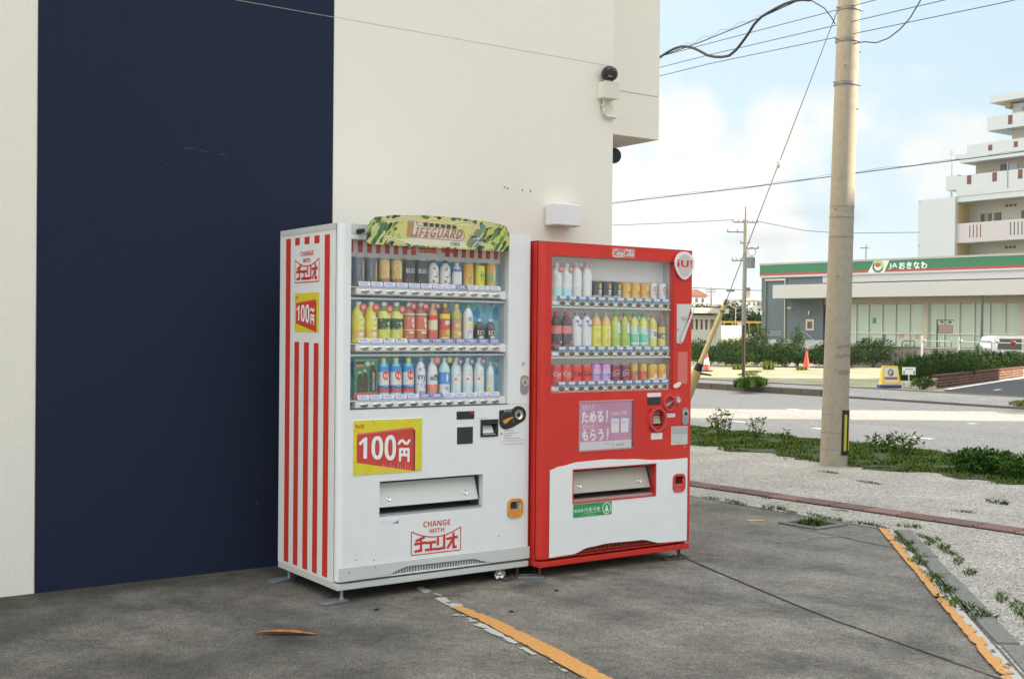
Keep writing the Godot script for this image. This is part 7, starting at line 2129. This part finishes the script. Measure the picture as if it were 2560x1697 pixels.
func store() -> void:
	var o := thing("farm_store", "long low store with a green and red sign band and a pale canopy", "store", Vector3(45.98, 0, -39.16), deg_to_rad(-81.03))
	var W := 24.0
	var siding := mat("siding_grey", Color(.105, .135, .145), .7)
	var pale := mat("pale_panel", Color(.46, .46, .45), .6)
	var beige := mat("beige_render", Color(.42, .37, .28), .85)
	# grey clad end, board by board
	for i in 18: part(bx(0.0, 1.02 + i * .1835, -.30, 3.86, 1.02 + i * .1835 + .178, 0.0 if i % 2 else .003), "siding_board", siding, o)
	part(bx(0.004, -.1, -12.0, 3.85, 4.38, -.02), "end_block", mat("siding_back", Color(.055, .07, .075), .8), o)
	part(bx(-.01, .10, -.30, 3.86, 1.015, .012), "plinth", pale, o)
	part(bx(3.86, -.1, -12.0, W, 4.38, -.45), "main_block", beige, o)
	# sign band
	part(bx(-.02, 4.62, -.2, W, 5.08, .16), "green_band", mat("band_green", Color(.018, .150, .062), .5), o)
	part(bx(-.02, 4.50, -.2, W, 4.618, .16), "red_band", mat("band_red", Color(.36, .045, .050), .5), o)
	part(bx(-.02, 4.40, -.2, W, 4.498, .165), "white_band", pale, o)
	part(bx(-.05, 5.082, -12.0, W, 5.18, .18), "roof_edge", mat("roof_grey", Color(.36, .36, .34), .6), o)
	# emblem field and lettering
	part(MB.new().prism(PackedVector2Array([Vector2(6.50, 4.47), Vector2(7.41, 4.47), Vector2(7.71, 5.075), Vector2(6.86, 5.075)]), .16, .170), "emblem_field", mat("field_white", Color(.62, .64, .58), .5), o)
	var em := part(ring(7.085, 4.785, .315, .305, .215, .21, .170, .180, null, 30), "emblem_ring", mat("emblem_green", Color(.035, .10, .045), .5), o)
	var crescent := MB.new()
	for i in 18:
		var f0 := deg_to_rad(-20 + i * 9.0)
		var f1 := deg_to_rad(-20 + (i + 1) * 9.0)
		var P := func(f: float, k: float) -> Vector3: return Vector3(7.085 + cos(f) * k, 4.785 + sin(f) * k * .97, .1815)
		crescent.quad(P.call(f0, .20), P.call(f1, .20), P.call(f1, .325), P.call(f0, .325), Vector3.BACK)
	part(crescent, "emblem_lime", mat("emblem_lime", Color(.34, .46, .14), .5), em)
	part(MB.new().cyl(Vector3(7.085, 4.86, .170), Vector3(7.085, 4.86, .181), .155, .155, 22), "emblem_sun", mat("emblem_red", Color(.34, .09, .07), .5), em)
	part(MB.new().prism(PackedVector2Array([Vector2(6.99, 4.80), Vector2(7.085, 4.72), Vector2(7.19, 4.80), Vector2(7.20, 4.70), Vector2(7.085, 4.60), Vector2(6.97, 4.70)]), .170, .182), "emblem_wing", mats["field_white"], em)
	var sw := mat("sign_letter_white", Color(.66, .72, .68), .4)
	part(letters("JA", 7.66, 4.64, 8.13, 4.925, .163, true), "sign_lettering", sw, o)
	part(strokes([K["o"], K["ki"], K["na"], K["wa"]], 8.20, 4.60, 9.78, 4.97, .163, .052, null, false), "sign_lettering", sw, o)
	part(bx(3.86, 4.03, -.44, W, 4.398, .08), "upper_panel", pale, o)
	part(bx(3.86, 3.92, -.44, W, 4.028, -.05), "shadow_gap", mat("gap_grey", Color(.12, .12, .115), .8), o)
	part(rb(1.57, 3.20, -.02, W, 3.915, 1.30, .02), "canopy", mat("canopy_white", Color(.47, .46, .44), .6), o)
	part(bx(3.86, 2.88, -.44, W, 3.198, -.10), "window_beam", beige, o)
	# glazing bays
	var glass := mat("green_glass", Color(.42, .50, .41), .12)
	var frame := mat("frame_pale", Color(.52, .53, .48), .4)
	var ms := [3.99, 4.75, 5.69, 6.38, 7.15, 7.88, 8.63, 9.41, 9.67, 10.45, 11.21, 11.95, 12.70, 13.44, 14.16, 14.45, 15.2, 15.95, 16.7, 17.45, 18.2, 18.5, 19.3, 20.1, 20.9, 21.7]
	for i in ms.size():
		if ms[i] in [9.41, 14.16, 18.2]:
			part(bx(ms[i], 0.0, -.44, ms[i + 1], 2.879, -.06), "pillar", mat("pillar_beige", Color(.47, .42, .34), .85), o)
			continue
		if i == ms.size() - 1: break
		part(bx(ms[i] + .05, .12, -.43, ms[i + 1] - .005, 2.875, -.20), "window_pane", glass, o)
		part(bx(ms[i] - .005, .0, -.42, ms[i] + .048, 2.878, -.12), "mullion", frame, o)
	part(bx(3.99, 1.37, -.198, 9.40, 1.45, -.14), "sill_rail", frame, o)
	part(bx(9.68, 1.37, -.198, 14.15, 1.45, -.14), "sill_rail", frame, o)
	part(bx(14.46, 1.37, -.198, 18.19, 1.45, -.14), "sill_rail", frame, o)
	part(bx(3.99, -.02, -.44, W, .118, -.10), "threshold", pale, o)
	# posters on the glass
	for q in [[8.08, 1.18, 8.36, 1.40, 0], [8.95, 1.14, 9.16, 1.34, 0], [7.2, 1.10, 7.36, 1.36, 1], [6.62, 1.90, 6.82, 2.2, 1]]:
		part(bx(q[0], q[1], -.199, q[2], q[3], -.194), "window_poster", mat("poster_orange", Color(.50, .26, .13), .6) if q[4] == 0 else mat("poster_teal", Color(.07, .22, .22), .6), o)
	# rain pipes, lamps, poster, handrail on the grey end
	var pipe := mat("pipe_ivory", Color(.52, .50, .42), .5)
	for x in [.31, 1.55]: part(MB.new().cyl(Vector3(x, .9, .06), Vector3(x, 4.28, .06), .035, .035, 8), "rain_pipe", pipe if x > 1 else mat("pipe_brown", Color(.20, .18, .15), .6), o)
	part(bx(.27, 4.22, .02, 1.60, 4.32, .11), "gutter_box", pipe, o)
	var po := part(bx(2.83, 1.53, .012, 3.33, 2.12, .03), "notice_case", mat("case_ivory", Color(.52, .47, .38), .5), o)
	part(bx(2.93, 1.62, .030, 3.23, 2.0, .034), "notice_picture", mat("picture_brown", Color(.16, .085, .05), .6), po)
	part(bx(2.98, 1.68, .034, 3.05, 1.92, .036), "notice_stripe", mat("stripe_dark", Color(.05, .035, .03), .6), po)
	part(MB.new().cyl(Vector3(3.04, 2.36, .06), Vector3(3.04, 2.56, .06), .045, .045, 10), "wall_lamp", mats["lamp_white"], o)
	var sp := part(MB.new().cyl(Vector3(1.62, 2.72, .05), Vector3(1.82, 2.72, .05), .02, .02, 6), "spot_arm", mats["dull_steel"], o)
	part(MB.new().cyl(Vector3(1.80, 2.73, .05), Vector3(1.93, 2.70, .12), .05, .08, 10), "spot_head", mats["lamp_white"], sp)
	part(rb(.0, 2.35, .004, .10, 2.58, .10, .02), "corner_lamp", mats["lamp_white"], o)
	for i in 3: part(MB.new().cyl(Vector3(.35, 1.25 + i * .10, .30), Vector3(1.5, 1.25 + i * .10, .30), .014, .014, 5), "handrail", mats["dull_steel"], o)
	for x in [2.36, 2.94]: part(MB.new().cyl(Vector3(x, .8, .35), Vector3(x, 1.45, .35), .018, .018, 6), "rail_post", mats["dull_steel"], o)
	part(MB.new().cyl(Vector3(2.36, 1.45, .35), Vector3(2.94, 1.45, .35), .018, .018, 6), "handrail", mats["dull_steel"], o)
	part(MB.new().cyl(Vector3(2.94, 1.45, .35), Vector3(3.6, .98, .35), .018, .018, 6), "handrail", mats["dull_steel"], o)
	part(bx(1.9, -.1, .1, 24.0, .10, 2.2), "apron", mats["kerb_stone"], o)

func apartment() -> void:
	var o := thing("apartment_block", "white stepped apartment block with slotted balcony walls behind the store", "apartment building", Vector3(74.56, 0, -49.7), deg_to_rad(-90))
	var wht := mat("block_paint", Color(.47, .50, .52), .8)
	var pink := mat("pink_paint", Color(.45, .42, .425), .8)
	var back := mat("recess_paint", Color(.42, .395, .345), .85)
	var ochre := mat("ochre_paint", Color(.42, .34, .14), .85)
	var dark := mat("dark_opening", Color(.035, .035, .035), .4)
	var rustm := mat("slot_brown", Color(.14, .055, .045), .8)
	var slots := func(list: Array, y0: float, y1: float, z: float) -> void:
		for q in list: part(bx(q[0], y0, z - .12, q[1], y1, z + .004), "wall_slot", rustm, o)
	part(bx(0, 0, -10, 3.2, 11.58, .25), "stair_tower", wht, o)
	for y in [8.15, 11.45]: part(bx(.02, y, .25, .22, y + .05, .29), "tower_rib", mat("rib_grey", Color(.30, .33, .34), .8), o)
	for k in 4:
		var y := 11.2 - 3.03 * k                    # top edge of an open gallery
		if y < 2.0: break
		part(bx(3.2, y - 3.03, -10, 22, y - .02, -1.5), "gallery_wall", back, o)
		part(bx(3.2, y - 3.05, -1.5, 22, y - 2.99, 0.0), "gallery_floor", wht, o)
		part(bx(3.21, y - 1.62, -1.5, 3.25, y - .01, -.02), "gallery_cheek", ochre, o)
		part(bx(3.2, y - 3.03, -.14, 22, y - 1.60, .02), "gallery_parapet", pink, o)
		for s in [0.0, 3.25, 6.5, 9.75, 13.0]:
			for j in 4: part(bx(4.25 + s + j * .29, y - 2.70, -.02, 4.33 + s + j * .29, y - 1.78, .026), "parapet_slot", rustm if s == 0.0 else dark, o)
			for q in [[4.20, 4.48], [4.82, 5.05], [5.30, 5.82]]:
				var wn := part(bx(q[0] + s, y - 1.64, -1.5, q[1] + s, y - .85, -1.44), "gallery_window", dark, o)
				part(bx(q[0] + s - .03, y - .85, -1.5, q[1] + s + .03, y - .80, -1.40), "window_head", wht, wn)
			part(bx(4.49 + s, y - 1.64, -1.5, 4.81 + s, y - .85, -1.46), "gallery_door", mat("door_ochre", Color(.26, .24, .14), .7), o)
			for j in 3: part(bx(6.18 + s + j * .32, y - .50, -1.5, 6.38 + s + j * .32, y - .32, -1.45), "vent_hole", dark, o)
	part(bx(3.2, 11.18, -10, 22, 11.62, .05), "slab_edge", wht, o)
	# first terrace
	part(bx(3.15, 11.60, -.18, 22, 13.12, .10), "terrace_parapet", wht, o)
	part(bx(2.15, 12.15, -3.0, 3.15, 13.25, -.10), "terrace_return", wht, o)
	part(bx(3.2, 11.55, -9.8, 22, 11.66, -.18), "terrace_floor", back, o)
	slots.call([[4.05, 4.42], [6.10, 6.48], [8.10, 8.46], [10.1, 10.5], [12.1, 12.5]], 12.42, 13.08, .10)
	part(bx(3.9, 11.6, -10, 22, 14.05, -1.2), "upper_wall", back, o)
	var w1 := part(bx(5.95, 13.16, -1.2, 7.30, 13.80, -1.14), "wide_window", mat("pane_blue", Color(.28, .36, .38), .2), o)
	part(bx(5.95, 13.18, -1.14, 6.60, 13.78, -1.12), "dark_pane", dark, w1)
	part(MB.new().cyl(Vector3(7.32, 11.9, .13), Vector3(7.32, 13.7, .13), .035, .035, 6), "rain_pipe", mats["rib_grey"], o)
	# second cornice and terrace
	part(bx(2.85, 14.45, -3.0, 3.95, 14.75, -.2), "cornice_return", wht, o)
	part(bx(3.45, 14.04, -10, 22, 14.45, .15), "cornice", wht, o)
	part(bx(3.95, 14.45, -10, 22, 14.67, .08), "cornice", wht, o)
	part(bx(3.95, 14.67, -.18, 22, 15.30, .02), "terrace_parapet", wht, o)
	slots.call([[5.70, 6.03], [7.70, 8.02], [9.7, 10.0]], 14.70, 15.12, .02)
	part(bx(7.0, 14.6, -10, 22, 16.16, -.9), "upper_wall", back, o)
	part(bx(7.75, 15.0, -.9, 9.4, 15.55, -.85), "wide_window", mats["pane_blue"], o)
	part(bx(5.60, 16.12, -10, 7.0, 16.40, -.3), "balcony_floor", wht, o)
	part(bx(5.60, 16.14, -.18, 22, 17.14, .04), "balcony_parapet", wht, o)
	part(bx(5.60, 16.14, -4.0, 5.78, 17.14, -.18), "balcony_parapet", wht, o)
	slots.call([[7.25, 7.60], [9.3, 9.65]], 16.38, 17.04, .04)
	part(bx(7.0, 16.14, -10, 22, 18.0, -.9), "upper_wall", wht, o)
	part(bx(7.75, 17.15, -.9, 10.5, 17.70, -.85), "wide_window", mat("shade_ochre", Color(.30, .28, .22), .6), o)
	part(bx(6.6, 17.72, -9.9, 7.0, 18.1, -.6), "roof_bracket", ochre, o)
	part(bx(5.80, 18.12, -10, 22, 18.60, .10), "roof_slab", wht, o)
	# aerial on the stair tower
	var a := thing("roof_aerial", "thin television aerial with a small dish on the roof of the stair tower", "aerial", Vector3(76.6, 11.58, -48.4), deg_to_rad(-90))
	part(MB.new().cyl(Vector3.ZERO, Vector3(0, 4.0, 0), .035, .025, 6), "mast", mats["dull_steel"], a)
	for q in [[-.25, 3.55], [.22, 3.65], [-.15, 3.8]]: part(MB.new().cyl(Vector3(-q[0], q[1], 0), Vector3(q[0], q[1], .1), .018, .018, 5), "aerial_rod", mats["dull_steel"], a)
	part(MB.new().lathe(Vector3(-.12, .75, .1), [[.0, .0], [.16, .05], [.22, .12]], 12), "dish", wht, a)
	for q in [-.25, .25]: part(MB.new().cyl(Vector3(q, 0, 0), Vector3(0, .8, 0), .02, .02, 5), "mast_leg", mats["dull_steel"], a)

func far_background() -> void:
	# transformer pole
	var o := thing("transformer_pole", "thin far utility pole with cross arms and a grey transformer, left of the store", "utility pole", Vector3(56.2, 0, -50.3))
	var pg := mat("far_pole", Color(.20, .19, .18), .85)
	part(MB.new().cyl(Vector3.ZERO, Vector3(.08, 9.0, 0), .17, .12, 12), "shaft", mat("far_shaft", Color(.26, .25, .21), .9), o)
	part(MB.new().cyl(Vector3(.08, 9.0, 0), Vector3(.08, 9.95, 0), .06, .03, 8), "pole_top", mat("top_red", Color(.26, .13, .14), .8), o)
	var ax := Vector3(.819, 0, .574)
	for q in [[8.87, -.82, .86, 6], [8.20, -1.2, .12, 3], [7.10, .0, .9, 2], [6.26, -.86, .0, 4], [7.45, -.3, .3, 2]]:
		var arm := part(MB.new().cyl(ax * q[1] + Vector3(.06, q[0], 0), ax * q[2] + Vector3(.06, q[0], 0), .045, .045, 6), "cross_arm", pg, o)
		for i in q[3]:
			var t := lerpf(q[1], q[2], i / maxf(1.0, q[3] - 1.0))
			part(MB.new().lathe(ax * t + Vector3(.06, q[0], 0), [[.05, 0], [.06, .06], [.035, .13], [.05, .16], [0, .2]], 8), "insulator", mat("far_insulator", Color(.30, .29, .28), .4), arm)
	part(MB.new().lathe(ax * .42 + Vector3(.06, 5.75, 0), [[.0, 0], [.26, .02], [.27, .70], [.20, .78], [0, .80]], 14), "transformer", mat("transformer_grey", Color(.17, .18, .17), .5), o)
	var coil := MB.new()
	for i in 20:
		var f0 := TAU * i / 20
		var f1 := TAU * (i + 1) / 20
		coil.cyl(ax * (.45 + .28 * cos(f0)) + Vector3(.06, 6.88 + .28 * sin(f0), 0), ax * (.45 + .28 * cos(f1)) + Vector3(.06, 6.88 + .28 * sin(f1), 0), .018, .018, 5, false)
	part(coil, "cable_coil", mats["cable"], o)
	var wr: Material = mats["wire_blue"]
	lone(MB.new().tube([Vector3(55.6, 9.02, -50.75), Vector3(51.3, 8.72, -53.8), Vector3(48.8, 8.58, -55.5), Vector3(40, 8.4, -61.5)], .02, 5), "far_wire", wr, "faint wire running left from the top arm of the transformer pole", "wire")
	lone(MB.new().tube([Vector3(56.9, 8.95, -49.85), Vector3(59.5, 8.35, -48.0), Vector3(61.5, 8.18, -46.6), Vector3(66, 8.3, -43.5)], .02, 5), "far_wire", wr, "faint wire running right from the transformer pole behind the concrete pole", "wire")
	var sp := thing("antenna_mast", "thin mast with a short cross arm on the skyline just right of the concrete pole", "mast", Vector3(87.6, 0, -65.0))
	part(MB.new().cyl(Vector3.ZERO, Vector3(0, 9.7, 0), .08, .06, 6), "shaft", pg, sp)
	part(MB.new().cyl(ax * -.55 + Vector3(0, 9.4, 0), ax * .3 + Vector3(0, 9.4, 0), .05, .05, 5), "cross_arm", pg, sp)
	# flat roofed white building with posts
	var b := thing("flat_roof_hall", "bright white flat roofed hall with square posts and barred openings", "building", Vector3(51.3, 0, -47.63), deg_to_rad(-6))
	var wh := mat("hall_white", Color(.74, .71, .60), .8)
	part(bx(-9.0, 2.58, -6, .35, 2.90, .45), "roof_slab", wh, b)
	part(bx(-9.0, 2.18, -.25, -.32, 2.44, 0.0), "beam", wh, b)
	part(bx(-.32, 0, -.3, .06, 2.575, .06), "post", wh, b)
	part(bx(-.62, 0, -6, -.34, 2.575, -.30), "side_post", mat("hall_shade", Color(.50, .42, .22), .85), b)  # shaded copy of the hall white, the shade put into its colour
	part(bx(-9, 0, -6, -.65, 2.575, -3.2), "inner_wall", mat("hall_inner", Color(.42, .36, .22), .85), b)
	part(bx(-9, 0, -.22, -.33, 1.55, -.04), "low_wall", wh, b)
	for i in 22: part(bx(-8.9 + i * .38, 1.55, -.16, -8.72 + i * .38, 2.178, -.08), "opening_bar", wh, b)
	part(bx(-9, 1.50, -3.1, -.7, 2.1, -3.05), "dark_opening", mat("hall_dark", Color(.10, .09, .085), .6), b)
	# yellow railing and white house wall under the trees
	var yr := thing("yellow_railing", "long yellow railing in front of the dark far trees", "railing", Vector3(69.0, 0, -65.5), deg_to_rad(-35))
	part(bx(-.4, 2.20, -.05, 5.2, 2.36, .05), "top_rail", mat("rail_yellow", Color(.58, .38, .06), .6), yr)
	for i in 8: part(bx(-.3 + i * .72, 0, -.04, -.22 + i * .72, 2.2, .04), "rail_post", mats["rail_yellow"], yr)
	var wl := thing("white_garden_wall", "sunlit white wall below the yellow railing", "wall", Vector3(66.0, 0, -61.5), deg_to_rad(-8))
	part(bx(-1.2, 0, -.2, 1.45, 1.95, 0), "wall_face", wh, wl)
	part(bx(1.45, 0, -.6, 1.65, 2.2, -.02), "wall_post", mat("wall_pink", Color(.50, .36, .30), .85), wl)
	var deep := [Color(.026, .048, .012), Color(.036, .064, .016), Color(.050, .085, .022), Color(.020, .038, .010)]
	var tree := func(called: String, label: String, at: Vector3, sd: int, half: Vector3, n: int, y: float, tones: Array) -> void:
		var t := thing(called, label, "tree", at, 0.0, "far trees behind the hall")
		var tr := MB.new()
		tr.col = Color(.07, .055, .04)
		tr.cyl(Vector3.ZERO, Vector3(.05, y + half.y * .5, 0), .18, .09, 8)
		for i in 4: tr.cyl(Vector3(.03, y, 0), Vector3(half.x * .5 * cos(i * 1.6), y + half.y * 1.1, half.z * .5 * sin(i * 1.6)), .07, .02, 6)
		part(tr, "trunk", mats["matt_printed"], t)
		var cr := part(foliage(sd, n, half, .16, tones, .15, false), "crown", mats["leaves"], t)
		cr.position.y = y
	tree.call("round_tree", "round dark green tree between the hall and the transformer pole", Vector3(71.8, 0, -66.5), 701, Vector3(2.0, 1.75, 1.8), 2600, .8, deep)
	tree.call("round_tree", "darker spreading tree just left of the round tree", Vector3(69.6, 0, -68.0), 702, Vector3(1.9, 1.45, 1.6), 1800, 1.0, deep)
	tree.call("hedge_tree", "broad dark tree right of the transformer pole, against the store corner", Vector3(73.9, 0, -65.0), 703, Vector3(2.2, 1.25, 1.5), 2600, .9, deep)
	tree.call("small_tree", "small green tree top showing over the hall roof at the left", Vector3(77.5, 0, -77.0), 704, Vector3(2.4, 1.3, 1.6), 1400, 1.6, [Color(.07, .10, .025), Color(.10, .13, .03), Color(.05, .08, .02)])
	var sl := thing("street_lamp", "thin curved street lamp in front of the round far tree", "street lamp", Vector3(70.1, 0, -64.6))
	var lpts := [Vector3(0, 0, 0), Vector3(0, 3.4, 0)]
	for i in 6: lpts.append(ax * (-.62 * sin(PI / 2 * (i + 1) / 6.0)) + Vector3(0, 3.4 + .45 * (1 - cos(PI / 2 * (i + 1) / 6.0)) + .12 * (1 if i < 4 else 0), 0))
	part(MB.new().tube(lpts, .035, 6), "lamp_pole", mat("lamp_tan", Color(.42, .36, .22), .6), sl)
	# houses on the rise beyond
	var house := func(label: String, at: Vector3, w: float, h: float, y: float, tone: Color, flat_roof: bool, sd: int) -> void:
		var hs := thing("far_house", label, "house", at, deg_to_rad(-10), "far houses on the rise")
		var m := mat("far_wall_%d" % sd, tone, .85)
		part(bx(-w / 2, -1, -5, w / 2, y + h, 0), "wall", m, hs)
		if flat_roof:
			part(bx(-w / 2 - .2, y + h, -5.2, w / 2 + .2, y + h + .22, .25), "roof", mat("far_roof_pale", Color(.62, .58, .55), .8), hs)
		else:
			part(MB.new().prism(PackedVector2Array([Vector2(-w / 2 - .4, y + h), Vector2(w / 2 + .4, y + h), Vector2(0, y + h + .9)]), -5.2, .25), "roof", mat("far_roof_red", Color(.28, .11, .08), .85), hs)
		for i in 3:
			var x := -w / 2 + w * (.2 + .28 * i)
			part(bx(x, y + h * .42, 0, x + w * .12, y + h * .78, .03), "window", mat("far_window", Color(.10, .10, .11), .3), hs)
	house.call("pale pink far house with a red tiled roof above the hall", Vector3(112.5, 0, -113.5), 3.6, 1.6, 4.9, Color(.66, .56, .52), false, 1)
	house.call("wide white far house behind the red roofed one", Vector3(116, 0, -119.0), 6.0, 1.1, 4.9, Color(.70, .64, .60), true, 2)
	house.call("low far house with a dark pink roof left of the transformer pole", Vector3(117.0, 0, -112.0), 4.6, .55, 4.5, Color(.36, .26, .24), true, 3)
	house.call("white far house right of the transformer pole", Vector3(116.3, 0, -106.3), 2.6, 1.25, 4.6, Color(.70, .68, .66), true, 4)
	house.call("cream far house against the store corner", Vector3(118.2, 0, -104.5), 2.0, .9, 4.6, Color(.66, .62, .54), true, 5)
	var tw := thing("water_tower", "pinkish square far tower with a dark brown cap right of the transformer pole", "tower", Vector3(115.8, 0, -106.9), deg_to_rad(-35))
	part(bx(-.36, 0, -.8, .36, 7.1, 0), "tower_wall", mat("tower_pink", Color(.50, .38, .36), .85), tw)
	part(bx(-.38, 7.1, -.82, .38, 7.55, .02), "tower_cap", mat("tower_brown", Color(.18, .10, .09), .85), tw)
	var fp := thing("far_pole", "small far utility pole above the hall roof", "utility pole", Vector3(111.4, 0, -109.4))
	part(MB.new().cyl(Vector3.ZERO, Vector3(0, 7.5, 0), .13, .10, 8), "shaft", mats["far_shaft"], fp)
	for y in [7.2, 6.9]: part(MB.new().cyl(ax * -.7 + Vector3(0, y, 0), ax * .7 + Vector3(0, y, 0), .05, .05, 5), "cross_arm", pg, fp)
	var fw := MB.new().tube([Vector3(106, 7.55, -113), Vector3(111.4, 7.35, -109.4), Vector3(117, 7.15, -105.4), Vector3(121, 7.1, -102.5)], .045, 5)
	fw.cyl(Vector3(113.1, 7.10, -108.2), Vector3(114.0, 7.08, -107.6), .14, .14, 6)
	lone(fw, "far_wire", wr, "far wire with a dark splice box crossing above the hall and far houses", "wire")
	# low tree line closing the horizon
	var tl := MB.new()
	for i in 46:
		var az := deg_to_rad(30.0 + i * 1.6)
		var d := Vector3(sin(az), 0, -cos(az)) * (185.0 + 12.0 * sin(i * 1.7))
		var b2 := foliage(800 + i, 70, Vector3(5.5, 2.0 + .8 * sin(i * 2.3), 3.0), .9, deep, .1, false)
		for k in b2.v.size(): b2.v[k] += d + Vector3(0, .2, 0)
		tl.v.append_array(b2.v); tl.n.append_array(b2.n); tl.t.append_array(b2.t); tl.c.append_array(b2.c)
	lone(tl, "distant_tree_line", mats["leaves"], "low dark line of distant trees along the horizon", "trees", "", "stuff")

# buildings across the street and outside the picture, whose long shadows lie over the street
func off_frame() -> void:
	var wall := mat("street_building", Color(.48, .46, .42), .85)
	var gl := mat("street_glass", Color(.06, .07, .08), .2)
	var make := func(label: String, x0: float, z0: float, x1: float, z1: float, h: float) -> void:
		var o := thing("street_building", label, "building", Vector3(x0, 0, z0))
		part(bx(0, -.3, 0, x1 - x0, h, z1 - z0), "wall", wall, o)
		part(bx(-.15, h, -.15, x1 - x0 + .15, h + .3, z1 - z0 + .15), "roof", mats["old_concrete"], o)
		for f in int(h / 3.0):
			for i in int((z1 - z0) / 2.6):
				part(bx(-.04, f * 3.0 + 1.0, .8 + i * 2.6, .0, f * 3.0 + 2.2, 2.2 + i * 2.6), "window", gl, o)
	make.call("plain rendered building across the street, north of the alley", 34.0, -9.0, 38.0, 3.5, 16.0)
	make.call("plain rendered building across the street, south of the alley", 26.0, 5.9, 33.0, 16.8, 14.6)
	make.call("taller rendered building farther down the street", 26.0, 17.0, 33.0, 44.0, 22.0)
